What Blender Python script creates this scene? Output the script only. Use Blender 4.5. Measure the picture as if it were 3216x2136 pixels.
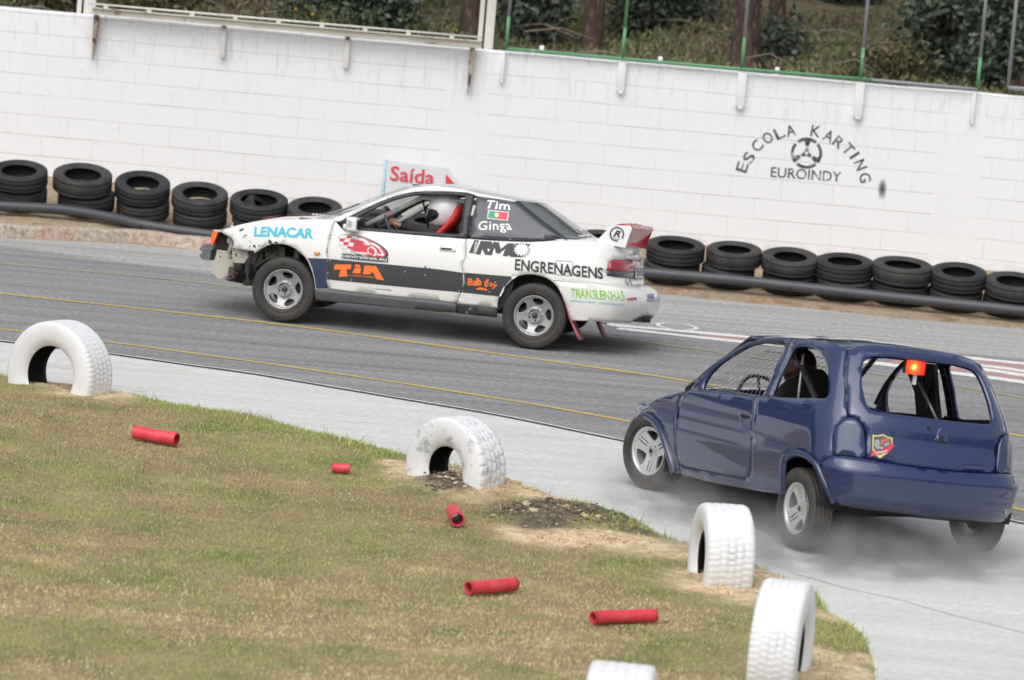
import bpy, bmesh, math, random
import numpy as np
from mathutils import Vector, Matrix
from mathutils.geometry import delaunay_2d_cdt

for o in list(bpy.data.objects): bpy.data.objects.remove(o)
scene = bpy.context.scene
COL = scene.collection
R = math.radians
random.seed(7); rng = np.random.default_rng(7)

# ------------------------------------------------------------------ camera
HORIZON, FPX, CAM_H, ROLL = 1268.0, 10500.0, 5.1, 4.8       # in units of a 2361 px wide frame
PITCH = math.atan(HORIZON / FPX)
cam_data = bpy.data.cameras.new('camera'); cam = bpy.data.objects.new('camera', cam_data); COL.objects.link(cam)
cam_data.sensor_width = 36; cam_data.lens = FPX / 2361 * 36; cam_data.clip_start = 1; cam_data.clip_end = 2000
CAMM = Matrix.Translation((0, 0, CAM_H)) @ Matrix.Rotation(math.pi/2 - PITCH, 4, 'X') @ Matrix.Rotation(R(ROLL), 4, 'Z')
cam.matrix_world = CAMM
cam_data.dof.use_dof = True; cam_data.dof.focus_distance = 36.5; cam_data.dof.aperture_fstop = 2.8
scene.camera = cam
scene.render.resolution_x, scene.render.resolution_y = 1024, 680

# ------------------------------------------------------------------ sky and sun (bright overcast)
SUN_EL, SUN_AZ = R(52), R(200)          # azimuth clockwise from +Y
world = bpy.data.worlds.new('World'); scene.world = world; world.use_nodes = True
nt = world.node_tree; nt.nodes.clear()
sky = nt.nodes.new('ShaderNodeTexSky'); sky.sky_type = 'NISHITA'; sky.sun_disc = False
sky.sun_elevation = SUN_EL; sky.sun_rotation = SUN_AZ; sky.dust_density = 4; sky.air_density = 1.5
hs = nt.nodes.new('ShaderNodeHueSaturation'); hs.inputs['Saturation'].default_value = 0.34
bg = nt.nodes.new('ShaderNodeBackground'); bg.inputs['Strength'].default_value = 0.15
wo = nt.nodes.new('ShaderNodeOutputWorld')
nt.links.new(sky.outputs[0], hs.inputs['Color']); nt.links.new(hs.outputs[0], bg.inputs[0]); nt.links.new(bg.outputs[0], wo.inputs[0])
sl = bpy.data.lights.new('sun', 'SUN'); sl.energy = 1.5; sl.angle = R(75); sl.color = (1, .99, .98)
sun = bpy.data.objects.new('sun', sl); COL.objects.link(sun)
sd = Vector((math.sin(SUN_AZ)*math.cos(SUN_EL), math.cos(SUN_AZ)*math.cos(SUN_EL), math.sin(SUN_EL)))
sun.rotation_euler = sd.to_track_quat('Z', 'Y').to_euler()
scene.view_settings.view_transform = 'Standard'; scene.view_settings.look = 'None'
scene.view_settings.gamma = 1; scene.view_settings.use_curve_mapping = False
scene.view_settings.exposure = -0.09
scene.render.engine = 'CYCLES'
scene.cycles.volume_step_rate = 2.0

# ------------------------------------------------------------------ survey helpers: a sight line meets the real surface
_M = np.array(CAMM)
CR, CU, CF, CO = _M[:3,0], _M[:3,1], -_M[:3,2], np.array([0, 0, CAM_H])
K = 3216/2361.0
def sight(sx, sy):
    return CF*FPX + CR*(sx/K - 1180.5) - CU*(sy/K - 784)
def project(P):
    v = np.asarray(P, float) - CO; d = v @ CF
    return np.stack([K*(1180.5 + FPX*(v@CR)/d), K*(784 - FPX*(v@CU)/d)], -1)
def ground(sx, sy, z=0.0):
    r = sight(sx, sy); P = CO + r*(z - CAM_H)/r[2]
    return Vector((P[0], P[1], z))
WALL_Y, WALL_M = 50.0, -0.045
def on_wall(sx, sy, out=0.0):           # (X, z) on the front face of the wall, 'out' metres before it
    r = sight(sx, sy); t = (WALL_Y - out)/(r[1] - WALL_M*r[0]); P = CO + r*t
    return Vector(P)

# ------------------------------------------------------------------ materials
def nodemat(name):
    m = bpy.data.materials.new(name); m.use_nodes = True
    return m, m.node_tree, m.node_tree.nodes['Principled BSDF']
def N(t, kind, **kw):
    n = t.nodes.new(kind)
    for k, v in kw.items():
        if k in n.inputs: n.inputs[k].default_value = v
        else: setattr(n, k, v)
    return n
def ramp(t, src, stops, interp='LINEAR'):
    n = t.nodes.new('ShaderNodeValToRGB'); n.color_ramp.interpolation = interp
    e = n.color_ramp.elements
    while len(e) < len(stops): e.new(.5)
    for i, (p, c) in enumerate(stops):
        e[i].position = p; e[i].color = (c if len(c) == 4 else (*c, 1))
    t.links.new(src, n.inputs[0]); return n.outputs[0]
def g3(v): return (v, v, v)
def coords(t, scale=(1,1,1), rot=(0,0,0), kind='Object'):
    tc = t.nodes.new('ShaderNodeTexCoord'); mp = t.nodes.new('ShaderNodeMapping')
    mp.inputs['Scale'].default_value = scale; mp.inputs['Rotation'].default_value = rot
    t.links.new(tc.outputs[kind], mp.inputs[0]); return mp.outputs[0]
def noise(t, vec, scale, detail=4, rough=.6):
    n = N(t, 'ShaderNodeTexNoise'); n.inputs['Scale'].default_value = scale
    n.inputs['Detail'].default_value = detail; n.inputs['Roughness'].default_value = rough
    t.links.new(vec, n.inputs['Vector']); return n.outputs['Fac']
def mix(t, fac, a, b, blend='MIX'):
    n = t.nodes.new('ShaderNodeMix'); n.data_type = 'RGBA'; n.blend_type = blend
    for s, v in ((n.inputs[0], fac), (n.inputs[6], a), (n.inputs[7], b)):
        if hasattr(v, 'links') or hasattr(v, 'is_output'): t.links.new(v, s)
        elif isinstance(v, (int, float)): s.default_value = v
        else: s.default_value = (*v, 1) if len(v) == 3 else v
    return n.outputs[2]
def bump(t, bs, h, strength=.3, dist=.01):
    b = N(t, 'ShaderNodeBump'); b.inputs['Strength'].default_value = strength; b.inputs['Distance'].default_value = dist
    t.links.new(h, b.inputs['Height']); t.links.new(b.outputs[0], bs.inputs['Normal'])
_cache = {}
def flat(name, col, rough=.5, metal=0, var=.12, scale=8, coat=0, spec=.5, bmp=0, bscale=60):
    if name in _cache: return _cache[name]
    m, t, b = nodemat(name); v = coords(t)
    n = noise(t, v, scale)
    c2 = tuple(c*(1-var) for c in col)
    t.links.new(ramp(t, n, [(.35, c2), (.65, col)]), b.inputs['Base Color'])
    b.inputs['Roughness'].default_value = rough; b.inputs['Metallic'].default_value = metal
    b.inputs['Coat Weight'].default_value = coat; b.inputs['Specular IOR Level'].default_value = spec
    if bmp: bump(t, b, noise(t, v, bscale), bmp, .004)
    _cache[name] = m; return m
def emit(name, col, s):
    m, t, b = nodemat(name); b.inputs['Base Color'].default_value = (*col, 1)
    b.inputs['Emission Color'].default_value = (*col, 1); b.inputs['Emission Strength'].default_value = s; return m
def glass(name, tint, alpha, rough=.05):
    m, t, b = nodemat(name); b.inputs['Base Color'].default_value = (*tint, 1)
    b.inputs['Roughness'].default_value = rough; b.inputs['Alpha'].default_value = alpha
    b.inputs['Coat Weight'].default_value = .6
    return m

# ------------------------------------------------------------------ object helpers
def tag(o, label=None, cat=None, group=None, kind=None):
    for k, v in (('label', label), ('category', cat), ('group', group), ('kind', kind)):
        if v: o[k] = v
    return o
def empty(name, M=Matrix(), **kw):
    o = bpy.data.objects.new(name, None); COL.objects.link(o); o.matrix_world = M; o.empty_display_size = .2
    return tag(o, **kw)
def mesh(name, V, F, mats=(), mi=None, parent=None, smooth=False, M=None):
    me = bpy.data.meshes.new(name); me.from_pydata([tuple(map(float, v)) for v in V], [], [tuple(int(i) for i in f) for f in F])
    for m in (mats if isinstance(mats, (list, tuple)) else [mats]): me.materials.append(m)
    if mi is not None: me.polygons.foreach_set('material_index', list(mi))
    if smooth: me.polygons.foreach_set('use_smooth', [True]*len(me.polygons))
    me.update()
    o = bpy.data.objects.new(name, me); COL.objects.link(o)
    if parent is not None: o.parent = parent
    if M is not None: o.matrix_basis = M
    return o
class MB:                                   # collects shapes, becomes ONE mesh object
    def __init__(s): s.V, s.F, s.I, s.S, s.m = [], [], [], [], []
    def mi(s, m):
        if m not in s.m: s.m.append(m)
        return s.m.index(m)
    def add(s, V, F, m, smooth=False):
        k = len(s.V); s.V += [tuple(map(float, v)) for v in V]; i = s.mi(m)
        for f in F: s.F.append(tuple(int(q)+k for q in f)); s.I.append(i); s.S.append(smooth)
        return s
    def box(s, c, d, m, M=None, bev=0):
        x, y, z = [q/2 for q in d]
        bm = bmesh.new(); bmesh.ops.create_cube(bm, size=1)
        for v in bm.verts: v.co = Vector((v.co.x*d[0], v.co.y*d[1], v.co.z*d[2]))
        if bev: bmesh.ops.bevel(bm, geom=bm.edges[:]+bm.verts[:], offset=bev, segments=2, affect='EDGES', profile=.6)
        bm.verts.index_update(); T = Matrix.Translation(c) @ (M or Matrix())
        s.add([T @ v.co for v in bm.verts], [[v.index for v in f.verts] for f in bm.faces], m, bool(bev)); bm.free(); return s
    def tube(s, pts, r, m, seg=10, cap=True, closed=False):
        P = [Vector(p) for p in pts]; n = len(P); V, F = [], []
        rr = r if isinstance(r, (list, tuple)) else [r]*n
        up = None
        for i in range(n):
            if closed: t = (P[(i+1) % n] - P[i-1]).normalized()
            else: t = (P[min(i+1, n-1)] - P[max(i-1, 0)]).normalized()
            if up is None:
                up = Vector((0,0,1)) if abs(t.z) < .9 else Vector((1,0,0))
            a = t.cross(up).normalized(); b = a.cross(t).normalized(); up = b
            for k in range(seg):
                q = 2*math.pi*k/seg; V.append(P[i] + (a*math.cos(q) + b*math.sin(q))*rr[i])
        L = n if closed else n-1
        for i in range(L):
            for k in range(seg):
                j = (i+1) % n
                F.append((i*seg+k, i*seg+(k+1) % seg, j*seg+(k+1) % seg, j*seg+k))
        if cap and not closed: F.append(list(range(seg))[::-1]); F.append([(n-1)*seg+k for k in range(seg)])
        return s.add(V, F, m, True)
    def lathe(s, prof, m, seg=48, axis='y', M=None, mats=None):     # prof: (radius, along axis)
        V, F = [], []; n = len(prof)
        for k in range(seg):
            a = 2*math.pi*k/seg
            for r, h in prof:
                p = {'y': (r*math.cos(a), h, r*math.sin(a)), 'z': (r*math.cos(a), r*math.sin(a), h), 'x': (h, r*math.cos(a), r*math.sin(a))}[axis]
                V.append(M @ Vector(p) if M else Vector(p))
        if axis == 'y': F = [(k*n+i, k*n+i+1, ((k+1) % seg)*n+i+1, ((k+1) % seg)*n+i) for k in range(seg) for i in range(n-1)]
        else: F = [(k*n+i, ((k+1) % seg)*n+i, ((k+1) % seg)*n+i+1, k*n+i+1) for k in range(seg) for i in range(n-1)]
        return s.add(V, F, m, True)
    def build(s, name, parent=None, M=None):
        o = mesh(name, s.V, s.F, s.m, s.I, parent, M=M)
        o.data.polygons.foreach_set('use_smooth', s.S)
        return o
def smooth_by_angle(o, deg=35):
    bm = bmesh.new(); bm.from_mesh(o.data); lim = R(deg)
    for e in bm.edges:
        e.smooth = not (len(e.link_faces) == 2 and e.calc_face_angle(0) > lim)
    for f in bm.faces: f.smooth = True
    bm.to_mesh(o.data); bm.free(); return o
def fix_normals(o):
    bm = bmesh.new(); bm.from_mesh(o.data); bmesh.ops.recalc_face_normals(bm, faces=bm.faces[:]); bm.to_mesh(o.data); bm.free(); return o

def inside(pt, poly):
    x, y = pt; c = False; n = len(poly)
    for i in range(n):
        x1, y1 = poly[i]; x2, y2 = poly[i-1]
        if (y1 > y) != (y2 > y) and x < (x2-x1)*(y-y1)/(y2-y1) + x1: c = not c
    return c
def densify(poly, step, closed=True):
    out = []; n = len(poly)
    for i in range(n if closed else n-1):
        a = poly[i]; b = poly[(i+1) % n]; L = math.hypot(b[0]-a[0], b[1]-a[1]); k = max(1, int(math.ceil(L/step)))
        for j in range(k): out.append((a[0]+(b[0]-a[0])*j/k, a[1]+(b[1]-a[1])*j/k))
    if not closed: out.append(tuple(poly[-1]))
    return out
def fill(outline, holes=(), step=.05):      # triangulate an outline with holes and inner grid points
    loops = [densify(l, step) for l in [outline, *holes]]
    V, E = [], []
    for l in loops:
        k = len(V); V += l; E += [(k+i, k+(i+1) % len(l)) for i in range(len(l))]
    B = np.array(V); xs = [p[0] for p in outline]; ys = [p[1] for p in outline]
    gx = np.arange(min(xs)+step/2, max(xs), step); gy = np.arange(min(ys)+step/2, max(ys), step)
    for x in gx:
        for y in gy:
            if inside((x, y), loops[0]) and not any(inside((x, y), h) for h in loops[1:]):
                if np.min((B[:,0]-x)**2 + (B[:,1]-y)**2) > (step*.45)**2: V.append((x, y))
    r = delaunay_2d_cdt([Vector(v) for v in V], E, [], 0, 1e-6)
    P = [(v.x, v.y) for v in r[0]]; T = []
    for f in r[2]:
        c = (sum(P[i][0] for i in f)/3, sum(P[i][1] for i in f)/3)
        if inside(c, loops[0]) and not any(inside(c, h) for h in loops[1:]):
            a, b, d = [P[i] for i in f]
            if abs((b[0]-a[0])*(d[1]-a[1])-(b[1]-a[1])*(d[0]-a[0])) > 1e-10: T.append(tuple(f))
    return P, T
def spline(pts, k=6, closed=False):         # Catmull-Rom through points
    P = [np.array(p, float) for p in pts]; n = len(P); out = []
    rngI = range(n if closed else n-1)
    for i in rngI:
        if closed: a, b, c, d = P[i-1], P[i], P[(i+1) % n], P[(i+2) % n]
        else: a, b, c, d = P[max(i-1,0)], P[i], P[i+1], P[min(i+2,n-1)]
        for j in range(k):
            t = j/k; out.append(.5*((2*b)+(-a+c)*t+(2*a-5*b+4*c-d)*t*t+(-a+3*b-3*c+d)*t**3))
    if not closed: out.append(P[-1])
    return [tuple(p) for p in out]
def text_mesh(s, bold=0.0, shear=0.0, spacing=1.0):
    cu = bpy.data.curves.new('txt', 'FONT'); cu.body = s; cu.size = 1; cu.offset = bold; cu.shear = shear; cu.space_character = spacing
    cu.resolution_u = 3
    ob = bpy.data.objects.new('txt', cu); COL.objects.link(ob)
    dg = bpy.context.evaluated_depsgraph_get(); me = bpy.data.meshes.new_from_object(ob.evaluated_get(dg))
    V = np.array([v.co[:2] for v in me.vertices]); F = [tuple(p.vertices) for p in me.polygons]
    bpy.data.objects.remove(ob); bpy.data.curves.remove(cu); bpy.data.meshes.remove(me)
    mn, mx = V.min(0), V.max(0)
    return (V-mn)/(mx-mn), F, (mx-mn)
# ================================================================== THE SETTING
def xy(pts): return [tuple(ground(*p)[:2]) for p in pts]
# far edge of the asphalt, near edge of the asphalt, edge of the infield (all surveyed on the ground)
EDGE_FAR = xy([(0,748),(409,764),(640,789),(2065,921),(2272,944),(2567,972),(2808,998),(3216,1033)])
EDGE_NEAR = xy([(-60,1070),(0,1076),(356,1118),(574,1149),(800,1180),(1213,1250),(1580,1312),(1964,1391),(2700,1540),(3216,1650),(3500,1712)])
INFIELD = xy([(-60,1172),(0,1182),(200,1215),(375,1245),(459,1252),(535,1271),(650,1290),(800,1310),(950,1352),(1100,1386),(1270,1431),(1430,1470),(1592,1515),(1721,1561),(1834,1589),
    (2004,1640),(2089,1690),(2151,1712),(2260,1745),(2371,1778),(2448,1809),(2489,1830),(2566,1866),(2605,1925),(2665,1955),(2725,2010),(2745,2066),(2757,2136),(2760,2250)])
FX, FY = [p[0] for p in EDGE_FAR], [p[1] for p in EDGE_FAR]
def far_edge(X): return np.interp(X, FX, FY, left=FY[0]+.2, right=FY[-1])
def wall_y(X): return WALL_Y + WALL_M*X
def terrain(X, Y):
    X = np.asarray(X, float); Y = np.asarray(Y, float)
    e = far_edge(X); w = wall_y(X)
    left = np.clip((-2.0 - X)/2.5, 0, 1)*.12
    t = np.clip((Y-e)/(w-e), 0, 1)
    bank = t*.30 + left*np.clip((Y-e)/.25, 0, 1)
    hill = 1.45 + .045*(Y-w) + .10*np.sin(X*.9+Y*.5) + .06*np.sin(X*2.3-Y*1.1)
    z = np.where(Y < w+.1, bank, hill)
    return np.where(Y < e, -.012, z)
def height(X, Y): return float(terrain(X, Y))

def mat_ground():
    m, t, b = nodemat('earth'); v = coords(t)
    a = ramp(t, noise(t, v, 2.2, 6), [(.3,(.10,.075,.04)),(.5,(.17,.135,.07)),(.62,(.115,.125,.05)),(.75,(.24,.17,.10))])
    c = ramp(t, noise(t, v, 35, 3), [(.35, g3(.55)), (.7, g3(1.25))])
    t.links.new(mix(t, 1, a, c, 'MULTIPLY'), b.inputs['Base Color']); b.inputs['Roughness'].default_value = .95
    bump(t, b, noise(t, v, 18, 5), .8, .05); return m
def mat_verge():
    m, t, b = nodemat('verge_dirt'); v = coords(t)
    a = ramp(t, noise(t, v, 3.5, 6), [(.3,(.30,.23,.15)),(.5,(.42,.33,.22)),(.6,(.35,.20,.12)),(.72,(.22,.20,.10))])
    c = ramp(t, noise(t, v, 45, 3), [(.35, g3(.6)), (.7, g3(1.2))])
    t.links.new(mix(t, 1, a, c, 'MULTIPLY'), b.inputs['Base Color']); b.inputs['Roughness'].default_value = .95
    bump(t, b, noise(t, v, 30, 5), .7, .02); return m
def mat_asphalt():
    m, t, b = nodemat('asphalt'); v = coords(t); vs = coords(t, (.22, 1.6, 1), (0, 0, R(-2)))
    big = ramp(t, noise(t, vs, 1.4, 5), [(.3, (.215,.215,.221)), (.7, (.298,.298,.30))])
    fine = ramp(t, noise(t, coords(t, (.4,1,1)), 42, 5, .85), [(.41, g3(.62)), (.5, g3(1.0)), (.59, g3(1.42))])
    sep = N(t, 'ShaderNodeSeparateXYZ'); t.links.new(v, sep.inputs[0])
    # paler old surface beyond the racing line
    ad = N(t, 'ShaderNodeMath', operation='MULTIPLY_ADD'); t.links.new(sep.outputs[0], ad.inputs[0]); ad.inputs[1].default_value = .06; t.links.new(sep.outputs[1], ad.inputs[2])
    mn_ = N(t, 'ShaderNodeMath', operation='MINIMUM'); t.links.new(sep.outputs[0], mn_.inputs[0]); mn_.inputs[1].default_value = 0
    a2_ = N(t, 'ShaderNodeMath', operation='MULTIPLY_ADD'); t.links.new(mn_.outputs[0], a2_.inputs[0]); a2_.inputs[1].default_value = .35; t.links.new(ad.outputs[0], a2_.inputs[2]); ad = a2_
    far = N(t, 'ShaderNodeMapRange'); t.links.new(ad.outputs[0], far.inputs[0]); far.inputs[1].default_value = 44.3; far.inputs[2].default_value = 44.6
    pale = ramp(t, noise(t, vs, 1.1, 4), [(.3, (.36,.35,.335)), (.7, (.45,.44,.425))])
    base = mix(t, far.outputs[0], big, pale)
    # rubber streaks laid down along the line
    st = ramp(t, noise(t, coords(t, (.05, 2.2, 1), (0, 0, R(-3))), 2.0, 4), [(.45, g3(1)), (.7, g3(.72))])
    base = mix(t, 1, base, st, 'MULTIPLY')
    t.links.new(mix(t, 1, base, fine, 'MULTIPLY'), b.inputs['Base Color']); b.inputs['Roughness'].default_value = .85
    bump(t, b, noise(t, v, 110, 3), .5, .006); return m
def mat_concrete():
    m, t, b = nodemat('concrete'); v = coords(t); vs = coords(t, (.3, 1.5, 1), (0, 0, R(-12)))
    a = ramp(t, noise(t, vs, 2.0, 6), [(.3, (.55,.548,.53)), (.7, (.69,.687,.675))])
    c = ramp(t, noise(t, coords(t, (.5, 1, 1)), 35, 5, .8), [(.40, g3(.84)), (.60, g3(1.08))])
    d = ramp(t, noise(t, coords(t, (.6,1.4,1), (0,0,R(20))), 3.5, 2), [(.66, (1,1,1)), (.74, (.86,.76,.62))])
    a = mix(t, 1, mix(t, 1, a, c, 'MULTIPLY'), d, 'MULTIPLY')
    t.links.new(a, b.inputs['Base Color']); b.inputs['Roughness'].default_value = .8
    bump(t, b, noise(t, v, 80, 3), .3, .003); return m
def sheet(name, poly, z, m, step=None):
    V = [(x, y, z) for x, y in poly]
    bm = bmesh.new(); f = bm.faces.new([bm.verts.new(v) for v in V]); f.normal_update()
    if f.normal.z < 0: f.normal_flip()
    bmesh.ops.triangulate(bm, faces=bm.faces[:])
    me = bpy.data.meshes.new(name); bm.to_mesh(me); bm.free(); me.materials.append(m)
    o = bpy.data.objects.new(name, me); COL.objects.link(o); return tag(o, kind='structure')

# ground: one sheet out to the horizon, with the bank below the wall and the wooded slope behind it
gx = np.concatenate([[-600,-200,-80,-40], np.arange(-22, 22.01, .35), [40, 80, 200, 600]])
gy = np.concatenate([[-300,-100,-20, 10, 20, 26], np.arange(28, 46, 2)])        # plain rows, then rows that run with the wall
wo_ = np.concatenate([np.arange(-3.4, .01, .1), [.09, .11, .3, .6], np.arange(1.2, 24, .7), [30, 50, 100, 250, 850]])
GX, GY = np.meshgrid(gx, np.concatenate([gy, wo_+50])); GX, GY = GX.copy(), GY.copy()
k_ = len(gy); GY[k_:] += (np.clip(gx, -30, 30)*WALL_M)[None,:]; gy = np.concatenate([gy, wo_+50])
GZ = terrain(np.clip(GX, -30, 30), np.minimum(GY, 120)); GZ[:k_] = -.02
nx = len(gx)
V = np.stack([GX, GY, GZ], -1).reshape(-1, 3)
F = [(j*nx+i, j*nx+i+1, (j+1)*nx+i+1, (j+1)*nx+i) for j in range(len(gy)-1) for i in range(nx-1)]
MGR = mat_ground(); MVG = mat_verge()
MI = [1 if 47 < gy[j] < 51.5 else 0 for j in range(len(gy)-1) for i in range(nx-1)]
tag(mesh('ground', V, F, [MGR, MVG], MI, smooth=True), kind='structure')

ext = lambda P, l, r: [(l, P[0][1] + (l-P[0][0])*(P[1][1]-P[0][1])/(P[1][0]-P[0][0]))] + P + [(r, P[-1][1])]
MASP, MCON = mat_asphalt(), mat_concrete()
ef = [(-60, EDGE_FAR[0][1]+.3)] + EDGE_FAR + [(60, EDGE_FAR[-1][1]-2)]
sheet('asphalt_track', [(-60, EDGE_NEAR[0][1]+1.5)] + EDGE_NEAR + [(60, EDGE_NEAR[-1][1]-3)] + ef[::-1], 0.0, MASP)
inf = [(-60, INFIELD[0][1]+1.5)] + INFIELD
sheet('concrete_apron', [(-60, INFIELD[0][1]+1.0)] + [(x-.10, y-.15) for x, y in INFIELD] + [(INFIELD[-1][0]-.1, 14), (60, 14), (60, EDGE_NEAR[-1][1]-3)] + [(x, y) for x, y in EDGE_NEAR[::-1]] + [(-60, EDGE_NEAR[0][1]+1.5)], 0.004, MCON)

# infield soil: gently lumpy earth, sunk at its rim into the concrete
def mat_soil():
    m, t, b = nodemat('infield_earth'); v = coords(t)
    a = ramp(t, noise(t, v, 1.6, 7, .65), [(.32,(.17,.19,.07)),(.46,(.30,.235,.13)),(.60,(.38,.29,.165)),(.72,(.50,.40,.24))])
    at = N(t, 'ShaderNodeAttribute', attribute_name='sand')
    sand = ramp(t, noise(t, v, 9, 6), [(.3,(.46,.32,.19)),(.5,(.78,.58,.36)),(.7,(.92,.77,.54))])
    a = mix(t, at.outputs['Fac'], a, sand)
    at2 = N(t, 'ShaderNodeAttribute', attribute_name='mud')
    mud = ramp(t, noise(t, v, 14, 6), [(.35,(.07,.055,.035)),(.6,(.20,.16,.11)),(.75,(.34,.27,.19))])
    a = mix(t, at2.outputs['Fac'], a, mud)
    c = ramp(t, noise(t, v, 60, 4), [(.3, g3(.65)), (.7, g3(1.25))])
    t.links.new(mix(t, 1, a, c, 'MULTIPLY'), b.inputs['Base Color']); b.inputs['Roughness'].default_value = .95
    bump(t, b, noise(t, v, 40, 6), .9, .03); return m
SAND = [((180,1215),.42,.07),((270,1245),.35,.05),((345,1262),.28,.04),((1370,1520),.42,.05),((1480,1545),.5,.05),((1600,1540),.38,.05),((1700,1585),.30,.03),((1300,1500),.30,.03),
        ((1640,1700),.28,.02),((1780,1712),.34,.03),((1900,1722),.34,.03),((2010,1728),.34,.03),((2120,1745),.30,.03),((2230,1850),.38,.01),((2390,1830),.34,.02),((2330,1870),.38,.01),((2440,1850),.28,.02),
        ((2600,1945),.16,.02),((2640,2125),.34,.01),((2500,2130),.34,.01),((2735,2080),.18,.01),((2560,2070),.2,.0),((1240,1478),.2,.03)]
MUD = [((1385,1545),.25,.06),((1440,1560),.18,.03),((1640,1632),.30,.045),((1740,1632),.34,.05),((1840,1625),.32,.04),((1930,1650),.25,.03),((1700,1665),.28,.02),((2010,1690),.2,.02)]
sandP = [(ground(*p), r, h) for p, r, h in SAND if r > 0]; mudP = [(ground(*p), r, h) for p, r, h in MUD]
IX, IY = np.array([p[0] for p in INFIELD]), np.array([p[1] for p in INFIELD])
def smoothn(X, Y):
    return (np.sin(X*3.1+1.3*Y)+np.sin(Y*4.3-X*1.7+1)+np.sin(X*7.7+2)*np.sin(Y*6.1)+.6*np.sin(X*13+Y*11))/3.2
def infield_z(X, Y, full=False):
    X = np.asarray(X, float); Y = np.asarray(Y, float)
    # distance to the rim
    d = np.full(X.shape, 9.0)
    for a, b in zip(INFIELD[:-1], INFIELD[1:]):
        ax, ay = a; bx, by = b; L2 = (bx-ax)**2+(by-ay)**2
        t = np.clip(((X-ax)*(bx-ax)+(Y-ay)*(by-ay))/L2, 0, 1)
        d = np.minimum(d, np.hypot(X-ax-t*(bx-ax), Y-ay-t*(by-ay)))
    z = .02 + .02*np.clip(d/.5, 0, 1) + .008*smoothn(X, Y)
    s = np.zeros(X.shape); mu = np.zeros(X.shape)
    for P, r, h in sandP:
        g = np.exp(-(((X-P.x)/r)**2 + ((Y-P.y)/(r*1.7))**2)*1.6); z = z + g*h*(.55+.45*smoothn(X*2.3, Y*2.1)); s = np.maximum(s, g)
    for P, r, h in mudP:
        g = np.exp(-(((X-P.x)/r)**2 + ((Y-P.y)/(r*1.6))**2)*1.6); z = z + g*h*(.5+.9*np.abs(smoothn(X*5, Y*4))); mu = np.maximum(mu, g)
    z = np.where(d < .12, z*(d/.12)**.5, z)
    return (z, s, mu, d) if full else z
ip = inf + [(INFIELD[-1][0]+.1, 14), (-60, 14)]
vis = [(max(x, -8), y) for x, y in INFIELD if True] + [(INFIELD[-1][0]+.1, 22), (-8, 22)]
P, T = fill([(-8.0, INFIELD[0][1]+.2)] + [q for q in INFIELD if q[0] > -8] + [(INFIELD[-1][0], 23.0), (-8.0, 23.0)], (), .08)
A = np.array(P); z, s, mu, d = infield_z(A[:,0], A[:,1], True)
P2 = [(x, y, h) for (x, y), h in zip(P, z)]
MSOIL = mat_soil()
so = mesh('infield_ground', P2, T, MSOIL, smooth=True)
if so.data.polygons[0].normal.z < 0: so.data.flip_normals()
for nm, arr in (('sand', s*1.7-.25), ('mud', mu*2.0-.35)):
    at = so.data.attributes.new(nm, 'FLOAT', 'POINT')
    arr = arr + .5*smoothn(A[:,0]*3, A[:,1]*2.5)*(arr > 0) 
    at.data.foreach_set('value', np.clip(arr, 0, 1))
tag(so, kind='structure')
sheet('infield_surround', [(-60, INFIELD[0][1]+1.0), (-8.0, INFIELD[0][1]+.2), (-8, 23), (INFIELD[-1][0], 23), (INFIELD[-1][0]-.2, 14), (-60, 14)], .01, MSOIL)

# painted lines on the asphalt
def mat_paint(name, col, wear=.5, asp=(.24,.24,.245)):
    m, t, b = nodemat(name); v = coords(t)
    n = noise(t, v, 26, 5, .75); f = ramp(t, n, [(wear-.06, g3(0)), (wear+.08, g3(1))])
    c = mix(t, f, asp, col); t.links.new(c, b.inputs['Base Color']); b.inputs['Roughness'].default_value = .8; return m
MYEL = mat_paint('worn_yellow_paint', (.60,.42,.09), .43); MYEL2 = mat_paint('faded_yellow_paint', (.50,.38,.13), .5)
MWHT = mat_paint('worn_white_paint', (.78,.78,.77), .40); MRED = mat_paint('faded_red_paint', (.45,.25,.24), .42)
def stripe(pts, w, m, mb, z=.004):
    P = [Vector((p[0], p[1])) for p in spline([tuple(q) for q in pts], 5)]
    V, F = [], []
    for i, p in enumerate(P):
        t = (P[min(i+1, len(P)-1)] - P[max(i-1, 0)]).normalized(); n = Vector((-t.y, t.x))
        ww = w/2*(1+.12*math.sin(i*1.7))
        V += [(*(p+n*ww), z), (*(p-n*ww), z)]
        if i: F.append((2*i-2, 2*i-1, 2*i+1, 2*i))
    mb.add(V, F, m)
def markings(name, lst, z=.004):
    mb = MB()
    for pts, w, m in lst: stripe(pts, w, m, mb, z)
    o = mb.build(name); 
    for p in o.data.polygons: pass
    return tag(o, kind='structure')
def exl(P):                                # run a line straight on past both ends
    l = [(P[0][0]-k, P[0][1]+k*.07) for k in (20,15,10,6,3,1)]; g = (P[-1][1]-P[-2][1])/(P[-1][0]-P[-2][0])
    return l + P + [(P[-1][0]+k, P[-1][1]+k*g) for k in (.5,1.5,4,8,12,16)]
markings('yellow_line', [(exl(xy([(0,828),(783,906),(1976,1069),(2435,1131),(2948,1204),(3216,1251)])), .085, MYEL2)])
markings('yellow_line', [(exl(xy([(0,922),(783,1008),(1158,1056),(1900,1159),(2168,1199),(2700,1288),(3190,1367),(3400,1405)])), .10, MYEL)])
markings('yellow_line', [(exl(xy([(0,1034),(333,1074),(800,1137),(1400,1226),(1963,1322),(2600,1458),(3190,1597),(3400,1650)])), .085, MYEL)])
markings('white_line', [(xy([(1900,1018),(1930,1022),(2359,1060),(3003,1121),(3216,1143),(3500,1172)]), .20, MWHT)])
markings('white_line', [(xy([(1940,1032),(2345,1076),(3050,1145),(3216,1166),(3500,1198)]), .20, MWHT)])
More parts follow.
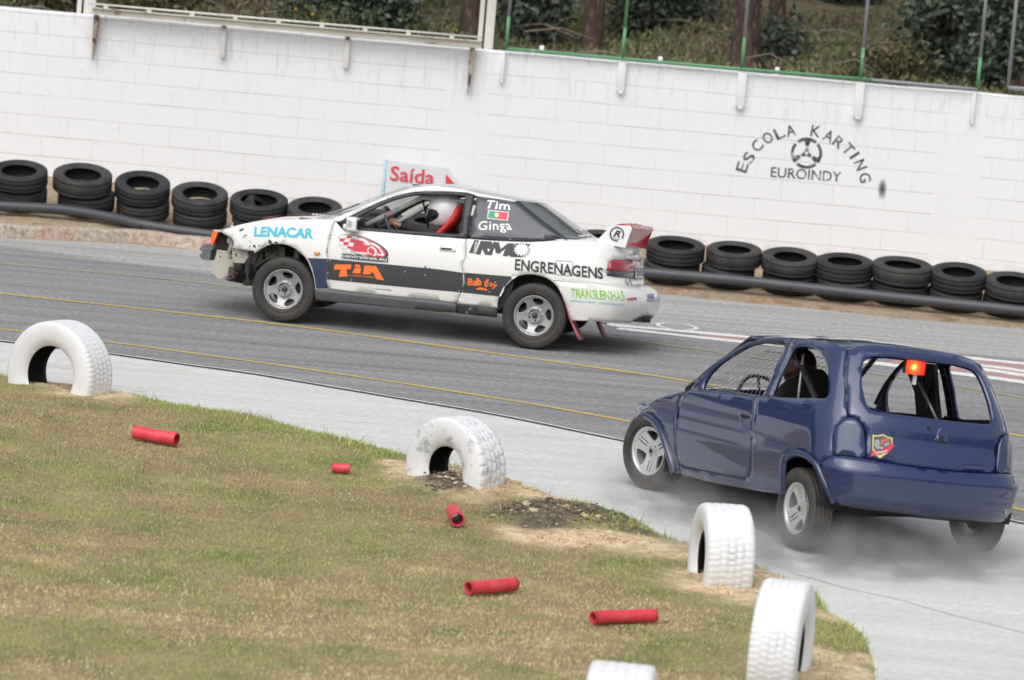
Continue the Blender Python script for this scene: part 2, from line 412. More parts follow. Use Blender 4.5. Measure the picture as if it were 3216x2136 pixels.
markings('white_line', [(xy([(2600,1098),(3097,1162),(3216,1180),(3500,1220)]), .22, MWHT)])
markings('white_line', [(xy([(2700,1135),(3110,1187),(3216,1202),(3500,1245)]), .24, MWHT)])
markings('red_stripe', [(xy([(2200,1055),(2359,1068),(3026,1133),(3216,1155),(3500,1185)]), .40, MRED)], .003)
markings('red_stripe', [(xy([(2600,1092),(3070,1154),(3216,1174),(3500,1210)]), .40, MRED)], .003)
markings('red_stripe', [(xy([(2800,1135),(3100,1172),(3216,1190),(3500,1232)]), .36, MRED)], .003)
# painted ring on the track
c = ground(2126, 1026); rp = [(c.x+.19*math.cos(a), c.y+.26*math.sin(a)) for a in np.linspace(0, 2*math.pi, 40)]
markings('white_ring_marking', [(rp, .045, MWHT)])
# thin joint beside the concrete
MJ = flat('joint_tar', (.10,.10,.10), .9)
markings('expansion_joint', [([(x, y+.13) for x, y in EDGE_NEAR], .03, MWHT), ([(x, y+.07) for x, y in EDGE_NEAR], .04, MJ)], .0045)
MCR = mat_paint('hairline_crack', (.45,.45,.46), .5, (.64,.64,.62))
markings('concrete_crack', [(xy([(2480,1800),(2660,1850),(2800,1880),(2960,1925),(3216,1990)]), .012, MCR)], .008)

# stone kerb on the left below the tyre row
def mat_kerb():
    m, t, b = nodemat('painted_kerb_stone'); v = coords(t)
    br = N(t, 'ShaderNodeTexVoronoi'); br.inputs['Scale'].default_value = 2.4; br.inputs['Randomness'].default_value = .6; t.links.new(coords(t, (1, .1, .1)), br.inputs['Vector'])
    a = ramp(t, br.outputs['Color'], [(.3, (.50,.44,.37)), (.6, (.50,.36,.32)), (.8, (.56,.50,.42))])
    c = ramp(t, noise(t, v, 22, 5), [(.35, (.62,.55,.42)), (.6, g3(1.05))])
    t.links.new(mix(t, 1, a, c, 'MULTIPLY'), b.inputs['Base Color']); b.inputs['Roughness'].default_value = .9; bump(t, b, noise(t, v, 30), .6, .01); return m
kp = [(x, float(far_edge(x))+.01) for x in np.linspace(-14, -1.6, 50)]
V, F = [], []
for i, (x, y) in enumerate(kp):
    h = .13*min(1, max(.15, (-1.6-x)/1.5)) + .008*math.sin(i*2.1); y += .02*math.sin(i*1.3)
    V += [(x, y, -.01), (x, y+.015, h-.015), (x, y+.04, h), (x, y+.20, h+.004), (x, y+.24, -.01)]
    if i:
        k = 5*i; F += [(k-5+j, k+j, k+j+1, k-4+j) for j in range(4)]
tag(fix_normals(mesh('stone_kerb', V, F, mat_kerb(), smooth=False)), kind='structure')

# ------------------------------------------------------------------ the white block wall
def mat_wall():
    m, t, b = nodemat('white_painted_block'); v = coords(t)
    sep = N(t, 'ShaderNodeSeparateXYZ'); t.links.new(v, sep.inputs[0]); cmb = N(t, 'ShaderNodeCombineXYZ')
    t.links.new(sep.outputs[0], cmb.inputs[0]); t.links.new(sep.outputs[2], cmb.inputs[1])
    wob = N(t, 'ShaderNodeTexNoise'); wob.inputs['Scale'].default_value = 1.1; t.links.new(v, wob.inputs['Vector'])
    ws = N(t, 'ShaderNodeVectorMath', operation='MULTIPLY_ADD'); t.links.new(wob.outputs['Color'], ws.inputs[0]); ws.inputs[1].default_value = (.022,.022,0); t.links.new(cmb.outputs[0], ws.inputs[2])
    br = N(t, 'ShaderNodeTexBrick', offset=.5)
    for k, x in (('Scale',1),('Mortar Size',.006),('Mortar Smooth',.35),('Brick Width',.565),('Row Height',.2235),('Bias',0)): br.inputs[k].default_value = x
    br.inputs['Color1'].default_value = (.81,.825,.86,1); br.inputs['Color2'].default_value = (.825,.84,.875,1); br.inputs['Mortar'].default_value = (.80,.80,.80,1)
    t.links.new(ws.outputs[0], br.inputs['Vector'])
    # joints: painted over in many places, dark where the paint has cracked
    crack = ramp(t, noise(t, coords(t, (1,1,2.5)), 1.7, 5, .7), [(.46, g3(.05)), (.66, g3(.75))])
    sw = N(t, 'ShaderNodeSeparateXYZ'); t.links.new(ws.outputs[0], sw.inputs[0])
    pp_ = N(t, 'ShaderNodeMath', operation='PINGPONG'); t.links.new(sw.outputs[1], pp_.inputs[0]); pp_.inputs[1].default_value = .2235/2
    hl_ = N(t, 'ShaderNodeMapRange'); t.links.new(pp_.outputs[0], hl_.inputs[0]); hl_.inputs[1].default_value = .0065; hl_.inputs[2].default_value = .0015
    cr2 = ramp(t, noise(t, coords(t, (.8,1,3)), 1.3, 6, .75), [(.40, g3(.08)), (.64, g3(.75))]); hj = N(t, 'ShaderNodeMath', operation='MULTIPLY'); t.links.new(hl_.outputs[0], hj.inputs[0]); t.links.new(cr2, hj.inputs[1])
    vj = N(t, 'ShaderNodeMath', operation='MULTIPLY'); t.links.new(br.outputs['Fac'], vj.inputs[0]); t.links.new(crack, vj.inputs[1]); vk = N(t, 'ShaderNodeMath', operation='MULTIPLY'); t.links.new(vj.outputs[0], vk.inputs[0]); vk.inputs[1].default_value = .45
    jf = N(t, 'ShaderNodeMath', operation='MAXIMUM'); t.links.new(hj.outputs[0], jf.inputs[0]); t.links.new(vk.outputs[0], jf.inputs[1])
    # plastered piers hide the joints
    pier = None
    for px, w in ((-.72, .24), (4.72, .25)):
        s = N(t, 'ShaderNodeMath', operation='SUBTRACT'); t.links.new(sep.outputs[0], s.inputs[0]); s.inputs[1].default_value = px
        a = N(t, 'ShaderNodeMath', operation='ABSOLUTE'); t.links.new(s.outputs[0], a.inputs[0])
        g = N(t, 'ShaderNodeMath', operation='GREATER_THAN'); t.links.new(a.outputs[0], g.inputs[0]); g.inputs[1].default_value = w
        if pier is None: pier = g.outputs[0]
        else:
            q = N(t, 'ShaderNodeMath', operation='MULTIPLY'); t.links.new(pier, q.inputs[0]); t.links.new(g.outputs[0], q.inputs[1]); pier = q.outputs[0]
    jj = N(t, 'ShaderNodeMath', operation='MULTIPLY'); t.links.new(jf.outputs[0], jj.inputs[0]); t.links.new(pier, jj.inputs[1])
    c = mix(t, jj.outputs[0], br.outputs['Color'], (.30,.27,.24))
    # vertical drips and stains, heaviest towards the coping, plus splashes of soil at the foot
    dr = ramp(t, noise(t, coords(t, (9,1,1.3)), 1.6, 5, .75), [(.53, g3(0)), (.70, g3(.6))])
    top = N(t, 'ShaderNodeMapRange'); t.links.new(sep.outputs[2], top.inputs[0]); top.inputs[1].default_value = 1.2; top.inputs[2].default_value = 1.95
    top.inputs[3].default_value = .16; top.inputs[4].default_value = 1
    d2 = N(t, 'ShaderNodeMath', operation='MULTIPLY'); t.links.new(dr, d2.inputs[0]); t.links.new(top.outputs[0], d2.inputs[1])
    c = mix(t, d2.outputs[0], c, (.46,.45,.43))
    sc = ramp(t, noise(t, coords(t, (1.4,1,3)), 5.5, 6, .8), [(.57, g3(0)), (.70, g3(.5))])
    lf = N(t, 'ShaderNodeMapRange'); t.links.new(sep.outputs[0], lf.inputs[0]); lf.inputs[1].default_value = -1; lf.inputs[2].default_value = -6; lf.inputs[3].default_value = .15; lf.inputs[4].default_value = 1
    s2 = N(t, 'ShaderNodeMath', operation='MULTIPLY'); t.links.new(sc, s2.inputs[0]); t.links.new(lf.outputs[0], s2.inputs[1])
    c = mix(t, s2.outputs[0], c, (.42,.41,.40))
    ft = N(t, 'ShaderNodeMapRange'); t.links.new(sep.outputs[2], ft.inputs[0]); ft.inputs[1].default_value = .22; ft.inputs[2].default_value = 0
    f1 = ramp(t, noise(t, v, 6, 5, .7), [(.42, g3(0)), (.62, g3(.8))]); f2 = N(t, 'ShaderNodeMath', operation='MULTIPLY'); t.links.new(ft.outputs[0], f2.inputs[0]); t.links.new(f1, f2.inputs[1])
    c = mix(t, f2.outputs[0], c, (.45,.38,.28))
    t.links.new(c, b.inputs['Base Color']); b.inputs['Roughness'].default_value = .75
    bf = N(t, 'ShaderNodeMath', operation='MULTIPLY_ADD'); t.links.new(br.outputs['Fac'], bf.inputs[0]); bf.inputs[1].default_value = -1; t.links.new(noise(t, v, 40, 4), bf.inputs[2])
    bump(t, b, bf.outputs[0], .35, .006); return m
WZ0 = .2; WTOP = 2.235
WROT = math.atan(WALL_M); MWALL = Matrix.Translation((0, WALL_Y, WZ0)) @ Matrix.Rotation(WROT, 4, 'Z')
MWALLM = mat_wall()
mb = MB(); n = 160; V, F = [], []
hh = lambda x: (WTOP-WZ0) - .0015*x + .006*math.sin(x*1.3) + .004*math.sin(x*7)
for i in range(n+1):
    x = -60 + 90*i/n; h = hh(x)
    V += [(x,0,-.4),(x,0,h-.012),(x,.012,h),(x,.188,h),(x,.2,h-.012),(x,.2,-.4)]
    if i:
        k = 6*i; F += [(k-6+j, k+j, k+j+1, k-5+j) for j in range(5)]
mb.add(V, F, MWALLM); wall = mb.build('block_wall', M=MWALL); fix_normals(wall)
tag(wall, 'long white painted concrete block wall behind the tyre row', 'wall')
def wl(sx, sy, out=.0):                      # wall-local point (x along, z up) at distance out before its face
    p = on_wall(sx, sy, out); q = MWALL.inverted() @ p; return Vector((q.x, q.y, q.z))
W_INV = MWALL.inverted()

# lettering and steering wheel emblem stencilled on the wall (paint on the wall: children of it)
def mat_stencil():
    m, t, b = nodemat('black_stencil_paint'); v = coords(t)
    n = noise(t, v, 9, 4); t.links.new(ramp(t, n, [(.35,(.035,.035,.04)),(.55,(.12,.125,.15)),(.68,(.50,.52,.56))]), b.inputs['Base Color']); b.inputs['Roughness'].default_value = .8; return m
MST = mat_stencil()
def wall_text(mb, s, c, ang, h, m, w=None, y=-.003, bold=.0, shear=0):
    V, F, sz = text_mesh(s, bold, shear); asp = sz[0]/sz[1]; ww = w or h*asp
    ca, sa = math.cos(ang), math.sin(ang)
    mb.add([(c[0] + (v[0]-.5)*ww*ca - (v[1]-.5)*h*sa, y, c[1] + (v[0]-.5)*ww*sa + (v[1]-.5)*h*ca) for v in V], F, m)
ctr = wl(2533, 480); mb = MB()
arc = [('E',(2331,525)),('S',(2352,495)),('C',(2378,458)),('O',(2411,433)),('L',(2448,418)),('A',(2483,410)),
       ('K',(2562,412)),('A',(2603,427)),('R',(2634,447)),('T',(2664,468)),('I',(2684,488)),('N',(2702,518)),('G',(2717,558))]
cc = wl(2528, 588)
for ch, p in arc:
    q = wl(*p); ang = math.atan2(q.z-cc.z, q.x-cc.x) - math.pi/2
    wall_text(mb, ch, (q.x, q.z), ang, .125, MST, w=.105 if ch != 'I' else .03, bold=.012)
q0, q1 = wl(2421, 540), wl(2642, 556)
wall_text(mb, 'EUROINDY', ((q0.x+q1.x)/2, (q0.z+q1.z)/2), math.atan2(q1.z-q0.z, q1.x-q0.x), .115, MST, w=(q1-q0).length, bold=.01)
e = wl(2533, 481); Ro, Ri = .172, .138
def ring_seg(a0, a1, r0, r1, y=-.003):
    A = np.linspace(a0, a1, 14); V = [(e.x+r*math.cos(a), y, e.z+r*math.sin(a)) for a in A for r in (r0, r1)]
    mb.add(V, [(2*i, 2*i+1, 2*i+3, 2*i+2) for i in range(13)], MST)
for k in range(4): ring_seg(R(54+k*90 - (0)), R(54+k*90+80), Ri, Ro)
for a in (90, 210, 330):
    a = R(a); d = Vector((math.cos(a), 0, math.sin(a))); n_ = Vector((-d.z, 0, d.x)); c0 = Vector((e.x, -.003, e.z))
    for r0, r1, w0, w1 in ((.015, .062, .026, .014), (.078, Ri+.003, .018, .034)):
        mb.add([c0+d*r0+n_*w0, c0+d*r1+n_*w1, c0+d*r1-n_*w1, c0+d*r0-n_*w0], [(0,1,2,3)], MST)
o = mb.build('stencilled_lettering', wall)
# black smudge of spray
def mat_smudge():
    m, t, b = nodemat('spray_smudge'); v = coords(t, kind='Generated')
    g = N(t, 'ShaderNodeTexGradient', gradient_type='SPHERICAL'); mp = N(t, 'ShaderNodeMapping'); mp.inputs['Location'].default_value = (-1,0,-1); mp.inputs['Scale'].default_value = (2,0,2)
    t.links.new(v, mp.inputs[0]); t.links.new(mp.outputs[0], g.inputs[0])
    b.inputs['Base Color'].default_value = (.05,.05,.055,1); b.inputs['Roughness'].default_value = .8
    t.links.new(ramp(t, g.outputs['Fac'], [(.1, g3(0)), (.9, g3(.8))]), b.inputs['Alpha']); return m
q = wl(2771, 590); mb = MB(); mb.add([(q.x-.06,-.004,q.z-.15),(q.x+.06,-.004,q.z-.15),(q.x+.06,-.004,q.z+.13),(q.x-.06,-.004,q.z+.13)], [(0,1,2,3)], mat_smudge()); mb.build('paint_smudge', wall)

# "Saida" exit sign: a board on a pale blue post before the wall
MSB = flat('sign_board', (.74,.77,.80), .5, var=.04); MBL = flat('pale_blue_post', (.42,.60,.74), .5); MRD = flat('red_sign_paint', (.72,.06,.08), .5, var=.05)
o0 = .32
t_ = empty('exit_sign', Matrix.Translation(tuple(on_wall(1212, 640, o0))), label='small white exit sign reading Saída with a red arrow, behind the white car', cat='sign')
TI = t_.matrix_world.inverted()
def sp(sx, sy, out=o0): return TI @ on_wall(sx, sy, out)
a, b_, c_, d_ = sp(1218, 503), sp(1408, 528), sp(1440, 572), sp(1206, 600)
e_ = Vector((c_.x, c_.y, d_.z)); f_ = Vector((a.x, a.y, d_.z-.02)); mb = MB()
Pf = [f_, e_, c_, b_, a]; back = [p + Vector((0,.02,0)) for p in Pf]
mb.add(Pf+back, [(0,1,2,3,4), (9,8,7,6,5)] + [(i, (i+1)%5+0, (i+1)%5+5, i+5) for i in range(5)], MSB)
fix_normals(mb.build('board', t_))
q0, q1 = sp(1224, 565, o0+.012), sp(1363, 580, o0+.012); V, F, sz = text_mesh('Saída', .012)
ang = math.atan2(q1.z-q0.z, q1.x-q0.x); L = (q1-q0).length; hgt = L*sz[1]/sz[0]*.92; mb = MB()
ux = (q1-q0).normalized(); uz = Vector((0,0,1))
mb.add([q0 + ux*(v[0]*L) + uz*(v[1]*hgt - .005) for v in V], F, MRD)
ta = [sp(1400, 546, o0+.012), sp(1400, 580, o0+.012), sp(1427, 576, o0+.012)]; mb.add(ta, [(0,1,2)], MRD); mb.build('lettering', t_)
zb = height(t_.location.x, t_.location.y) - t_.location.z
for sx in (1211, 1425):
    mb = MB(); p = sp(sx, 510, o0-.01); mb.tube([(p.x, p.y+.04, zb-.1), (p.x, p.y+.04, d_.z if sx > 1300 else a.z)], .02, MBL); mb.build('post', t_)

# ------------------------------------------------------------------ steel beam and fences on the wall
def mat_rust(name, col, rc=(.22,.12,.07), thr=.58):
    m, t, b = nodemat(name); v = coords(t)
    f = ramp(t, noise(t, v, 5.5, 6, .75), [(thr, g3(0)), (thr+.08, g3(1))])
    g = ramp(t, noise(t, v, 1.7, 3), [(.3, tuple(c*.8 for c in col)), (.7, col)])
    t.links.new(mix(t, f, g, rc), b.inputs['Base Color']); b.inputs['Roughness'].default_value = .6; return m
MCREAM = mat_rust('cream_painted_steel', (.68,.65,.58)); MWSTEEL = mat_rust('white_painted_steel', (.76,.74,.70), thr=.66)
MRUSTB = mat_rust('rusty_bracket', (.55,.50,.43), (.13,.07,.045), .44)
MGREEN = mat_rust('green_painted_tube', (.12,.33,.16), (.38,.40,.42), .60); MGREY = mat_rust('grey_tube', (.30,.32,.35), (.2,.42,.24), .70)
MWHITEP = flat('white_plaster_stub', (.80,.80,.81), .8, var=.05)
def pl(sx, sy, out): return on_wall(sx, sy, out)
a, b_ = pl(290, 33, .11), pl(1512, 139, .11)
root = empty('steel_beam_rail', Matrix.Translation(a), label='long cream steel beam with a thin rail, bracketed along the wall top', cat='beam')
def rel(p, o=None): return p - (o or a)
ux = (b_-a).normalized(); Lb = (b_-a).length; ang = math.atan2(ux.y, ux.x); MR = Matrix.Rotation(ang, 4, 'Z') @ Matrix.Rotation(-math.asin(ux.z), 4, 'Y')
mb = MB(); mb.box((Lb/2,0,0), (Lb,.05,.062), MCREAM, bev=.004)
mb.box((Lb/2,-.03,.033), (Lb,.09,.010), MCREAM); mb.box((Lb/2,-.03,-.033), (Lb,.09,.008), MCREAM)
mb.build('beam', root, MR)
mb = MB(); mb.tube([(-.05,-.02,.075), (Lb,-.02,.075)], .011, MWSTEEL)
for k in range(9): x = .15+k*Lb/9; mb.box((x,-.02,.052), (.05,.02,.03), MCREAM)
mb.build('rail', root, MR)
for sx, s0, s1, m_ in ((304, 48, 190, MRUSTB), (705, 76, 181, MWSTEEL), (1093, 112, 213, MWSTEEL), (1484, 147, 297, MRUSTB)):
    p, q = rel(pl(sx, s0, .05)), rel(pl(sx-.045*(s1-s0)-2, s1, .05)); mb = MB()
    q = Vector((p.x, p.y, q.z))
    if m_ is MRUSTB:      # tapered gusset: wide at the beam, a point at its foot
        V = []
        for yy in (-.055, .03):
            V += [(p.x-.028, p.y+yy*(1), p.z), (p.x+.03, p.y+yy, p.z), (p.x+.022, p.y+yy, (p.z+q.z)/2), (q.x-.004, q.y+yy*.5, q.z), (q.x-.016, q.y+yy*.5, q.z), (p.x-.024, p.y+yy, (p.z+q.z)/2)]
        mb.add(V, [(0,1,2,3,4,5), (11,10,9,8,7,6)] + [(i, i+6, (i+1)%6+6, (i+1)%6) for i in range(6)], m_); 
    else: mb.box(((p+q)/2), (.055,.06,(p-q).length), m_, bev=.004)
    mb.box((p.x, p.y-.035, p.z-.015), (.03,.02,.06), MRUSTB)
    fix_normals(mb.build('bracket', root))
# tall white posts
for (bx, by), w, dx, lab in (((281,45), .13, 0, 'short white steel post at the left end of the cream beam'), ((1533,157), .10, 0, 'tall white steel post between the cream beam and green fence')):
    p = pl(bx, by, -.26); mb = MB(); mb.box((0,0,1.4), (w,.09,3.4), MWSTEEL, bev=.006)
    mb.box((-w*.5-.05, -.02, 1.4), (.05,.05,3.4), MWSTEEL, bev=.004)
    tag(mb.build('steel_post', M=Matrix.Translation((p.x, p.y, p.z-.3))), lab, 'post')
# green tube fence on stubs
base0 = pl(1592, 155, .06); fence = empty('green_tube_fence', Matrix.Translation(base0), label='green and grey tube fence frame standing along the wall top', cat='fence')
fr = lambda p: p - base0
pA, pB, pC = [fr(pl(*q, .06)) for q in ((1592,153),(2738,251),(3072,281))]
mb = MB(); mb.tube([pA, fr(pl(2300,215,.06)), pB], .021, MGREEN); fence_o = mb.build('bottom_rail', fence)
mb = MB(); mb.tube([pB, pC], .019, MGREY); mb.build('bottom_rail', fence)
for sx, sy, m1, m2 in ((1590,150,MGREEN,MGREY),(1955,184,MGREEN,MGREEN),(2330,214,MGREEN,MGREY),(2703,247,MGREEN,MGREY),(3070,278,MGREEN,MGREY)):
    p = fr(pl(sx, sy, .06)); mb = MB(); mb.tube([p, p+Vector((0,0,.34))], .020, m1, 12); mb.tube([p+Vector((0,0,.34)), p+Vector((0,0,1.9))], .0195, m2, 12); mb.build('post', fence)
mb = MB(); mb.tube([pA+Vector((0,0,1.9)), pC+Vector((0,0,1.9))], .024, MGREEN); mb.build('top_rail', fence)
for sx, s0, s1, w in ((1582,162,254,.045),(1956,195,288,.085),(2333,227,336,.10),(2703,258,368,.10),(3060,290,382,.045)):
    p, q = fr(pl(sx, s0, .04)), fr(pl(sx-3, s1, .04)); mb = MB(); hgt = p.z-q.z
    mb.box((p.x, p.y+.02, (p.z+q.z)/2), (w,.09,hgt), MWHITEP, bev=.008); mb.box((p.x+.004, p.y-.005, q.z-.012), (w*.6,.05,.028), MWHITEP, bev=.006)
    mb.build('mounting_stub', fence)
g0 = pl(3166, 275, .02); f2 = empty('grey_gate_frame', Matrix.Translation(g0), label='grey tube gate frame at the right edge above the wall', cat='gate frame'); mb = MB()
q = pl(3420, 299, .02)-g0
mb.tube([(0,0,0), (0,0,1.9)], .021, MGREY, 12); mb.tube([(0,0,0), q], .024, MGREY, 12); mb.tube([(0,0,1.9), q+Vector((0,0,1.9))], .024, MGREY, 12)
mb.tube([(q.x*.46,q.y*.46,q.z*.46), (q.x*.46,q.y*.46,1.9)], .018, MGREEN, 12)
mb.build('frame', f2)
for k, (sx, sy) in enumerate(((1701,160),(2073,195),(2440,228))):
    p = pl(sx, sy, -.13); mb = MB(); mb.box((0,0,.005), (.05,.05,.11), MWHITEP, bev=.01)
    tag(mb.build('wall_stub', M=Matrix.Translation(p)), ['small white block on the wall top just right of the tall white post', 'small white block on the wall top right of the second green post', 'small white block on the wall top right of the third fence post'][k], 'block', 'small blocks on the wall top')
# ------------------------------------------------------------------ trees, bushes and undergrowth behind the wall
def leaf_cloud(C, S, elong=1.6, updir=0.0):        # C centres (n,3), S sizes (n) -> verts, faces (folded leaf quads)
    n = len(C); d = rng.normal(size=(n,3)); d[:,2] += updir; d /= np.linalg.norm(d, axis=1)[:,None]
    r = rng.normal(size=(n,3)); a = np.cross(d, r); a /= np.linalg.norm(a, axis=1)[:,None]
    L = (S*elong)[:,None]*d; Wd = (S*.5)[:,None]*a
    V = np.stack([C-L*.5, C+Wd, C+L*.5, C-Wd], 1).reshape(-1,3)
    F = np.arange(4*n).reshape(-1,4); return V, F
def fast_mesh(name, V, F, m, parent=None):
    me = bpy.data.meshes.new(name); nv, nf, k = len(V), len(F), F.shape[1]
    me.vertices.add(nv); me.vertices.foreach_set('co', np.asarray(V, np.float32).ravel())
    me.loops.add(nf*k); me.loops.foreach_set('vertex_index', F.astype(np.int32).ravel())
    me.polygons.add(nf); me.polygons.foreach_set('loop_start', np.arange(0, nf*k, k, dtype=np.int32)); me.polygons.foreach_set('loop_total', np.full(nf, k, np.int32))
    me.update(calc_edges=True); me.materials.append(m)
    o = bpy.data.objects.new(name, me); COL.objects.link(o)
    if parent is not None: o.parent = parent
    return o
def mat_leaf(name, stops, rough=.6, patch=None, ps=1.0):
    m, t, b = nodemat(name); g = N(t, 'ShaderNodeNewGeometry')
    c = ramp(t, g.outputs['Random Per Island'], stops)
    if patch:
        n = noise(t, coords(t), ps, 5, .65); c2 = ramp(t, g.outputs['Random Per Island'], patch)
        c = mix(t, ramp(t, n, [(.47, g3(0)), (.60, g3(1))]), c, c2)
    t.links.new(c, b.inputs['Base Color']); b.inputs['Roughness'].default_value = rough; b.inputs['Specular IOR Level'].default_value = .3
    return m
MBARK = None
def mat_bark():
    m, t, b = nodemat('pine_bark'); v = coords(t, (1,1,.35))
    vo = N(t, 'ShaderNodeTexVoronoi', feature='F1'); vo.inputs['Scale'].default_value = 16; t.links.new(v, vo.inputs['Vector'])
    t.links.new(mix(t, 1, ramp(t, vo.outputs['Distance'], [(.05,(.22,.14,.115)),(.45,(.075,.048,.04))]), ramp(t, noise(t, v, 4), [(.3,g3(.7)),(.7,g3(1.3))]), 'MULTIPLY'), b.inputs['Base Color'])
    b.inputs['Roughness'].default_value = .9; bump(t, b, vo.outputs['Distance'], .8, .03); return m
MBARK = mat_bark(); MBARK2 = flat('young_orange_bark', (.20,.10,.055), .85, var=.5, scale=7)
MPINE = mat_leaf('pine_needles', [(0,(.035,.06,.02)),(1,(.09,.12,.04))])
def hill_point(sx, sy):
    r = sight(sx, sy); t = 51.0/r[1]
    for k in range(600):
        P = CO + r*t
        if P[2] <= height(P[0], P[1]) and P[1] > wall_y(P[0])+.5: break
        t *= 1.0006
    return Vector(P)
def pine(sx, sy, w, label, m=MBARK, lean=0.0, H=9.0, group='pine trees behind the wall'):
    P = hill_point(sx, sy); s = FPX*K/((np.array(P)-CO)@CF); r = w/s/2
    root = empty('pine_tree', Matrix.Translation((P.x, P.y, P.z-.1)), label=label, cat='tree', group=group)
    V, F = [], []; seg = 14; zs = [0,.08,.2,.45,.9,1.6,2.6,4,5.5,7,H]
    for k, z in enumerate(zs):
        rr = r*(1.55 if z == 0 else 1.3 if z < .1 else 1.13 if z < .3 else 1.03 if z < .6 else 1-.6*z/H)
        cx, cy = lean*z + .05*math.sin(z*.9+sx), .04*math.sin(z*.7+sx)
        for q in range(seg):
            a = 2*math.pi*q/seg; f = 1+.07*math.sin(q*2.3+z*2)+.05*math.sin(q*5+sx)
            V.append((cx+rr*f*math.cos(a), cy+rr*f*math.sin(a), z))
        if k: F += [((k-1)*seg+q, (k-1)*seg+(q+1)%seg, k*seg+(q+1)%seg, k*seg+q) for q in range(seg)]
    mb = MB(); mb.add(V, F, m, True)
    br = random.Random(int(sx))
    for k in range(14):
        z = 4.2+k*.34; a = br.uniform(0, 6.28); L = br.uniform(.8, 1.9); c = Vector((lean*z, 0, z))
        mb.tube([c, c+Vector((math.cos(a)*L*.5, math.sin(a)*L*.5, .15)), c+Vector((math.cos(a)*L, math.sin(a)*L, .4))], [.05*r/.15,.03*r/.15,.01], m, 6)
    mb.build('trunk', root)
    n = 2600; ct = rng.normal(size=(26,3))*(1.1,1.1,1.4) + (lean*7,0,7); idx = rng.integers(0, 26, n)
    C = ct[idx] + rng.normal(size=(n,3))*.33; V, F = leaf_cloud(C, np.full(n,.05), 4.0); fast_mesh('crown', V, F, MPINE, root)
TR = [(1466,125,66,'brown pine trunk standing behind the right end of the cream beam'),
      (1842,178,64,'pine trunk with a flared foot just right of the tall white post'),
      (2334,232,86,'thick reddish pine trunk behind the third green fence post'),
      (2441,112,50,'dark pine trunk just right of the thick reddish one'),
      (2228,80,54,'dark pine trunk on the slope left of the thick reddish one'),
      (3204,300,84,'reddish pine trunk at the far right behind the grey gate frame'),
      (942,62,24,'thin orange-brown young pine trunk above the cream beam'),
      (1000,58,32,'dark young pine trunk beside the thin orange-brown one'),
      (826,50,15,'slim pale trunk above the middle of the cream beam'),
      (250,34,30,'pine trunk behind the short white post at the top left')]
for k, (sx, sy, w, lab) in enumerate(TR): pine(sx, sy, w, lab, MBARK2 if k in (6,) else MBARK, lean=random.uniform(-.02,.02), H=9 if w > 30 else 6.5)

EUC = mat_leaf('eucalyptus_leaves', [(0,(.035,.048,.035)),(.4,(.06,.085,.06)),(.75,(.095,.125,.09)),(.93,(.16,.19,.15)),(1,(.20,.16,.10))], .45)
DRY = mat_leaf('bramble_leaves', [(0,(.03,.035,.015)),(.4,(.07,.085,.03)),(.75,(.14,.12,.055)),(1,(.26,.17,.11))])
GORSE = mat_leaf('gorse_leaves', [(0,(.035,.05,.015)),(.55,(.085,.11,.03)),(.95,(.15,.15,.06)),(.96,(.40,.26,.04)),(1,(.48,.32,.05))])
def bush(name, sx, sy, w, h, m, lab, cat, n=2600, leaf=.045, grp=None, dense=.38, depth=.7):
    P = hill_point(sx, sy); root = empty(name, Matrix.Translation((P.x, P.y, P.z-.05)), label=lab, cat=cat, group=grp)
    mb = MB(); k = 9; tips = []
    for i in range(k):
        a = rng.uniform(0, 6.28); e = Vector((math.cos(a)*w*.42*rng.uniform(.3,1), math.sin(a)*depth*.4, h*rng.uniform(.5,.95))); tips.append(e)
        mb.tube([(0,0,0), e*.5+Vector((0,0,h*.1)), e], [.022,.014,.005], MBARK, 5)
    mb.build('stem', root)
    nc = 34; cs = np.concatenate([rng.uniform(-1,1,(nc,3))*(w*.46,depth*.45,h*.44)+(0,0,h*.52), np.array([tuple(t) for t in tips])])
    idx = rng.integers(0, len(cs), n); C = cs[idx] + rng.normal(size=(n,3))*dense*.38; C[:,2] = np.maximum(C[:,2], .02)
    V, F = leaf_cloud(C, leaf*rng.uniform(.6,1.3,n), 2.2); fast_mesh('foliage', V, F, m, root)
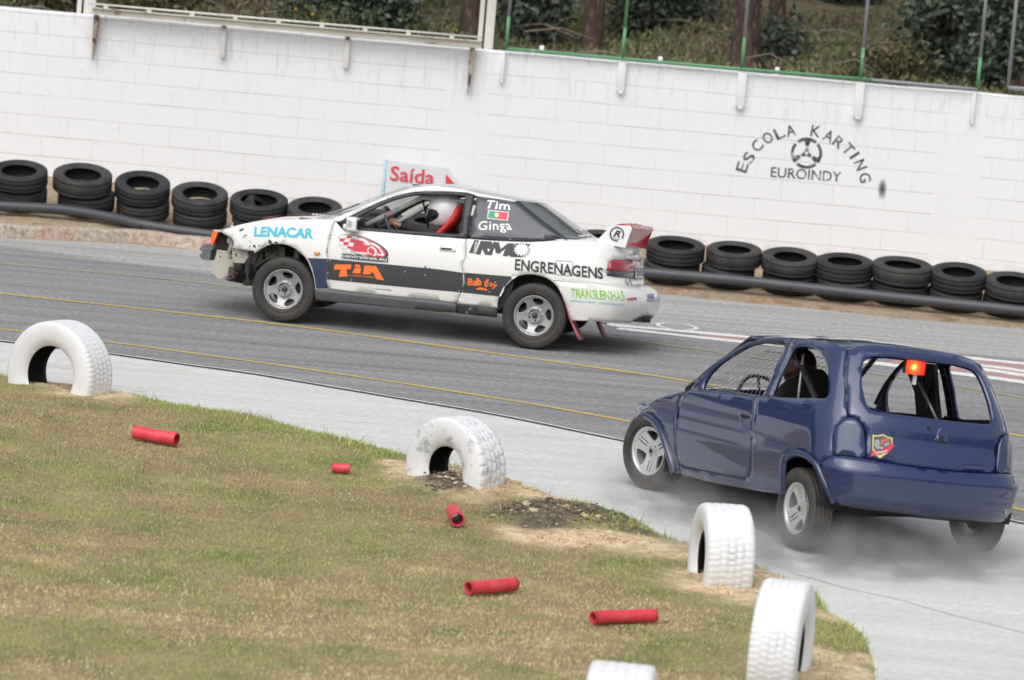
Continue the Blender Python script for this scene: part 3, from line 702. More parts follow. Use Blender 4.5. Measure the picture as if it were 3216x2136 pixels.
BU = [('eucalyptus_shrub',1150,100,1.2,.7,EUC,'blue-green shrub above the middle of the cream beam',3000,.05),
      ('eucalyptus_shrub',1000,100,.9,.7,EUC,'low dark shrub just right of the young pine trunks',1500,.045),
      ('eucalyptus_shrub',1670,140,.7,1.0,EUC,'dark leafy shrub between the tall white post and flared pine trunk',2600,.055),
      ('eucalyptus_shrub',2070,110,1.2,.9,EUC,'dark tangled shrub behind the second green fence post',3400,.05),
      ('eucalyptus_shrub',3010,270,1.5,2.1,EUC,'large dark leafy shrub left of the last green fence post',5000,.06),
      ('eucalyptus_shrub',3125,285,.6,1.5,EUC,'dark shrub between the last fence post and the gate frame',3200,.055),
      ('eucalyptus_shrub',2430,200,.6,.55,EUC,'small blue-green sapling right of the thick reddish trunk',900,.05),
      ('bramble_bush',480,60,1.4,.6,DRY,'dull brownish bush above the left of the cream beam',1800,.04),
      ('bramble_bush',130,30,1.4,.7,DRY,'olive bush at the top left corner above the wall',1800,.04),
      ('eucalyptus_shrub',600,6,1.6,1.0,EUC,'dark shrub at the very top above the left part of the beam',2600,.05),
      ('eucalyptus_shrub',1260,8,1.3,1.0,EUC,'dark shrub at the top edge left of the beam-end pine trunk',2600,.05),
      ('eucalyptus_shrub',1960,6,1.5,1.2,EUC,'dark shrub at the top edge just right of the second green post',3200,.055),
      ('eucalyptus_shrub',2620,4,1.5,.7,EUC,'low dark shrub at the top edge between the third and fourth fence posts',2200,.05),
      ('gorse_bush',1030,150,1.1,.35,GORSE,'low yellow-flowered gorse just over the wall under the beam',1500,.03),
      ('gorse_bush',640,25,.9,.45,GORSE,'yellow-green gorse above the left half of the beam',1300,.03),
      ('bramble_bush',2790,255,.9,.35,DRY,'brown dry bush right of the fourth fence post',2200,.04)]
for nm, sx, sy, w, h, m, lab, n, lf in BU: bush(nm, sx, sy, w, h, m, lab, 'bush', n, lf, 'bushes behind the wall')
# undergrowth: grass, bracken and litter on the slope
n = 75000; X = rng.uniform(-10, 10, n); Y = wall_y(X) + .4 + 17*rng.uniform(0,1,n)**1.1
clump = np.clip(smoothn(X*1.1, Y*.5)*.5+.5, .1, 1)
Z = terrain(X, Y) + rng.uniform(0, .10, n) + rng.uniform(0,.16,n)*clump**2
UG = mat_leaf('undergrowth', [(0,(.095,.12,.045)),(.4,(.14,.165,.065)),(.8,(.19,.205,.09)),(.95,(.25,.23,.13)),(1,(.32,.27,.19))], patch=[(0,(.09,.065,.045)),(.5,(.16,.12,.08)),(.9,(.24,.18,.125)),(1,(.13,.15,.07))], ps=.55)
V, F = leaf_cloud(np.stack([X,Y,Z],1), rng.uniform(.018,.04,n), 3.4, 1.3)
tag(fast_mesh('undergrowth', V, F, UG), kind='stuff', label='dry grass, bracken and leaf litter covering the slope behind the wall')
mb = MB()
for k in range(46):
    x = rng.uniform(-8, 8); y = wall_y(x)+rng.uniform(2, 13); z = height(x,y)+rng.uniform(.1,.4); a = rng.uniform(-.5,.5); L = rng.uniform(.4,1.6)
    mb.tube([(x,y,z), (x+L*.5*math.cos(a), y+L*.5*math.sin(a), z+.08), (x+L*math.cos(a), y+L*math.sin(a), z-.05)], .008, flat('dead_twig', (.30,.24,.20), .9), 5)
tag(mb.build('dead_branches'), kind='stuff', label='thin pale dead branches scattered on the slope')

# woods further round the circuit, outside this view (the cars' paint mirrors them)
C = []
for k in range(290):
    if k >= 230: x = rng.uniform(-14, 40); y = 74 + rng.uniform(0, 14)
    elif k < 110: x = rng.uniform(-95, -14); y = 53 + rng.uniform(0, 14) - .05*x
    elif k < 175: a = rng.uniform(R(-10), R(75)); r = rng.uniform(60, 80); x, y = 5+r*math.cos(a)*1.0, 25-r*math.sin(a)
    else: a = rng.uniform(R(100), R(200)); r = rng.uniform(60, 80); x, y = r*math.cos(a), 10-abs(r*math.sin(a))
    if k < 230 and 12 < x and y > 45: continue
    H = rng.uniform(7, 13); C.append(rng.normal(size=(130, 3))*(1.9, 1.9, H*.22) + (x, y, H*.55))
C = np.concatenate(C); C[:,2] = np.maximum(C[:,2], .3); V, F = leaf_cloud(C, rng.uniform(.5, .9, len(C)), 1.8)
tag(fast_mesh('distant_wood', V, F, MPINE), kind='stuff', label='dark pine wood standing round the circuit')
# ------------------------------------------------------------------ grass of the infield
def mat_grass():
    m, t, b = nodemat('grass_blades'); g = N(t, 'ShaderNodeNewGeometry'); v = coords(t); rp = g.outputs['Random Per Island']
    straw = ramp(t, rp, [(0,(.30,.25,.11)),(.5,(.47,.40,.19)),(.9,(.60,.52,.28)),(1,(.64,.58,.38))])
    dry = ramp(t, rp, [(0,(.62,.47,.23)),(.5,(.86,.69,.37)),(1,(.95,.80,.50))])
    brown = ramp(t, rp, [(0,(.27,.18,.11)),(.6,(.45,.31,.195)),(1,(.58,.34,.15))])
    teal = ramp(t, rp, [(0,(.19,.235,.12)),(.6,(.31,.36,.19)),(1,(.42,.46,.27))])
    green = ramp(t, rp, [(0,(.20,.29,.06)),(.5,(.35,.43,.12)),(1,(.50,.55,.18))])
    at = N(t, 'ShaderNodeAttribute', attribute_name='rim'); ad = N(t, 'ShaderNodeAttribute', attribute_name='dry')
    c = mix(t, ad.outputs['Fac'], straw, dry)
    c = mix(t, ramp(t, noise(t, coords(t, (.7,1,1)), 5.0, 5, .8), [(.50, g3(0)), (.60, g3(.75))]), c, brown)
    c = mix(t, ramp(t, noise(t, coords(t, (.7,1.2,1), (0,0,.5)), 3.6, 5, .8), [(.50, g3(0)), (.62, g3(.75))]), c, teal)
    sm = N(t, 'ShaderNodeMath', operation='ADD'); t.links.new(noise(t, coords(t, (.8,1,1)), .95, 6, .7), sm.inputs[0]); t.links.new(at.outputs['Fac'], sm.inputs[1])
    t.links.new(mix(t, ramp(t, sm.outputs[0], [(.47, g3(.0)), (.60, g3(.9))]), c, green), b.inputs['Base Color'])
    b.inputs['Roughness'].default_value = .7; b.inputs['Specular IOR Level'].default_value = .25; return m
GREENS = [((2100,1830),.45,.30),((1700,1700),.35,.22),((2040,1780),.4,.2),((2660,2040),.4,.35),((500,1600),.9,.14),((1100,1470),.8,.2),((850,1750),1.0,.12),((60,2060),1.2,.14),((2300,2060),.5,.22),((1250,1400),.5,.25),((600,2100),.8,.12),((1850,1720),.3,.2)]
def grass(name, n, hmin, hmax, wid, dens, label):
    X = rng.uniform(-4.6, 4.6, n); Y = 24.2 + (39.5-24.2)*rng.uniform(0,1,n)**1.0
    poly = np.array([(-8.0, INFIELD[0][1]+.2)] + [q for q in INFIELD if q[0] > -8] + [(INFIELD[-1][0], 20.0), (-8.0, 20.0)])
    c = np.zeros(n, bool)
    for i in range(len(poly)):
        (x1,y1),(x2,y2) = poly[i], poly[i-1]
        with np.errstate(divide='ignore', invalid='ignore'):
            c ^= ((y1 > Y) != (y2 > Y)) & (X < (x2-x1)*(Y-y1)/(y2-y1)+x1)
    X, Y = X[c], Y[c]; px = project(np.stack([X,Y,0*X],1)); k = (px[:,0] > -60)&(px[:,0] < 3280)&(px[:,1] < 2230); X, Y = X[k], Y[k]
    z, s, mu, d = infield_z(X, Y, True); s = np.clip(s*1.6-.15, 0, 1); 
    keep = rng.uniform(size=len(X)) < dens(X, Y, d)*(1-s)**1.5*(1-.7*np.clip(mu*1.8-.3,0,1))
    X, Y, z, d = X[keep], Y[keep], z[keep], d[keep]; n = len(X)
    h = rng.uniform(hmin, hmax, n)*(1+.5*np.exp(-(d/.35)**2)); a = rng.uniform(0, 6.28, n); l = rng.normal(0, .5, (n,2))*h[:,None]
    dx, dy = np.cos(a)*wid/2, np.sin(a)*wid/2
    B = np.stack([X,Y,z-.005],1); V = np.stack([B-np.stack([dx,dy,0*dx],1), B+np.stack([dx,dy,0*dx],1), B+np.stack([l[:,0],l[:,1],h],1)],1).reshape(-1,3)
    o = fast_mesh(name, V, np.arange(3*n).reshape(-1,3), MGRASS); at = o.data.attributes.new('rim', 'FLOAT', 'POINT')
    gr = np.exp(-(d/.75)**2)*.24
    for (px, py), rx, w_ in GREENS:
        Q = ground(px, py); gr = np.maximum(gr, w_*np.exp(-((X-Q.x)/rx)**2-((Y-Q.y)/(rx*1.5))**2))
    at.data.foreach_set('value', np.repeat(gr - .03, 3).astype(np.float32))
    at = o.data.attributes.new('dry', 'FLOAT', 'POINT'); at.data.foreach_set('value', np.repeat(np.clip((30.2-Y)/2.4 + .35*smoothn(X*1.4, Y*1.1), 0, 1), 3).astype(np.float32)); return tag(o, kind='stuff', label=label)
MGRASS = mat_grass()
grass('grass', 640000, .009, .026, .0075, lambda X,Y,d: .75+0*X, 'short straw-brown and green grass of the infield')
grass('grass_tufts', 130000, .03, .075, .008, lambda X,Y,d: np.clip(smoothn(X*2.9,Y*2.3)*1.2-.55,0,1)*.5 + .45*np.exp(-((d-.12)/.22)**2)*np.clip(smoothn(X*4,Y*3)+.4,0,1), 'taller green grass tufts along the concrete edge and in patches')
# pale chips of stone lying in the grass
mb = MB(); MCHIP = flat('pale_stone_chip', (.50,.42,.31), .9, var=.2)
for k in range(110):
    sx, sy = (rng.uniform(0, 2500), rng.uniform(1380, 2100)); P = ground(sx, sy)
    if not inside((P.x, P.y), [(-8.0, INFIELD[0][1]+.2)] + INFIELD + [(INFIELD[-1][0], 20.0), (-8.0, 20.0)]): continue
    r = rng.uniform(.005, .014); zz = float(infield_z(P.x, P.y)); bm = bmesh.new(); bmesh.ops.create_icosphere(bm, subdivisions=1, radius=r)
    Vv = [(P.x+v.co.x*rng.uniform(.8,1.6), P.y+v.co.y, zz+.012+v.co.z*.6) for v in bm.verts]; mb.add(Vv, [[v.index for v in f.verts] for f in bm.faces], MCHIP); bm.free()
tag(mb.build('stone_chips'), kind='stuff', label='small pale stone chips scattered in the grass')
# ------------------------------------------------------------------ tyres, pipe rail, red tubes
def mat_rubber(name, col, dust=(.20,.19,.175), thr=.5, tread=False):
    m, t, b = nodemat(name); v = coords(t)
    f = ramp(t, noise(t, v, 4, 6, .7), [(thr-.12, g3(0)), (thr+.2, g3(.65))])
    t.links.new(mix(t, f, col, dust), b.inputs['Base Color']); b.inputs['Roughness'].default_value = .62; b.inputs['Specular IOR Level'].default_value = .35
    bump(t, b, noise(t, v, 70, 3), .25, .002); return m
MRUB = [mat_rubber('old_tyre_rubber', (.020,.021,.023), (.052,.052,.053), .55), mat_rubber('dusty_tyre_rubber', (.026,.026,.026), (.080,.075,.068), .47)]
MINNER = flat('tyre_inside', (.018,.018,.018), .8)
def tyre_profile(Ro, W, Rb, sw=.012, grooves=3, gd=.0022):
    h = W/2; P = [(Rb, -h*.72), (Rb+.012, -h*.86), ((Ro+Rb)/2, -h-sw*.4), (Ro-.028, -h*.97), (Ro-.010, -h*.88), (Ro-.002, -h*.78)]
    for g in np.linspace(-.55, .55, grooves): P += [(Ro, h*g-.005), (Ro-gd, h*g-.003), (Ro-gd, h*g+.003), (Ro, h*g+.005)]
    P += [(Ro-.002, h*.78), (Ro-.010, h*.88), (Ro-.028, h*.97), ((Ro+Rb)/2, h+sw*.4), (Rb+.012, h*.86), (Rb, h*.72)]
    inner = [(Rb, h*.72), (Rb+.004, h*.62), (Rb+.03, h*.72), ((Ro+Rb)/2, h*.8), (Ro-.03, h*.6), (Ro-.022, 0), (Ro-.03, -h*.6), ((Ro+Rb)/2, -h*.8), (Rb+.03, -h*.72), (Rb+.004, -h*.62), (Rb, -h*.72)]
    return P, inner
def tyre_mesh(Ro, W, Rb, m, axis='z', grooves=3):
    P, I = tyre_profile(Ro, W, Rb, grooves=grooves); mb = MB(); mb.lathe(P, m, 56, axis); mb.lathe(I, MINNER, 56, axis); return mb
COLS = [(61,543,-.1),(272,556,.1),(456,597,.2),(636,629,.15),(817,651,.1),(994,664,.1),(1170,690,0),(1345,705,0),(1520,722,0),(1700,738,0),(1886,750,0),
        (2118,771,0),(2298,787,.0),(2486,815,0),(2659,838,0),(2829,861,0),(3003,878,0),(3174,899,0),(3350,915,0),(-120,530,0)]
ORD = ['first','second','third','fourth','fifth','sixth','seventh','eighth','ninth','tenth','eleventh','twelfth','thirteenth','fourteenth','fifteenth','sixteenth','seventeenth','eighteenth','nineteenth','twentieth']
protos = {}
row = []
cols = sorted(COLS)
for i, (sx, sy, tl) in enumerate(cols):
    r_ = random.Random(i*7+3); left = sx < 1000
    w1, w2 = (r_.uniform(.165,.19) if left else r_.uniform(.18,.205)), r_.uniform(.175,.20)
    if i % 4 == 2: w1 += .015
    Ro = r_.uniform(.292,.318)
    X = ground(sx, sy, .6).x
    for _ in range(4):          # where the sight line passes over the row's centre line
        Yr = float(np.interp(X, [-7,-4,-2,0,6], [far_edge(-7)+.62, far_edge(-4)+.62, far_edge(-2)+.66, far_edge(0)+.75, far_edge(6)+.52])); r = sight(sx, sy); X = float((CO + r*(Yr/r[1]))[0])
    P = Vector((X, Yr, 0)); zb = height(P.x, P.y) + (.06 if left else .03); row.append((P.x, P.y, zb))
    tilt = R(17 if left else 10) + r_.uniform(-.03,.06)
    for lev in (0, 1):
        W = w2 if lev == 0 else w1; key = (i % 7, lev)
        if key not in protos:
            protos[key] = tyre_mesh(Ro*(1.0 if lev else .96), W, (.175+.01*(i%3)) if lev else .16, MRUB[(i+lev) % 2], 'z', 2+(i%2)); 
            if lev == 0: protos[key].lathe([(0,W*.25),(.22,W*.25)], MINNER, 24, 'z')  # dark disc added across the hole, standing in for the shade inside
            protos[key] = protos[key].build('barrier_tyre'); o = protos[key]; protos[(key,'w')] = W
        else: o = protos[key].copy(); COL.objects.link(o)
        W = protos[(key,'w')]
        z = zb + (.0 if lev == 0 else .01) + (W/2 if lev == 0 else protos[((i % 7, 0),'w')] + W/2)
        jx, jy = r_.uniform(-.04,.04), r_.uniform(-.03,.03)
        Tl = Matrix.Rotation(tilt*(1 if lev else .92), 4, 'X') @ Matrix.Rotation(r_.uniform(-.03,.03), 4, 'Y') @ Matrix.Rotation(r_.uniform(0,6), 4, 'Z')
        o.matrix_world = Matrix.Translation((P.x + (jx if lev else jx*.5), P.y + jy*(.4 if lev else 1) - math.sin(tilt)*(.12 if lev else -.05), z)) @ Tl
        lr = (f'{ORD[i]} tyre column from the left end of the barrier' if sx < 1000 else f'{ORD[len(cols)-1-i]} tyre column from the right end of the barrier')
        tag(o, f'{"upper" if lev else "lower"} black tyre of the {lr}', 'tyre', 'old tyres stacked two high along the wall')
o = tyre_mesh(.25, .16, .165, MRUB[0], 'z', 3).build('barrier_tyre')   # small tyre slipped inside a big one
P = Vector((row[5][0], row[5][1], 0)); o.matrix_world = Matrix.Translation((P.x+.03, P.y+.03, height(P.x,P.y)+.24)) @ Matrix.Rotation(R(38), 4, 'Y') @ Matrix.Rotation(R(10), 4, 'X')
tag(o, 'smaller tyre dropped tilted inside the column by the white car nose', 'tyre')
# pipe
MPIPE = flat('dark_grey_pipe', (.065,.07,.08), .42, var=.15, scale=2)
RX = [r[0] for r in row]; RY = [r[1] for r in row]
def pipe_pt(sx, sy):
    X = ground(sx, sy, .3).x; r = sight(sx, sy)
    for _ in range(4):
        Yp = np.interp(X, RX, RY) - .355; t = Yp/r[1]; P = CO + r*t; X = P[0]
    return Vector(P)
pp = [pipe_pt(*q) for q in ((-150,640),(0,647),(199,659),(348,684),(448,706),(672,739),(1000,775),(1400,806),(1750,832),(2036,856),(2298,879),(2486,899),(2808,934),(3022,956),(3216,977),(3400,996))]
proot = empty('pipe_rail', Matrix.Translation(pp[0]), label='long dark grey pipe bolted in front of the tyre row', cat='pipe rail')
mb = MB(); mb.tube([p-pp[0] for p in spline([tuple(p) for p in pp], 6) for p in [Vector(p)]], .056, MPIPE, 16); mb.build('pipe', proot)
MBOLT = flat('black_bolt', (.015,.015,.015), .5)
for q in ((51,657),(250,678),(443,711),(628,740),(2109,872),(2301,890),(2481,907),(2654,929),(2829,945),(2998,965),(3167,981)):
    P = pipe_pt(*q)-pp[0]; mb = MB(); mb.lathe([(.0,-.012),(.012,-.012),(.017,-.004),(.017,.02)], MBOLT, 10, 'y', Matrix.Translation((P.x, P.y-.056, P.z+.006))); mb.build('bolt', proot)

# white half-buried tyres
def mat_white_rubber(name, wear, wc=(.30,.33,.38)):
    m, t, b = nodemat(name); v = coords(t)
    n = noise(t, coords(t, (1,1.6,1)), 7, 7, .8); f = ramp(t, n, [(wear-.03, g3(0)), (wear+.03, g3(.8))])
    base = ramp(t, noise(t, v, 2.5, 4), [(.3,(.70,.71,.73)),(.7,(.82,.82,.83))])
    g = N(t, 'ShaderNodeNewGeometry'); sp = N(t, 'ShaderNodeSeparateXYZ'); t.links.new(v, sp.inputs[0])
    ag = N(t, 'ShaderNodeAttribute', attribute_name='groove'); gm = N(t, 'ShaderNodeMath', operation='MULTIPLY'); t.links.new(ag.outputs['Fac'], gm.inputs[0]); t.links.new(ramp(t, noise(t, v, 5, 4, .7), [(.45, g3(.08)), (.66, g3(1))]), gm.inputs[1])
    t.links.new(mix(t, gm.outputs[0], mix(t, f, base, wc), (.50,.52,.55)), b.inputs['Base Color']); b.inputs['Roughness'].default_value = .6
    bump(t, b, noise(t, v, 38, 5, .7), .45, .005); return m
def arch_tyre(base_px, yaw, Ro, W, Rb, sink, label, wear, lugs=34, tilt=0, lug_h=.0045, px_w=None, bare=None):
    P = ground(*base_px); P.z = .03; M = Matrix.Translation((P.x, P.y, P.z + Ro*0 + (sink))) @ Matrix.Rotation(R(yaw), 4, 'Z') @ Matrix.Rotation(R(tilt), 4, 'X')
    root = empty('white_arch_tyre', M, label=label, cat='tyre', group='white painted tyres half buried along the infield edge')
    m = mat_white_rubber('chipped_white_paint', wear)
    seg = 264; h = W/2; V, F, GV = [], [], []
    prof = [(Rb,-h*.74),(Rb+.015,-h*.88),(Rb+(Ro-Rb)*.35,-h*1.0),(Rb+(Ro-Rb)*.6,-h*1.01),(Ro-.030,-h*.985),(Ro-.008,-h*.93),*[(Ro+.004*(1-q*q), h*q) for q in np.linspace(-.80,.80,21)],(Ro-.008,h*.93),(Ro-.030,h*.985),(Rb+(Ro-Rb)*.6,h*1.01),(Rb+(Ro-Rb)*.35,h*1.0),(Rb+.015,h*.88),(Rb,h*.74)]
    n = len(prof); r_ = random.Random(lugs)
    for k in range(seg):
        a = 2*math.pi*k/seg
        for j, (r, y) in enumerate(prof):
            rr = r; gv = 0.0
            if 5 <= j <= n-6:
                q = y/h; blk = int((q+.80)/.32); ph = (k*lugs*1.5/seg + .5*(blk % 2) + .25*math.sin(blk*2.1)) % 1
                if ph < .24: rr -= lug_h; gv = 1
                if abs(((q+.80)/.32) % 1 - .0) < .22 and 0 < blk < 5: rr -= lug_h*.9; gv = 1
            V.append((rr*math.cos(a), y, rr*math.sin(a))); GV.append(gv)
        F += [(k*n+i, k*n+i+1, ((k+1) % seg)*n+i+1, ((k+1) % seg)*n+i) for i in range(n-1)]
    mb = MB(); mb.add(V, F, m, True); o = mb.build('painted_tread', root); at = o.data.attributes.new('groove', 'FLOAT', 'POINT'); at.data.foreach_set('value', np.array(GV, np.float32))
    _, I = tyre_profile(Ro, W, Rb); mb = MB(); mb.lathe(I, MINNER, 72, 'y'); mb.build('bare_inside', root)
    return root
ATS = [((183,1240), -33, .430, .31, .235, .135, 'largest white half-buried tyre at the left edge of the photo', .68, 44, 0),
       ((1425,1540), -40, .375, .29, .165, .135, 'white half-buried tyre with worn grey patches beside the sand heap', .58, 20, 0),
       ((2257,1838), -81, .365, .32, .19, .145, 'white half-buried tyre standing before the blue car rear wheel', .68, 36, 0),
       ((2444,2140), -101, .42, .29, .21, .155, 'white half-buried tyre at bottom right nearest the concrete', .66, 44, 0),
       ((1930,2392), -95, .40, .36, .20, .10, 'white half-buried tyre cut off by the bottom edge of the photo', .66, 44, 0)]
for a in ATS: arch_tyre(a[0], a[1], a[2], a[3], a[4], a[5], a[6], a[7], a[8], a[9])

# clods of turned earth by the worn white tyre
CL1, CL2 = flat('dark_clod', (.19,.15,.10), .95, var=.5, scale=30), flat('sand_clod', (.66,.52,.34), .95, var=.35, scale=30)
mb = MB()
for k in range(900):
    (cx, cy), sg_ = [((1690,1632),(110,26)), ((1850,1640),(110,28)), ((1400,1552),(55,16)), ((1590,1548),(120,26)), ((1900,1722),(170,16)), ((2320,1850),(90,26)), ((1330,1500),(60,14)), ((2590,2100),(80,40))][k % 8]
    P = ground(rng.normal(cx, sg_[0]*.55), rng.normal(cy, sg_[1]*.55))
    if not inside((P.x, P.y), [(-8.0, INFIELD[0][1]+.2)] + INFIELD + [(INFIELD[-1][0], 20.0), (-8.0, 20.0)]): continue
    r = abs(rng.normal(0, .009))+.005; bm = bmesh.new(); bmesh.ops.create_icosphere(bm, subdivisions=1, radius=r); zz = float(infield_z(P.x, P.y))
    mb.add([(P.x+v.co.x*rng.uniform(.7,1.7), P.y+v.co.y*rng.uniform(.7,1.4), zz+r*.25+v.co.z*rng.uniform(.5,.9)) for v in bm.verts], [[v.index for v in f.verts] for f in bm.faces], CL1 if (k % 8 in (0,1,2) and rng.uniform() < .75) else CL2, False); bm.free()
tag(mb.build('earth_clods'), kind='stuff', label='crumbled clods of dark earth and pale sand around the white tyres')
# red plastic tubes in the grass
def mat_red():
    m, t, b = nodemat('red_foam'); v = coords(t)
    t.links.new(mix(t, ramp(t, noise(t, v, 14, 6, .7), [(.52, g3(0)), (.72, g3(.5))]), ramp(t, noise(t, v, 9, 3), [(.3,(.60,.035,.06)),(.7,(.78,.07,.10))]), (.42,.18,.13)), b.inputs['Base Color']); b.inputs['Roughness'].default_value = .45
    b.inputs['Subsurface Weight'].default_value = .0; return m
MREDT = mat_red(); MREDI = flat('red_foam_inside', (.55,.04,.06), .6, var=.2)
def red_tube(p0, p1, wpx, lab, bend=0, open_end=1, flare=1.0):
    A, B = ground(*p0), ground(*p1); s = FPX*K/((np.array(A)-CO)@CF); r = wpx/s/2
    A.z = float(infield_z(A.x, A.y))+r*1.25; B.z = float(infield_z(B.x, B.y))+r*1.25
    root_c = (A+B)/2; d = B-A; n = Vector((-d.y, d.x, 0)).normalized(); k = 14; pts = []
    for i in range(k+1):
        t = i/k; pts.append(A+d*t+n*bend*math.sin(math.pi*t)-root_c+Vector((0,0,.0015*math.sin(t*9))))
    rr = [r*(1+(flare-1)*(1-i/k)**2 + .008*math.sin(i*1.9)) for i in range(k+1)]
    mb = MB(); mb.tube(pts, rr, MREDT, 20, cap=False); mb.tube(pts, [q*.80 for q in rr], MREDI, 20, cap=False)
    m = 20; n1 = (k+1)*m
    V = mb.V
    for e, f in ((0, 0), (k, 0)):
        mb.F += [((e*m+j), (e*m+(j+1) % m), n1+e*m+(j+1) % m, n1+e*m+j) for j in range(m)]; mb.I += [0]*m; mb.S += [False]*m
    o = mb.build('red_tube', M=Matrix.Translation(root_c)); tag(o, lab, 'tube', 'red tubes lying in the grass')
red_tube((420,1400), (552,1420), 42, 'red tube lying upper left in the grass, near the largest white tyre', .0)
red_tube((1040,1506), (1096,1510), 31, 'short stubby red tube lying left of the worn white tyre', 0)
red_tube((1433,1680), (1419,1652), 46, 'red tube end-on, its round opening facing the viewer', 0)
red_tube((1467,1893), (1612,1880), 44, 'red tube lying slightly tilted left of the last red tube', -.01)
red_tube((1858,1985), (2055,1980), 43, 'long bent red tube lying rightmost with a split in its side', .012)
P = ground(2087, 1977); mb = MB(); bm = bmesh.new(); bmesh.ops.create_icosphere(bm, subdivisions=2, radius=.02)
mb.add([(v.co.x*1.3, v.co.y*.8, v.co.z*.6*(1+.2*math.sin(v.co.x*90))) for v in bm.verts], [[v.index for v in f.verts] for f in bm.faces], MCHIP, True); bm.free()
tag(mb.build('pebble', M=Matrix.Translation((P.x, P.y, float(infield_z(P.x,P.y))+.02))), 'pale pebble at the right end of the longest red tube', 'stone')
# ================================================================== CAR BODY TOOLS
def smootherp(z, pts):
    x = [p[0] for p in pts]; y = [p[1] for p in pts]
    z = np.asarray(z, float)
    m = np.gradient(np.array(y), np.array(x))
    i = np.clip(np.searchsorted(x, z)-1, 0, len(x)-2); X0 = np.array(x)[i]; X1 = np.array(x)[i+1]; h = X1-X0; t = np.clip((z-X0)/h, 0, 1)
    Y = np.array(y); t2, t3 = t*t, t*t*t
    return (2*t3-3*t2+1)*Y[i] + (t3-2*t2+t)*h*m[i] + (-2*t3+3*t2)*Y[i+1] + (t3-t2)*h*m[i+1]
class Wrap:
    """Closed body wall. u runs along the side (u = x) and round the ends to the centre line; z is height."""
    def __init__(s, hw, xr, xf, Lr, Lf, nr=2.6, nf=2.6, zref=.6, bow=.0, xm=0):
        s.hw, s.xr, s.xf, s.Lr, s.Lf, s.nr, s.nf, s.bow, s.xm = hw, xr, xf, Lr, Lf, nr, nf, bow, xm
        f = lambda t: float(smootherp(zref, t))
        s.ur, s.uf = f(xr)+f(Lr), f(xf)-f(Lf)
        s.tab = []
        for L, n in ((f(Lr), nr), (f(Lf), nf)):
            th = np.linspace(0, math.pi/2, 400); X = L*np.sin(th)**(2/n); Y = f(hw)*np.maximum(np.cos(th), 0)**(2/n)
            a = np.concatenate([[0], np.cumsum(np.hypot(np.diff(X), np.diff(Y)))]); s.tab.append((a, th, a[-1]))
        s.uc_r, s.uc_f = s.ur - s.tab[0][2], s.uf + s.tab[1][2]      # u at the rear / front centre line
    def P(s, u, z):
        u = np.asarray(u, float); z = np.asarray(z, float)
        sg = np.where((u < s.uc_r) | (u > s.uc_f), -1.0, 1.0)
        u = np.where(u < s.uc_r, 2*s.uc_r-u, u); u = np.where(u > s.uc_f, 2*s.uc_f-u, u)
        hw, xr, xf, Lr, Lf = [smootherp(z, q) for q in (s.hw, s.xr, s.xf, s.Lr, s.Lf)]
        xa, xb = xr+Lr, xf-Lf
        x = xa + (u-s.ur)/(s.uf-s.ur)*(xb-xa); y = hw*np.ones_like(x)
        a, th, L = s.tab[0]; t = np.interp(s.ur-u, a, th); r = u < s.ur
        x = np.where(r, xa - Lr*np.sin(t)**(2/s.nr), x); y = np.where(r, hw*np.maximum(np.cos(t), 1e-9)**(2/s.nr), y)
        a, th, L = s.tab[1]; t = np.interp(u-s.uf, a, th); r = u > s.uf
        x = np.where(r, xb + Lf*np.sin(t)**(2/s.nf), x); y = np.where(r, hw*np.maximum(np.cos(t), 1e-9)**(2/s.nf), y)
        y = y*(1 - s.bow*(x-s.xm)**2)
        return np.stack([x, y*sg, z*np.ones_like(x)], -1)
    def Nn(s, u, z, e=.004):
        du = s.P(np.asarray(u)+e, z)-s.P(np.asarray(u)-e, z); dz = s.P(u, np.asarray(z)+e)-s.P(u, np.asarray(z)-e)
        n = np.cross(dz, du); return n/np.maximum(np.linalg.norm(n, axis=-1, keepdims=True), 1e-12)
class Flat:
    """Vertical plane at constant y (wheel housings, frames): u = x."""
    def __init__(s, y): s.y = y
    def P(s, u, z): u = np.asarray(u, float); return np.stack([u, s.y+0*u, np.asarray(z, float)+0*u], -1)
    def Nn(s, u, z): u = np.asarray(u, float); return np.stack([0*u, 0*u+1, 0*u], -1)
class Car:
    def __init__(s, M): s.M = M; s.A = np.array(M); s.grid = {}
    def pix(s, P): return project(P @ s.A[:3,:3].T + s.A[:3,3])
    def trace(s, surf, pts, off=0.0):
        """(u, z) on the curved surface where each surveyed sight line meets it"""
        if id(surf) not in s.grid:
            us = np.linspace(getattr(surf, 'uc_r', -2.2)-.8, getattr(surf, 'uc_f', 2.2)+.2, 170); zs = np.linspace(.1, 1.5, 60)
            U, Z = np.meshgrid(us, zs); s.grid[id(surf)] = (surf, U.ravel(), Z.ravel(), s.pix(surf.P(U.ravel(), Z.ravel())), s.facing(surf, U.ravel(), Z.ravel()))
        _, U, Z, G, fc = s.grid[id(surf)]; out = []
        for p in pts:
            p = np.array(p, float); d = ((G-p)**2).sum(1) + np.where(fc, 0, 1e5); k = int(np.argmin(d)); u, z = U[k], Z[k]
            for it in range(25):
                q = s.pix(surf.P(np.array([u, u+1e-4, u]), np.array([z, z, z+1e-4]))); f = q[0]-p
                if np.abs(f).max() < .02: break
                J = np.stack([(q[1]-q[0])/1e-4, (q[2]-q[0])/1e-4], 1)
                try: dx = np.linalg.solve(J, -f)
                except Exception: break
                dx = np.clip(dx, -.08, .08); u, z = u+dx[0], z+dx[1]
            out.append((float(u), float(z)))
        return out
    def facing(s, surf, U, Z):
        n = surf.Nn(U, Z) @ s.A[:3,:3].T; P = surf.P(U, Z) @ s.A[:3,:3].T + s.A[:3,3]; return ((CO-P)*n).sum(1) > 0
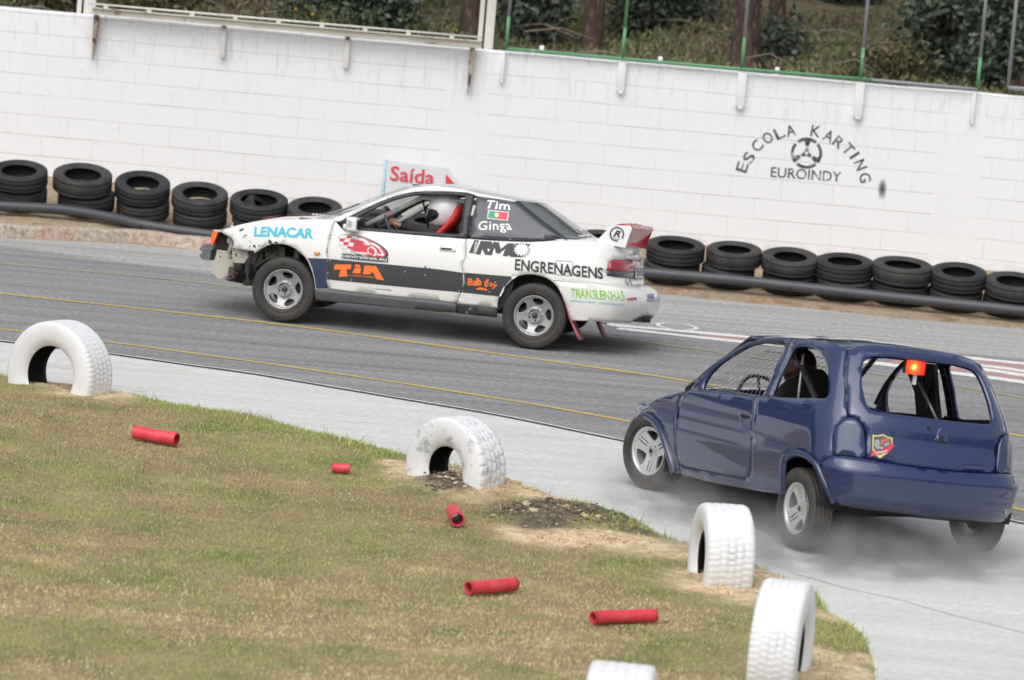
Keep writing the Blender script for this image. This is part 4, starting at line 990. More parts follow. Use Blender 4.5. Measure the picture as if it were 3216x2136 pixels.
def shrink(poly, d):
    n = len(poly); A = sum(poly[i][0]*poly[(i+1)%n][1]-poly[(i+1)%n][0]*poly[i][1] for i in range(n)); sg = 1 if A > 0 else -1; out = []
    for i in range(n):
        a, b, c = np.array(poly[i-1]), np.array(poly[i]), np.array(poly[(i+1)%n])
        e1 = (b-a)/(np.linalg.norm(b-a)+1e-9); e2 = (c-b)/(np.linalg.norm(c-b)+1e-9)
        n1 = np.array([-e1[1], e1[0]]); n2 = np.array([-e2[1], e2[0]]); m = n1+n2; k = max(.5, (m@m)/2)
        out.append(tuple(b + sg*d*m/k))
    return out
def panel(name, surf, outline, m, parent=None, holes=(), off=0.0, step=.05, thick=.0, gap=0.0, M=None, mirror=True, disp=None, inner=None):
    o = outline if not gap else shrink(outline, gap)
    P, T = fill(o, holes, step); A = np.array(P); n = surf.Nn(A[:,0], A[:,1]); d = off
    if disp is not None: d = off + disp(A[:,0], A[:,1])[:,None]
    V = surf.P(A[:,0], A[:,1]) + n*d
    ob = mesh(name, V, T, m, parent=parent, smooth=True, M=M)
    # face the outside
    me = ob.data; pn = np.array([p.normal for p in me.polygons]); vi = np.array([p.vertices[0] for p in me.polygons])
    if (pn*n[vi]).sum() < 0: me.flip_normals()
    if thick:
        sm = ob.modifiers.new('thickness', 'SOLIDIFY'); sm.thickness = thick; sm.offset = -1
        if inner is not None: me.materials.append(inner); sm.material_offset = 1
    return ob
def flipped(o, parent=None):                 # the same part on the other side of the car
    c = o.copy(); COL.objects.link(c); c.parent = parent or o.parent
    c.matrix_basis = o.matrix_basis @ Matrix.Diagonal((1,-1,1,1)); return c
def arcpoly(c, r, a0, a1, n=20): return [(c[0]+r*math.cos(R(a0+(a1-a0)*i/n)), c[1]+r*math.sin(R(a0+(a1-a0)*i/n))) for i in range(n+1)]
def loft_top(surf, us, zf, crown, m, name, parent, M=None, ny=14, thick=0):
    """closes the body above the line z = zf(u): rows run across the car from wall to wall"""
    P = surf.P(us, zf(us)); V, F = [], []
    for (x, y, z) in P:
        for j in range(ny+1):
            t = -1+2*j/ny; t = math.sin(t*math.pi/2); V.append((x, y*t, z + crown(x, y)*(1-t*t)))
    n = ny+1; k = len(P)
    F = [(i*n+j, (i+1)*n+j, (i+1)*n+j+1, i*n+j+1) for i in range(k-1) for j in range(ny)]
    o = mesh(name, V, F, m, parent=parent, smooth=True, M=M); s = sum(p.normal.z for p in o.data.polygons)
    if s < 0: o.data.flip_normals()
    if thick: q = o.modifiers.new('thickness', 'SOLIDIFY'); q.thickness = thick; q.offset = -1
    return o
class Sticker:
    """lettering and marks laid on a curved panel; one mesh, several inks"""
    def __init__(s, car, surf, off=.004): s.c, s.s, s.off, s.mb = car, surf, off, MB()
    def _put(s, UV, F, m, o=0.0):
        A = np.array(UV); P = s.s.P(A[:,0], A[:,1]) + s.s.Nn(A[:,0], A[:,1])*(s.off+o); s.mb.add(P, F, m); return s
    def text(s, t, p0, p1, ptop, m, bold=.02, shear=0, spacing=1, o=0, arc=0):
        (a, b, c) = [np.array(q) for q in s.c.trace(s.s, [p0, p1, ptop])]; V, F, sz = text_mesh(t, bold, shear, spacing)
        UV = [a + (b-a)*v[0] + (c-a)*(v[1] + arc*4*v[0]*(1-v[0])) for v in V]; return s._put(UV, F, m, o)
    def poly(s, pts, m, holes=(), o=0, step=.05):
        P, T = fill(s.c.trace(s.s, pts), [s.c.trace(s.s, h) for h in holes], step); return s._put(P, T, m, o)
    def line(s, pts, w, m, o=0):
        Q = [np.array(q) for q in s.c.trace(s.s, pts)]; V, F = [], []
        for i, q in enumerate(Q):
            t = Q[min(i+1,len(Q)-1)]-Q[max(i-1,0)]; t = t/(np.linalg.norm(t)+1e-9); n = np.array([-t[1], t[0]])*w/2; V += [q+n, q-n]
            if i: F.append((2*i-2, 2*i-1, 2*i+1, 2*i))
        return s._put(V, F, m, o)
    def build(s, name, parent, M=None):
        o = s.mb.build(name, parent, M=M)
        me = o.data
        return o
def ell(cx, cy, rx, ry, n=24, rot=0):
    return [(cx+rx*math.cos(a)*math.cos(rot)-ry*math.sin(a)*math.sin(rot), cy+rx*math.cos(a)*math.sin(rot)+ry*math.sin(a)*math.cos(rot)) for a in np.linspace(0, 2*math.pi, n, endpoint=False)]

def car_wheel(root, loc, steer, camber, Ro, W, Rr, rim_fn, mt, side, rot=0.0, mirror=False):
    """wheel (hub disc) > tyre, rim; its outer face looks along +y (or -y on the far side)"""
    M = Matrix.Translation(loc) @ Matrix.Rotation(steer, 4, 'Z') @ Matrix.Rotation(camber, 4, 'X') @ (Matrix.Diagonal((1,-1,1,1)) if mirror else Matrix()) 
    mb = MB(); mb.lathe([(0,.0),(.05,.0),(.055,-.01),(.13,-.012),(.135,-.03),(.0,-.03)], flat('brake_iron', (.10,.09,.085), .6, .6), 32, 'y')
    wh = mb.build('wheel', root, M)
    P, I = tyre_profile(Ro, W, Rr+.004, sw=.010, grooves=4); mb = MB()
    mb.lathe(P, mt, 72, 'y'); mb.lathe([(r, y) for r, y in I], MINNER, 72, 'y')
    # moulded ring on the sidewall
    h = W/2
    for r in (Rr+.028, Ro-.045): mb.lathe([(r-.004, h*.985+.001), (r, h*.985+.006), (r+.004, h*.985+.001)], mt, 72, 'y')
    mb.build('tyre', wh)
    rim_fn(wh, Rr, W, rot)
    return wh
# ================================================================== THE WHITE RALLY CAR
def RG(ox, oy, s): return lambda *pts: [(ox + x/s, oy + y/s) for x, y in pts]
A_, B_ = RG(580, 540, 2.6138), RG(1300, 540, 2.6138)
Z1, Z2, Z3, Z4, Z5 = RG(1860,680,4.75), RG(1620,600,8.432), RG(1100,580,6.213), RG(1030,730,9.222), RG(600,690,7.127)
def ringuv(c, r0, r1, a0=0, a1=360, n=30, ky=1.0): return ([(c[0]+r*math.cos(R(a)), c[1]+r*ky*math.sin(R(a))) for a in np.linspace(a0, a1, n) for r in (r0, r1)], [(2*i,2*i+1,2*i+3,2*i+2) for i in range(n-1)])
def mat_paint_car(name, col, dirt=(.42,.37,.30), dz=(.35,.75), rough=.28, coat=.5, dirt_amt=.55):
    m, t, b = nodemat(name); v = coords(t); sp = N(t, 'ShaderNodeSeparateXYZ'); t.links.new(v, sp.inputs[0])
    mr = N(t, 'ShaderNodeMapRange'); t.links.new(sp.outputs[2], mr.inputs[0]); mr.inputs[1].default_value = dz[1]; mr.inputs[2].default_value = dz[0]-.15
    n = ramp(t, noise(t, coords(t, (1,1,2.2)), 4.5, 6, .75), [(.40, g3(.06)), (.75, g3(dirt_amt))])
    f = N(t, 'ShaderNodeMath', operation='MULTIPLY'); t.links.new(mr.outputs[0], f.inputs[0]); t.links.new(n, f.inputs[1])
    ch = ramp(t, noise(t, v, 38, 3, .6), [(.735, g3(0)), (.76, g3(.6))])
    c = mix(t, f.outputs[0], col, dirt); c = mix(t, ch, c, (.12,.12,.14)); t.links.new(c, b.inputs['Base Color'])
    b.inputs['Roughness'].default_value = rough; b.inputs['Coat Weight'].default_value = coat; b.inputs['Coat Roughness'].default_value = .12
    bump(t, b, noise(t, v, 3.2, 3), .10, .012); return m
PW = mat_paint_car('white_car_paint', (.78,.775,.75)); BLK = flat('black_trim', (.035,.036,.040), .45, var=.2)
NAVY = flat('navy_paint', (.035,.05,.11), .4, var=.3); STRIPE = flat('charcoal_stripe', (.045,.047,.052), .42, var=.2, scale=5)
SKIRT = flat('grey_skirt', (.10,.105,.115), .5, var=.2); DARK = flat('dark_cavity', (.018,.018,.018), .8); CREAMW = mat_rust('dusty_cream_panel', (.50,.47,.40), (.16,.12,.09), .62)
QGL = flat('painted_window_grey', (.075,.082,.10), .38, var=.12, scale=3, coat=.08)
CY = flat('cyan_ink', (.06,.50,.68), .45, var=.06); ORG = flat('orange_ink', (.95,.19,.03), .5, var=.05); WH = flat('white_ink', (.80,.80,.80), .45, var=.04)
BK = flat('black_ink', (.04,.042,.05), .45, var=.1); GRN = flat('green_ink', (.22,.60,.08), .5, var=.06); BLU = flat('blue_ink', (.10,.38,.55), .5, var=.06)
REDI = flat('red_ink', (.70,.05,.08), .45, var=.06); DBLU = flat('dark_blue_ink', (.06,.10,.38), .5); GREY = flat('grey_ink', (.25,.25,.26), .5)
WC = Vector((-.845, 42.585, .012)); PSI = R(10.9)
WROOT = Matrix.Translation(WC) @ Matrix(((-math.cos(PSI), -math.sin(PSI), 0, 0), (math.sin(PSI), -math.cos(PSI), 0, 0), (0, 0, 1, 0), (0, 0, 0, 1)))
LB = Matrix.Translation((0, 0, .32)) @ Matrix.Rotation(R(5.2), 4, 'X') @ Matrix.Rotation(R(0.2), 4, 'Y') @ Matrix.Translation((0, 0, -.32))
WB = WROOT @ LB
low = Wrap(hw=[(.05,.70),(.2,.77),(.35,.80),(.5,.812),(.65,.812),(.8,.795),(.9,.77),(.97,.735),(1.1,.66),(1.6,.5)], xr=[(.05,-1.98),(.25,-2.05),(.42,-2.13),(.52,-2.12),(.6,-2.03),(.75,-2.0),(.95,-1.95),(1.1,-1.9),(1.6,-1.7)],
    xf=[(.1,1.86),(.5,2.04),(.7,2.05),(.8,2.0),(1.0,1.8),(1.6,1.3)], Lr=[(.1,.42),(1.6,.42)], Lf=[(.1,.62),(1.6,.62)], nr=2.9, nf=2.9, zref=.6, bow=.012, xm=0)
gh = Wrap(hw=[(.6,.83),(.85,.765),(.95,.735),(1.05,.69),(1.15,.635),(1.25,.58),(1.32,.525),(1.5,.40)], xr=[(.6,-2.2),(.85,-1.80),(.95,-1.62),(1.1,-1.33),(1.25,-1.07),(1.32,-.92),(1.5,-.6)],
    xf=[(.6,1.6),(.85,1.22),(.95,1.02),(1.1,.70),(1.25,.38),(1.32,.22),(1.5,-.1)], Lr=[(.6,.26),(1.5,.22)], Lf=[(.6,.30),(1.5,.24)], nr=2.5, nf=2.4, zref=1.05, bow=.0)
wc = Car(WB)
car = empty('rally_car', WROOT, label='battered white coupe rally car with sponsor lettering, stripped front end and red tail wing', cat='car')
T = lambda s, pts: wc.trace(s, pts)
def wpt(px, y):                              # point of the car frame at lateral position y on a sight line
    (u, z), = wc.trace(FL.setdefault(y, Flat(y)), [px]); return Vector((u, y, z))
FL = {}
# --- wheel arches
fa = spline(A_((1072,1000),(1066,900),(1040,800),(1000,715),(930,645),(850,602),(770,590),(690,600),(620,635),(572,668)), 4)
ra = spline(B_((684,1118),(690,1050),(722,985),(770,920),(830,868),(905,842),(985,842),(1060,858),(1125,892),(1175,940),(1215,1000),(1240,1060),(1262,1130)), 4)
# --- front fender
fend_top = A_((395,452),(480,430),(600,412),(760,402),(950,398),(1100,396),(1232,397))
o_f = T(low, Z5((905,635),(960,560),(945,470),(900,400),(690,285),(715,215)) + fend_top[0:] + A_((1207,480),(1183,580),(1170,700),(1163,800),(1168,900),(1188,962),(1130,975),(1076,965)) + fa[1:] + Z5((1410,700),(1300,690),(1100,660)))
fender = panel('front_fender', low, o_f, PW, car, step=.045, thick=.012, gap=.0, M=LB); flipped(fender)
nav = T(low, A_((1010,706),(1168,712),(1161,800),(1166,900),(1185,958),(1078,958),(1068,880),(1045,790)))
st = Sticker(wc, low, .003); st.poly([p for p in A_((1012,707),(1167,712),(1161,800),(1166,900),(1184,957),(1079,955),(1070,880),(1048,790))], NAVY)
rs_ = random.Random(5)
for cx, cy, rx, ry, ro in [(1130,225,62,26,-.45),(1218,352,42,14,-.05),(1185,395,24,10,.6),(1322,487,12,16,0),(1350,534,12,6,.5),(1320,592,16,16,0),(1415,590,32,30,.5),(1522,578,18,17,0),(1770,500,40,45,.3),(1750,460,26,22,.6),(1905,515,42,26,.2),(1650,545,14,10,0),(1300,628,10,12,0),(1255,628,8,5,0),(1440,625,12,18,-.5),(1184,585,6,6,0),(1820,545,50,14,0),(1600,590,40,9,-.3)]:
    px = [(cx+x*rs_.uniform(.75,1.15), cy+y*rs_.uniform(.75,1.15)) for x, y in ell(0,0,rx,ry,12,ro)]
    st.poly(Z5(*px), NAVY, step=.2)
st.text('LENACAR', A_((567,533))[0], A_((1058,551))[0], A_((574,448))[0], CY, .045, -.02, 1.0, arc=.06)
st.build('lettering', fender, None)
ind = panel('indicator', low, T(low, A_(*ell(1088,670,25,15,14))), flat('amber_lens', (.75,.24,.03), .25, coat=.5), car, off=.012, step=.02, thick=.012, M=LB); flipped(ind)
# --- door
d_out = T(low, A_((1238,400),(1300,470),(1420,476),(1700,498),(2091,533)) + B_((300,538),(432,549),(428,700),(408,830),(386,985),(352,1082)) + A_((2091,1062),(1700,1025),(1400,992),(1192,966),(1168,900),(1162,800),(1170,700),(1183,580),(1207,480)))
door = panel('door', low, d_out, PW, car, step=.05, thick=.012, gap=.0035, M=LB); flipped(door)
st = Sticker(wc, low, .003)
st.poly(A_((1170,712),(1400,735),(1700,762),(2091,800)) + B_((405,828),(402,862),(388,988)) + A_((2091,972),(1700,935),(1400,905),(1168,882),(1162,800)), STRIPE)
for q in ((1193,722),(1176,830),(1369,888),(1690,970),(1806,818),(1975,848)): st.poly(A_(*ell(*q, 4, 4, 8)), WH, o=.003, step=.2)
st.poly(A_((1560,958),(1680,966),(1692,964),(1698,978),(1686,982),(1682,971),(1560,962)), BK, step=.3)
# round logo
el_ = lambda k=1.0: [p for p in Z4(*ell(1010,400,760*k,225*k,40,.33))]
st.poly([p for p in Z4(*ell(1018,408,775,262,48,.34))], BK, o=.002); st.poly([p for p in Z4(*ell(985,405,735,238,48,.34))], WH, o=.0035); st.poly([p for p in Z4(*ell(1010,408,715,222,48,.34))], REDI, o=.005)
for c_ in ([(375,105),(560,95),(525,180),(350,180)],[(715,98),(870,110),(830,215),(665,180)],[(520,175),(680,180),(630,285),(470,275)],[(320,275),(470,278),(430,385),(285,330)],[(620,280),(770,315),(725,420),(580,390)],[(430,380),(580,385),(530,490),(385,460)],[(535,480),(680,515),(630,620),(500,545)]):
    st.poly(Z4(*c_), WH, o=.0075, step=.3)
def zl(pts, w): st.line([q for q in Z4(*spline(pts, 5))], w, WH, o=.0075)
zl([(850,190),(1000,215),(1130,290),(1205,365)], .022); zl([(1215,325),(1350,360),(1480,450),(1560,560),(1600,640)], .016)
zl([(1240,415),(1350,480),(1400,570),(1370,650),(1320,665)], .016); zl([(1250,435),(1180,470),(1160,540),(1200,610),(1270,640)], .010)
zl([(830,580),(1000,600),(1150,620)], .014); zl([(1430,640),(1520,650),(1640,655)], .014); zl([(1030,335),(1090,345),(1125,370)], .008)
st.poly(Z4((410,610),(900,650),(1400,715),(1750,735),(1745,855),(1400,835),(900,790),(400,735)), BK, o=.0085); st.text('centralinas.eu', Z4((412,712))[0], Z4((1712,832))[0], Z4((418,615))[0], WH, .012, 0, 1.0, o=.0105)
# big graffiti style name
for g_ in ([(200,925),(685,930),(665,1070),(540,1065),(570,1275),(315,1280),(375,1075),(175,1080)], [(775,1025),(965,1015),(940,1195),(710,1175)], [(780,945),(850,915),(950,960),(940,1000),(850,1012),(775,985)],
           [(1050,970),(1215,950),(1260,985),(1300,970),(1400,975),(1635,1395),(1400,1350),(1320,1165),(1240,1160),(1228,1225),(1000,1200),(1040,1120)]):
    st.poly(Z4(*g_), ORG, o=.003, step=.3)
st.text('COMPETIÇÃO', Z4((582,1262))[0], Z4((1345,1330))[0], Z4((590,1205))[0], ORG, .012, .1, 1.0, o=.003)
for x_, y_, r_ in ((1196,520,7),(1188,548,6),(1172,630,6),(1168,655,8),(1170,745,8),(1174,790,6),(1158,850,6),(1500,752,8),(1530,756,7),(1975,782,10),(2010,787,7)): st.poly(A_(*[(x_+dx*rs_.uniform(.6,1.3), y_+dy*rs_.uniform(.6,1.5)) for dx, dy in ell(0,0,r_*.7,r_,7)]), BK, o=.004, step=.3)
st.build('lettering', door, None)
# handle with its recess
hd = panel('door_handle', low, T(low, B_((212,588),(335,598),(342,655),(214,645))), PW, door, off=.010, step=.03, thick=.012)
hr = panel('handle_recess', low, T(low, B_((222,622),(316,630),(308,644),(224,637))), DARK, door, off=.0125, step=.03)
# --- quarter panel
q_out = T(low, B_((434,549),(600,562),(780,572),(960,576),(1100,568),(1250,552),(1380,560),(1500,568),(1620,590),(1733,622),(1745,722),(1640,720),(1605,735),(1585,800),(1583,852),(1640,862),(1752,868),(1757,936),(1600,930),(1400,912),(1150,890)) + ra[::-1][3:] + B_((684,1116),(520,1096),(354,1082),(388,985),(408,830),(428,700)))
quarter = panel('quarter_panel', low, q_out, PW, car, step=.045, thick=.012, gap=.0, M=LB); flipped(quarter)
st = Sticker(wc, low, .003)
st.poly(B_((412,826),(600,842),(815,860),(770,905),(725,975),(700,1022),(540,1005),(386,988)), STRIPE)
for q in ((424,834),(416,905),(400,975),(373,973),(668,905),(620,985)): st.poly(B_(*ell(*q, 4, 4, 8)), WH, o=.003, step=.2)
st.poly(B_((700,1020),(730,960),(745,930),(738,975),(712,1022)), WH, o=.003, step=.2); st.poly(B_((800,862),(845,850),(835,868),(806,884)), WH, o=.003, step=.2)
st.text('Ba', B_((441,932))[0], B_((512,936))[0], B_((446,872))[0], ORG, .025, .0, 1, o=.003); st.text('oy', B_((612,950))[0], B_((678,970))[0], B_((620,905))[0], ORG, .025, .1, 1, o=.003)
for g_ in ([(512,932),(512,885),(520,864),(555,900),(556,925),(535,934)], [(582,940),(578,905),(615,872),(612,910),(600,945)], [(508,958),(545,946),(602,960),(598,978),(570,968),(520,966)]): st.poly(B_(*g_), ORG, o=.003, step=.3)
for g_ in ([(525,905),(545,908),(535,920)], [(588,915),(602,905),(596,928)]): st.poly(B_(*g_), STRIPE, o=.005, step=.3)
for g_ in ([(496,560),(536,562),(500,668),(450,664)], [(548,566),(640,572),(650,600),(625,630),(600,634),(625,684),(585,680),(562,634),(545,680),(505,676)], [(655,574),(700,578),(712,632),(775,584),(822,588),(770,694),(728,690),(752,630),(700,672),(672,664),(662,620),(640,684),(600,680)],
           [(835,588),(962,592),(940,614),(868,612),(840,640),(836,668),(880,684),(905,680),(890,700),(800,700),(772,680),(785,630)]): st.poly(B_(*g_), BK, o=.0, step=.3)
for yy in (575,597,619,641): st.line(B_((500-yy*.15+90,yy),(522-yy*.15+90,yy+6),(497-yy*.15+90,yy+16)), .008, WH, o=.003)
gear = [(885+ (72 if k % 2 else 50)*math.cos(a)*1.0, 640+(52 if k % 2 else 38)*math.sin(a)) for k, a in enumerate(np.linspace(0, 2*math.pi, 28, endpoint=False))]
gear = [(885+r*math.cos(a), 640+r*.82*math.sin(a)) for k, a in enumerate(np.linspace(0, 2*math.pi, 56, endpoint=False)) for r in [66 if (k//2) % 2 else 50]]
g2 = [(885+(r+7)*math.cos(a), 640+(r+7)*.82*math.sin(a)) for k, a in enumerate(np.linspace(0, 2*math.pi, 56, endpoint=False)) for r in [66 if (k//2) % 2 else 50]]
st.poly(B_(*g2), BK, o=.003, step=.3); st.poly(B_(*gear), WH, o=.005, step=.3)
st.text('ENGRENAGENS', B_((828,806))[0], B_((1556,882))[0], B_((833,712))[0], BK, .028, 0, 1.0, o=.002)
st.build('lettering', quarter, None)
ff = T(low, B_(*[(1160+p[0],728+p[1]) for p in [(12,0),(135,6),(147,16),(140,118),(128,124),(8,116),(0,104),(4,8)]]))
flap = [];
st = Sticker(wc, low, .003); st.line(B_(*[(1160+p[0],728+p[1]) for p in [(12,0),(135,6),(147,16),(140,118),(128,124),(8,116),(0,104),(4,8),(12,0)]]), .005, GREY, o=.0015); st.build('fuel_flap', quarter, None)
# --- sills
sk = T(low, A_((1072,962),(1190,966),(1400,992),(1700,1025),(2091,1062)) + B_((352,1082),(345,1152),(209,1147)) + A_((1700,1105),(1300,1070),(1075,1052)))
skirt = panel('side_skirt', low, sk, SKIRT, car, off=.012, step=.05, thick=.02, M=LB); flipped(skirt)
sr = T(low, B_((354,1084),(520,1097),(684,1116),(682,1194),(500,1176),(346,1156)))
MSC = mat_rust('scraped_sill', (.035,.035,.035), (.5,.5,.48), .60); rsill = panel('rear_sill', low, sr, MSC, car, off=.004, step=.05, thick=.02, M=LB); flipped(rsill)
# --- greenhouse: pillars and window surrounds
pil = T(gh, A_((1190,398),(1300,352),(1400,308),(1500,263),(1600,220),(1700,180),(1800,146),(1862,128),(1880,120),(1960,112),(2091,116)) + B_((300,128),(430,150),(520,172),(700,206),(845,234),(840,243),(700,222),(520,198),(498,186),(440,170),(300,161),(200,158)) + A_((1960,158),(1880,163),(1800,178),(1700,208),(1600,246),(1500,292),(1400,342),(1340,372),(1300,398),(1270,408)))
pillar = panel('roof_pillar', gh, pil, PW, car, step=.035, thick=.015, M=LB); flipped(pillar)
st = Sticker(wc, gh, .003); st.text('"SOMOS DO QUINTAL PEQUENO"', Z3((30,585))[0], Z3((1040,170))[0], Z3((10,545))[0], GREY, .0, 0, 1.1); st.build('lettering', pillar, None)
sur = T(gh, A_((1272,410),(1340,374),(1400,344),(1500,294),(1600,248),(1700,210),(1800,180),(1880,165),(1960,160)) + B_((209,160),(300,163),(440,172),(497,188),(488,240),(468,330),(448,440),(436,550),(300,540),(209,534)) + A_((1700,500),(1420,478),(1300,468)))
hole = T(gh, A_((1400,440),(1425,382),(1500,332),(1600,278),(1700,236),(1800,204),(1880,188),(1960,184)) + B_((209,184),(300,186),(422,196),(414,260),(396,370),(368,514),(209,500)) + A_((1700,474),(1430,458)))
surround = panel('window_frame', gh, sur, BLK, door, [hole], off=.004, step=.04, thick=.02); f2 = flipped(surround, car); f2.matrix_basis = LB @ Matrix.Diagonal((1,-1,1,1))
qw = T(gh, B_((510,203),(700,226),(838,246),(900,296),(1050,415),(1222,548),(1100,562),(960,570),(780,566),(600,556),(450,546),(470,430),(490,320)))
qwin = panel('quarter_window', gh, qw, QGL, car, off=.002, step=.045, thick=.01, gap=.004, M=LB); flipped(qwin)
st = Sticker(wc, gh, .003)
st.text('Tim', B_((593,300))[0], B_((803,316))[0], B_((600,232))[0], WH, .018, .28, 1.05); st.text('Ginga', B_((524,500))[0], B_((825,500))[0], B_((530,405))[0], WH, .010, .2, 1.08)
st.poly(B_((610,313),(780,330),(770,402),(600,384)), WH); st.poly(B_((616,320),(686,327),(678,386),(607,378)), flat('flag_green', (.04,.33,.16), .5), o=.002, step=.2); st.poly(B_((686,327),(774,336),(764,396),(678,386)), REDI, o=.002, step=.2)
st.poly(B_(*ell(680,356,18,19,16)), flat('flag_yellow', (.75,.70,.45), .5), o=.004, step=.2)
st.line(B_((540,235),(545,215),(800,250),(1060,500),(1065,530),(980,540),(540,515)), .004, GREY)
st.build('lettering', qwin, None)
# black shut line down the rear pillar and the sloping rear window
GLS = glass('rear_window_glass', (.22,.25,.25), .62, .06); GLF = glass('windscreen_glass', (.45,.52,.50), .30, .05)
c0 = T(gh, B_((845,243),(900,290),(1050,412),(1235,550))); zt, zb_ = c0[0][1], c0[-1][1]
ucr = gh.uc_r
rw = [(u, z) for u, z in c0] + [(ucr, zb_-.02)] + [(2*ucr-u, z) for u, z in c0[::-1]] + [(ucr, zt+.03)]
rwin = panel('rear_window', gh, rw, GLS, car, off=-.002, step=.06, M=LB)
st = Sticker(wc, gh, .003)
for s_ in (0, 1):
    Q = c0 if not s_ else [(2*ucr-u, z) for u, z in c0]; V, F = [], []
    for i, (u, z) in enumerate(Q):
        for du in (-.03, .012): V.append((u+(du if not s_ else -du), z))
        if i: F.append((2*i-2, 2*i-1, 2*i+1, 2*i))
    st._put(V, F, BLK, 0)
for du0, du1, z0_, z1_, m_ in ((.0,1,-.022,.0,BLK),): 
    us = np.linspace(c0[-1][0], 2*ucr-c0[-1][0], 30); st._put([(u, zb_+k*.022-.012) for u in us for k in (0,1)], [(2*i,2*i+1,2*i+3,2*i+2) for i in range(29)], BLK, 0)
st.text('www.', Z2((1640,1225))[0], Z2((2060,1190))[0], Z2((1620,1170))[0], WH, .04, 0, 1.0)
st.text('Kb', Z2((1720,1080))[0], Z2((1930,1050))[0], Z2((1610,990))[0], WH, .05, 0, 1.0)
st.line(Z2((810,450),(1165,705)), .012, WH); st.line(Z2((1190,610),(1420,750)), .012, WH)
st.build('window_seal', rwin, None)
# windscreen
f0 = T(gh, A_((1862,134),(1700,186),(1500,268),(1300,356),(1200,400))); ucf = gh.uc_f
fw = f0 + [(ucf, f0[-1][1]-.01)] + [(2*ucf-u, z) for u, z in f0[::-1]] + [(ucf, f0[0][1]+.02)]
wsc = panel('windscreen', gh, fw, GLF, car, off=-.004, step=.06, M=LB)
# --- roof
edge = T(gh, A_((1880,122),(1960,113),(2091,117)) + B_((300,130),(430,152),(520,174),(700,208),(840,236)))
eu, ez = zip(*sorted(edge)); us = np.concatenate([np.linspace(ucr+.001, eu[0], 14)[:-1], np.linspace(eu[0], eu[-1], 24), np.linspace(eu[-1], ucf-.001, 14)[1:]])
rf = loft_top(gh, us, lambda u: np.interp(u, eu, ez), lambda x, y: .035*(y/.55)**2, PW, 'roof', car, LB)
vent = MB(); p = wpt(Z3((1340,30))[0], .30); vent.box((p.x, .30, p.z+.004), (.10,.12,.02), BLK, bev=.006); p2 = p + Vector((-.24,0,.018)); vent.box((p2.x, .1, p2.z-.012), (.30,.55,.016), flat('sunroof_grey', (.42,.42,.40), .6), bev=.006)
vent.build('sunroof', rf)
# --- hood (two tone line of the shut gap is the fender top edge)
e2 = T(low, Z5((560,248),(640,262)) + fend_top); hu, hz = zip(*sorted(e2)); hz = [max(z, .50) for z in hz]
us = np.linspace(hu[0], hu[-1], 26); us = np.concatenate([us, np.linspace(hu[-1], low.uc_f-.002, 16)[1:]])
hood = loft_top(low, us, lambda u: np.interp(u, hu, hz)+.004, lambda x, y: .05*(y/.75)**2*np.clip((2.0-x)/.6, .25, 1), PW, 'hood', car, LB, thick=.012)
st = MB(); 
for x0, x1, y0, y1 in ((1.42,1.12,.05,-.12),(1.60,1.5,.25,.05)):
    V = [];
    def hz_(x, y): ye = float(low.P(np.array([x]), np.array([.8]))[0,1]); return float(np.interp(x, hu, hz)) + .004 + .05*(ye/.75)**2*min(1,max(.25,(2-x)/.6))*(1-(y/ye)**2)
    V = [(x0,y0,hz_(x0,y0)+.004),(x1,y0,hz_(x1,y0)+.004),(x1-.05,y1,hz_(x1-.05,y1)+.004),(x0-.03,y1,hz_(x0-.03,y1)+.004)]; st.add(V, [(0,1,2,3)], ORG)
st.build('hood_sticker', hood, None)
cw = MB()      # cowl, wiper and hood pins
P = low.P(np.linspace(.84,.84,1), np.array([.9]))
cz = float(np.interp(.9, hu, hz))
cw.box((.98,0,cz-.02), (.30,1.30,.03), BLK, bev=.008); cw.tube([(.98,.35,cz+.03),(.86,.30,cz+.07),(.70,.1,cz+.17)], .008, BLK, 6); cw.tube([(1.0,-.2,cz+.05),(.84,-.25,cz+.10),(.72,-.5,cz+.18)], .008, BLK, 6)
for k in range(5): cw.box((.90+.03*k, .44+.02*k, cz+.035), (.02,.10,.012), flat('white_bracket', (.7,.7,.7), .5))
cw.build('wiper_cowl', car, LB)
mb = MB(); p = wpt(Z5((925,105))[0], .50); mb.lathe([(0,.03),(.012,.03),(.012,.0),(.022,.0),(.022,-.012)], flat('bare_metal', (.5,.5,.48), .35, .9), 12, 'z', Matrix.Translation((p.x,.5,p.z-.01))); mb.build('hood_pin', hood, None)
# --- rear deck, tail
d2 = T(low, B_((1236,556),(1380,563),(1500,570),(1620,592),(1731,622))); du_, dz_ = zip(*sorted(d2)); zc = dz_[0]-.005
us = np.concatenate([np.linspace(low.uc_r+.002, du_[0], 14)[:-1], np.linspace(du_[0], du_[-1], 12), [du_[-1]+.08, du_[-1]+.2]])
deck = loft_top(low, us, lambda u: np.interp(u, du_, dz_), lambda x, y: .03*(y/.7)**2, PW, 'boot_lid', car, LB, thick=.01)
uc = low.uc_r; ub = T(low, B_((1735,624)))[0][0]
def mir(P): return P + [(2*uc-u, z) for u, z in P[::-1]]
hb = T(low, B_((1757,936)))[0][1]; ht = dz_[0]
TL = flat('tail_red_lens', (.38,.02,.03), .18, var=.25, scale=9, coat=.7); TLD = flat('tail_smoked_lens', (.05,.055,.06), .2, var=.2, coat=.6); TLP = flat('tail_pale_lens', (.45,.28,.27), .25, coat=.5)
ubl = T(low, B_((1745,722)))[0]; zl0 = T(low, B_((1752,868)))[0][1]; zl1 = ubl[1]
tail_hole = mir([(ub-.04, zl1), (ub-.04, zl0), (ub-.26, zl0-.005), (uc+.34, zl0-.12)])
tp = mir([(ub, ht), (ub, hb)]); 
hole_l = [(ub+.001, zl1), (ub+.001, zl0)]
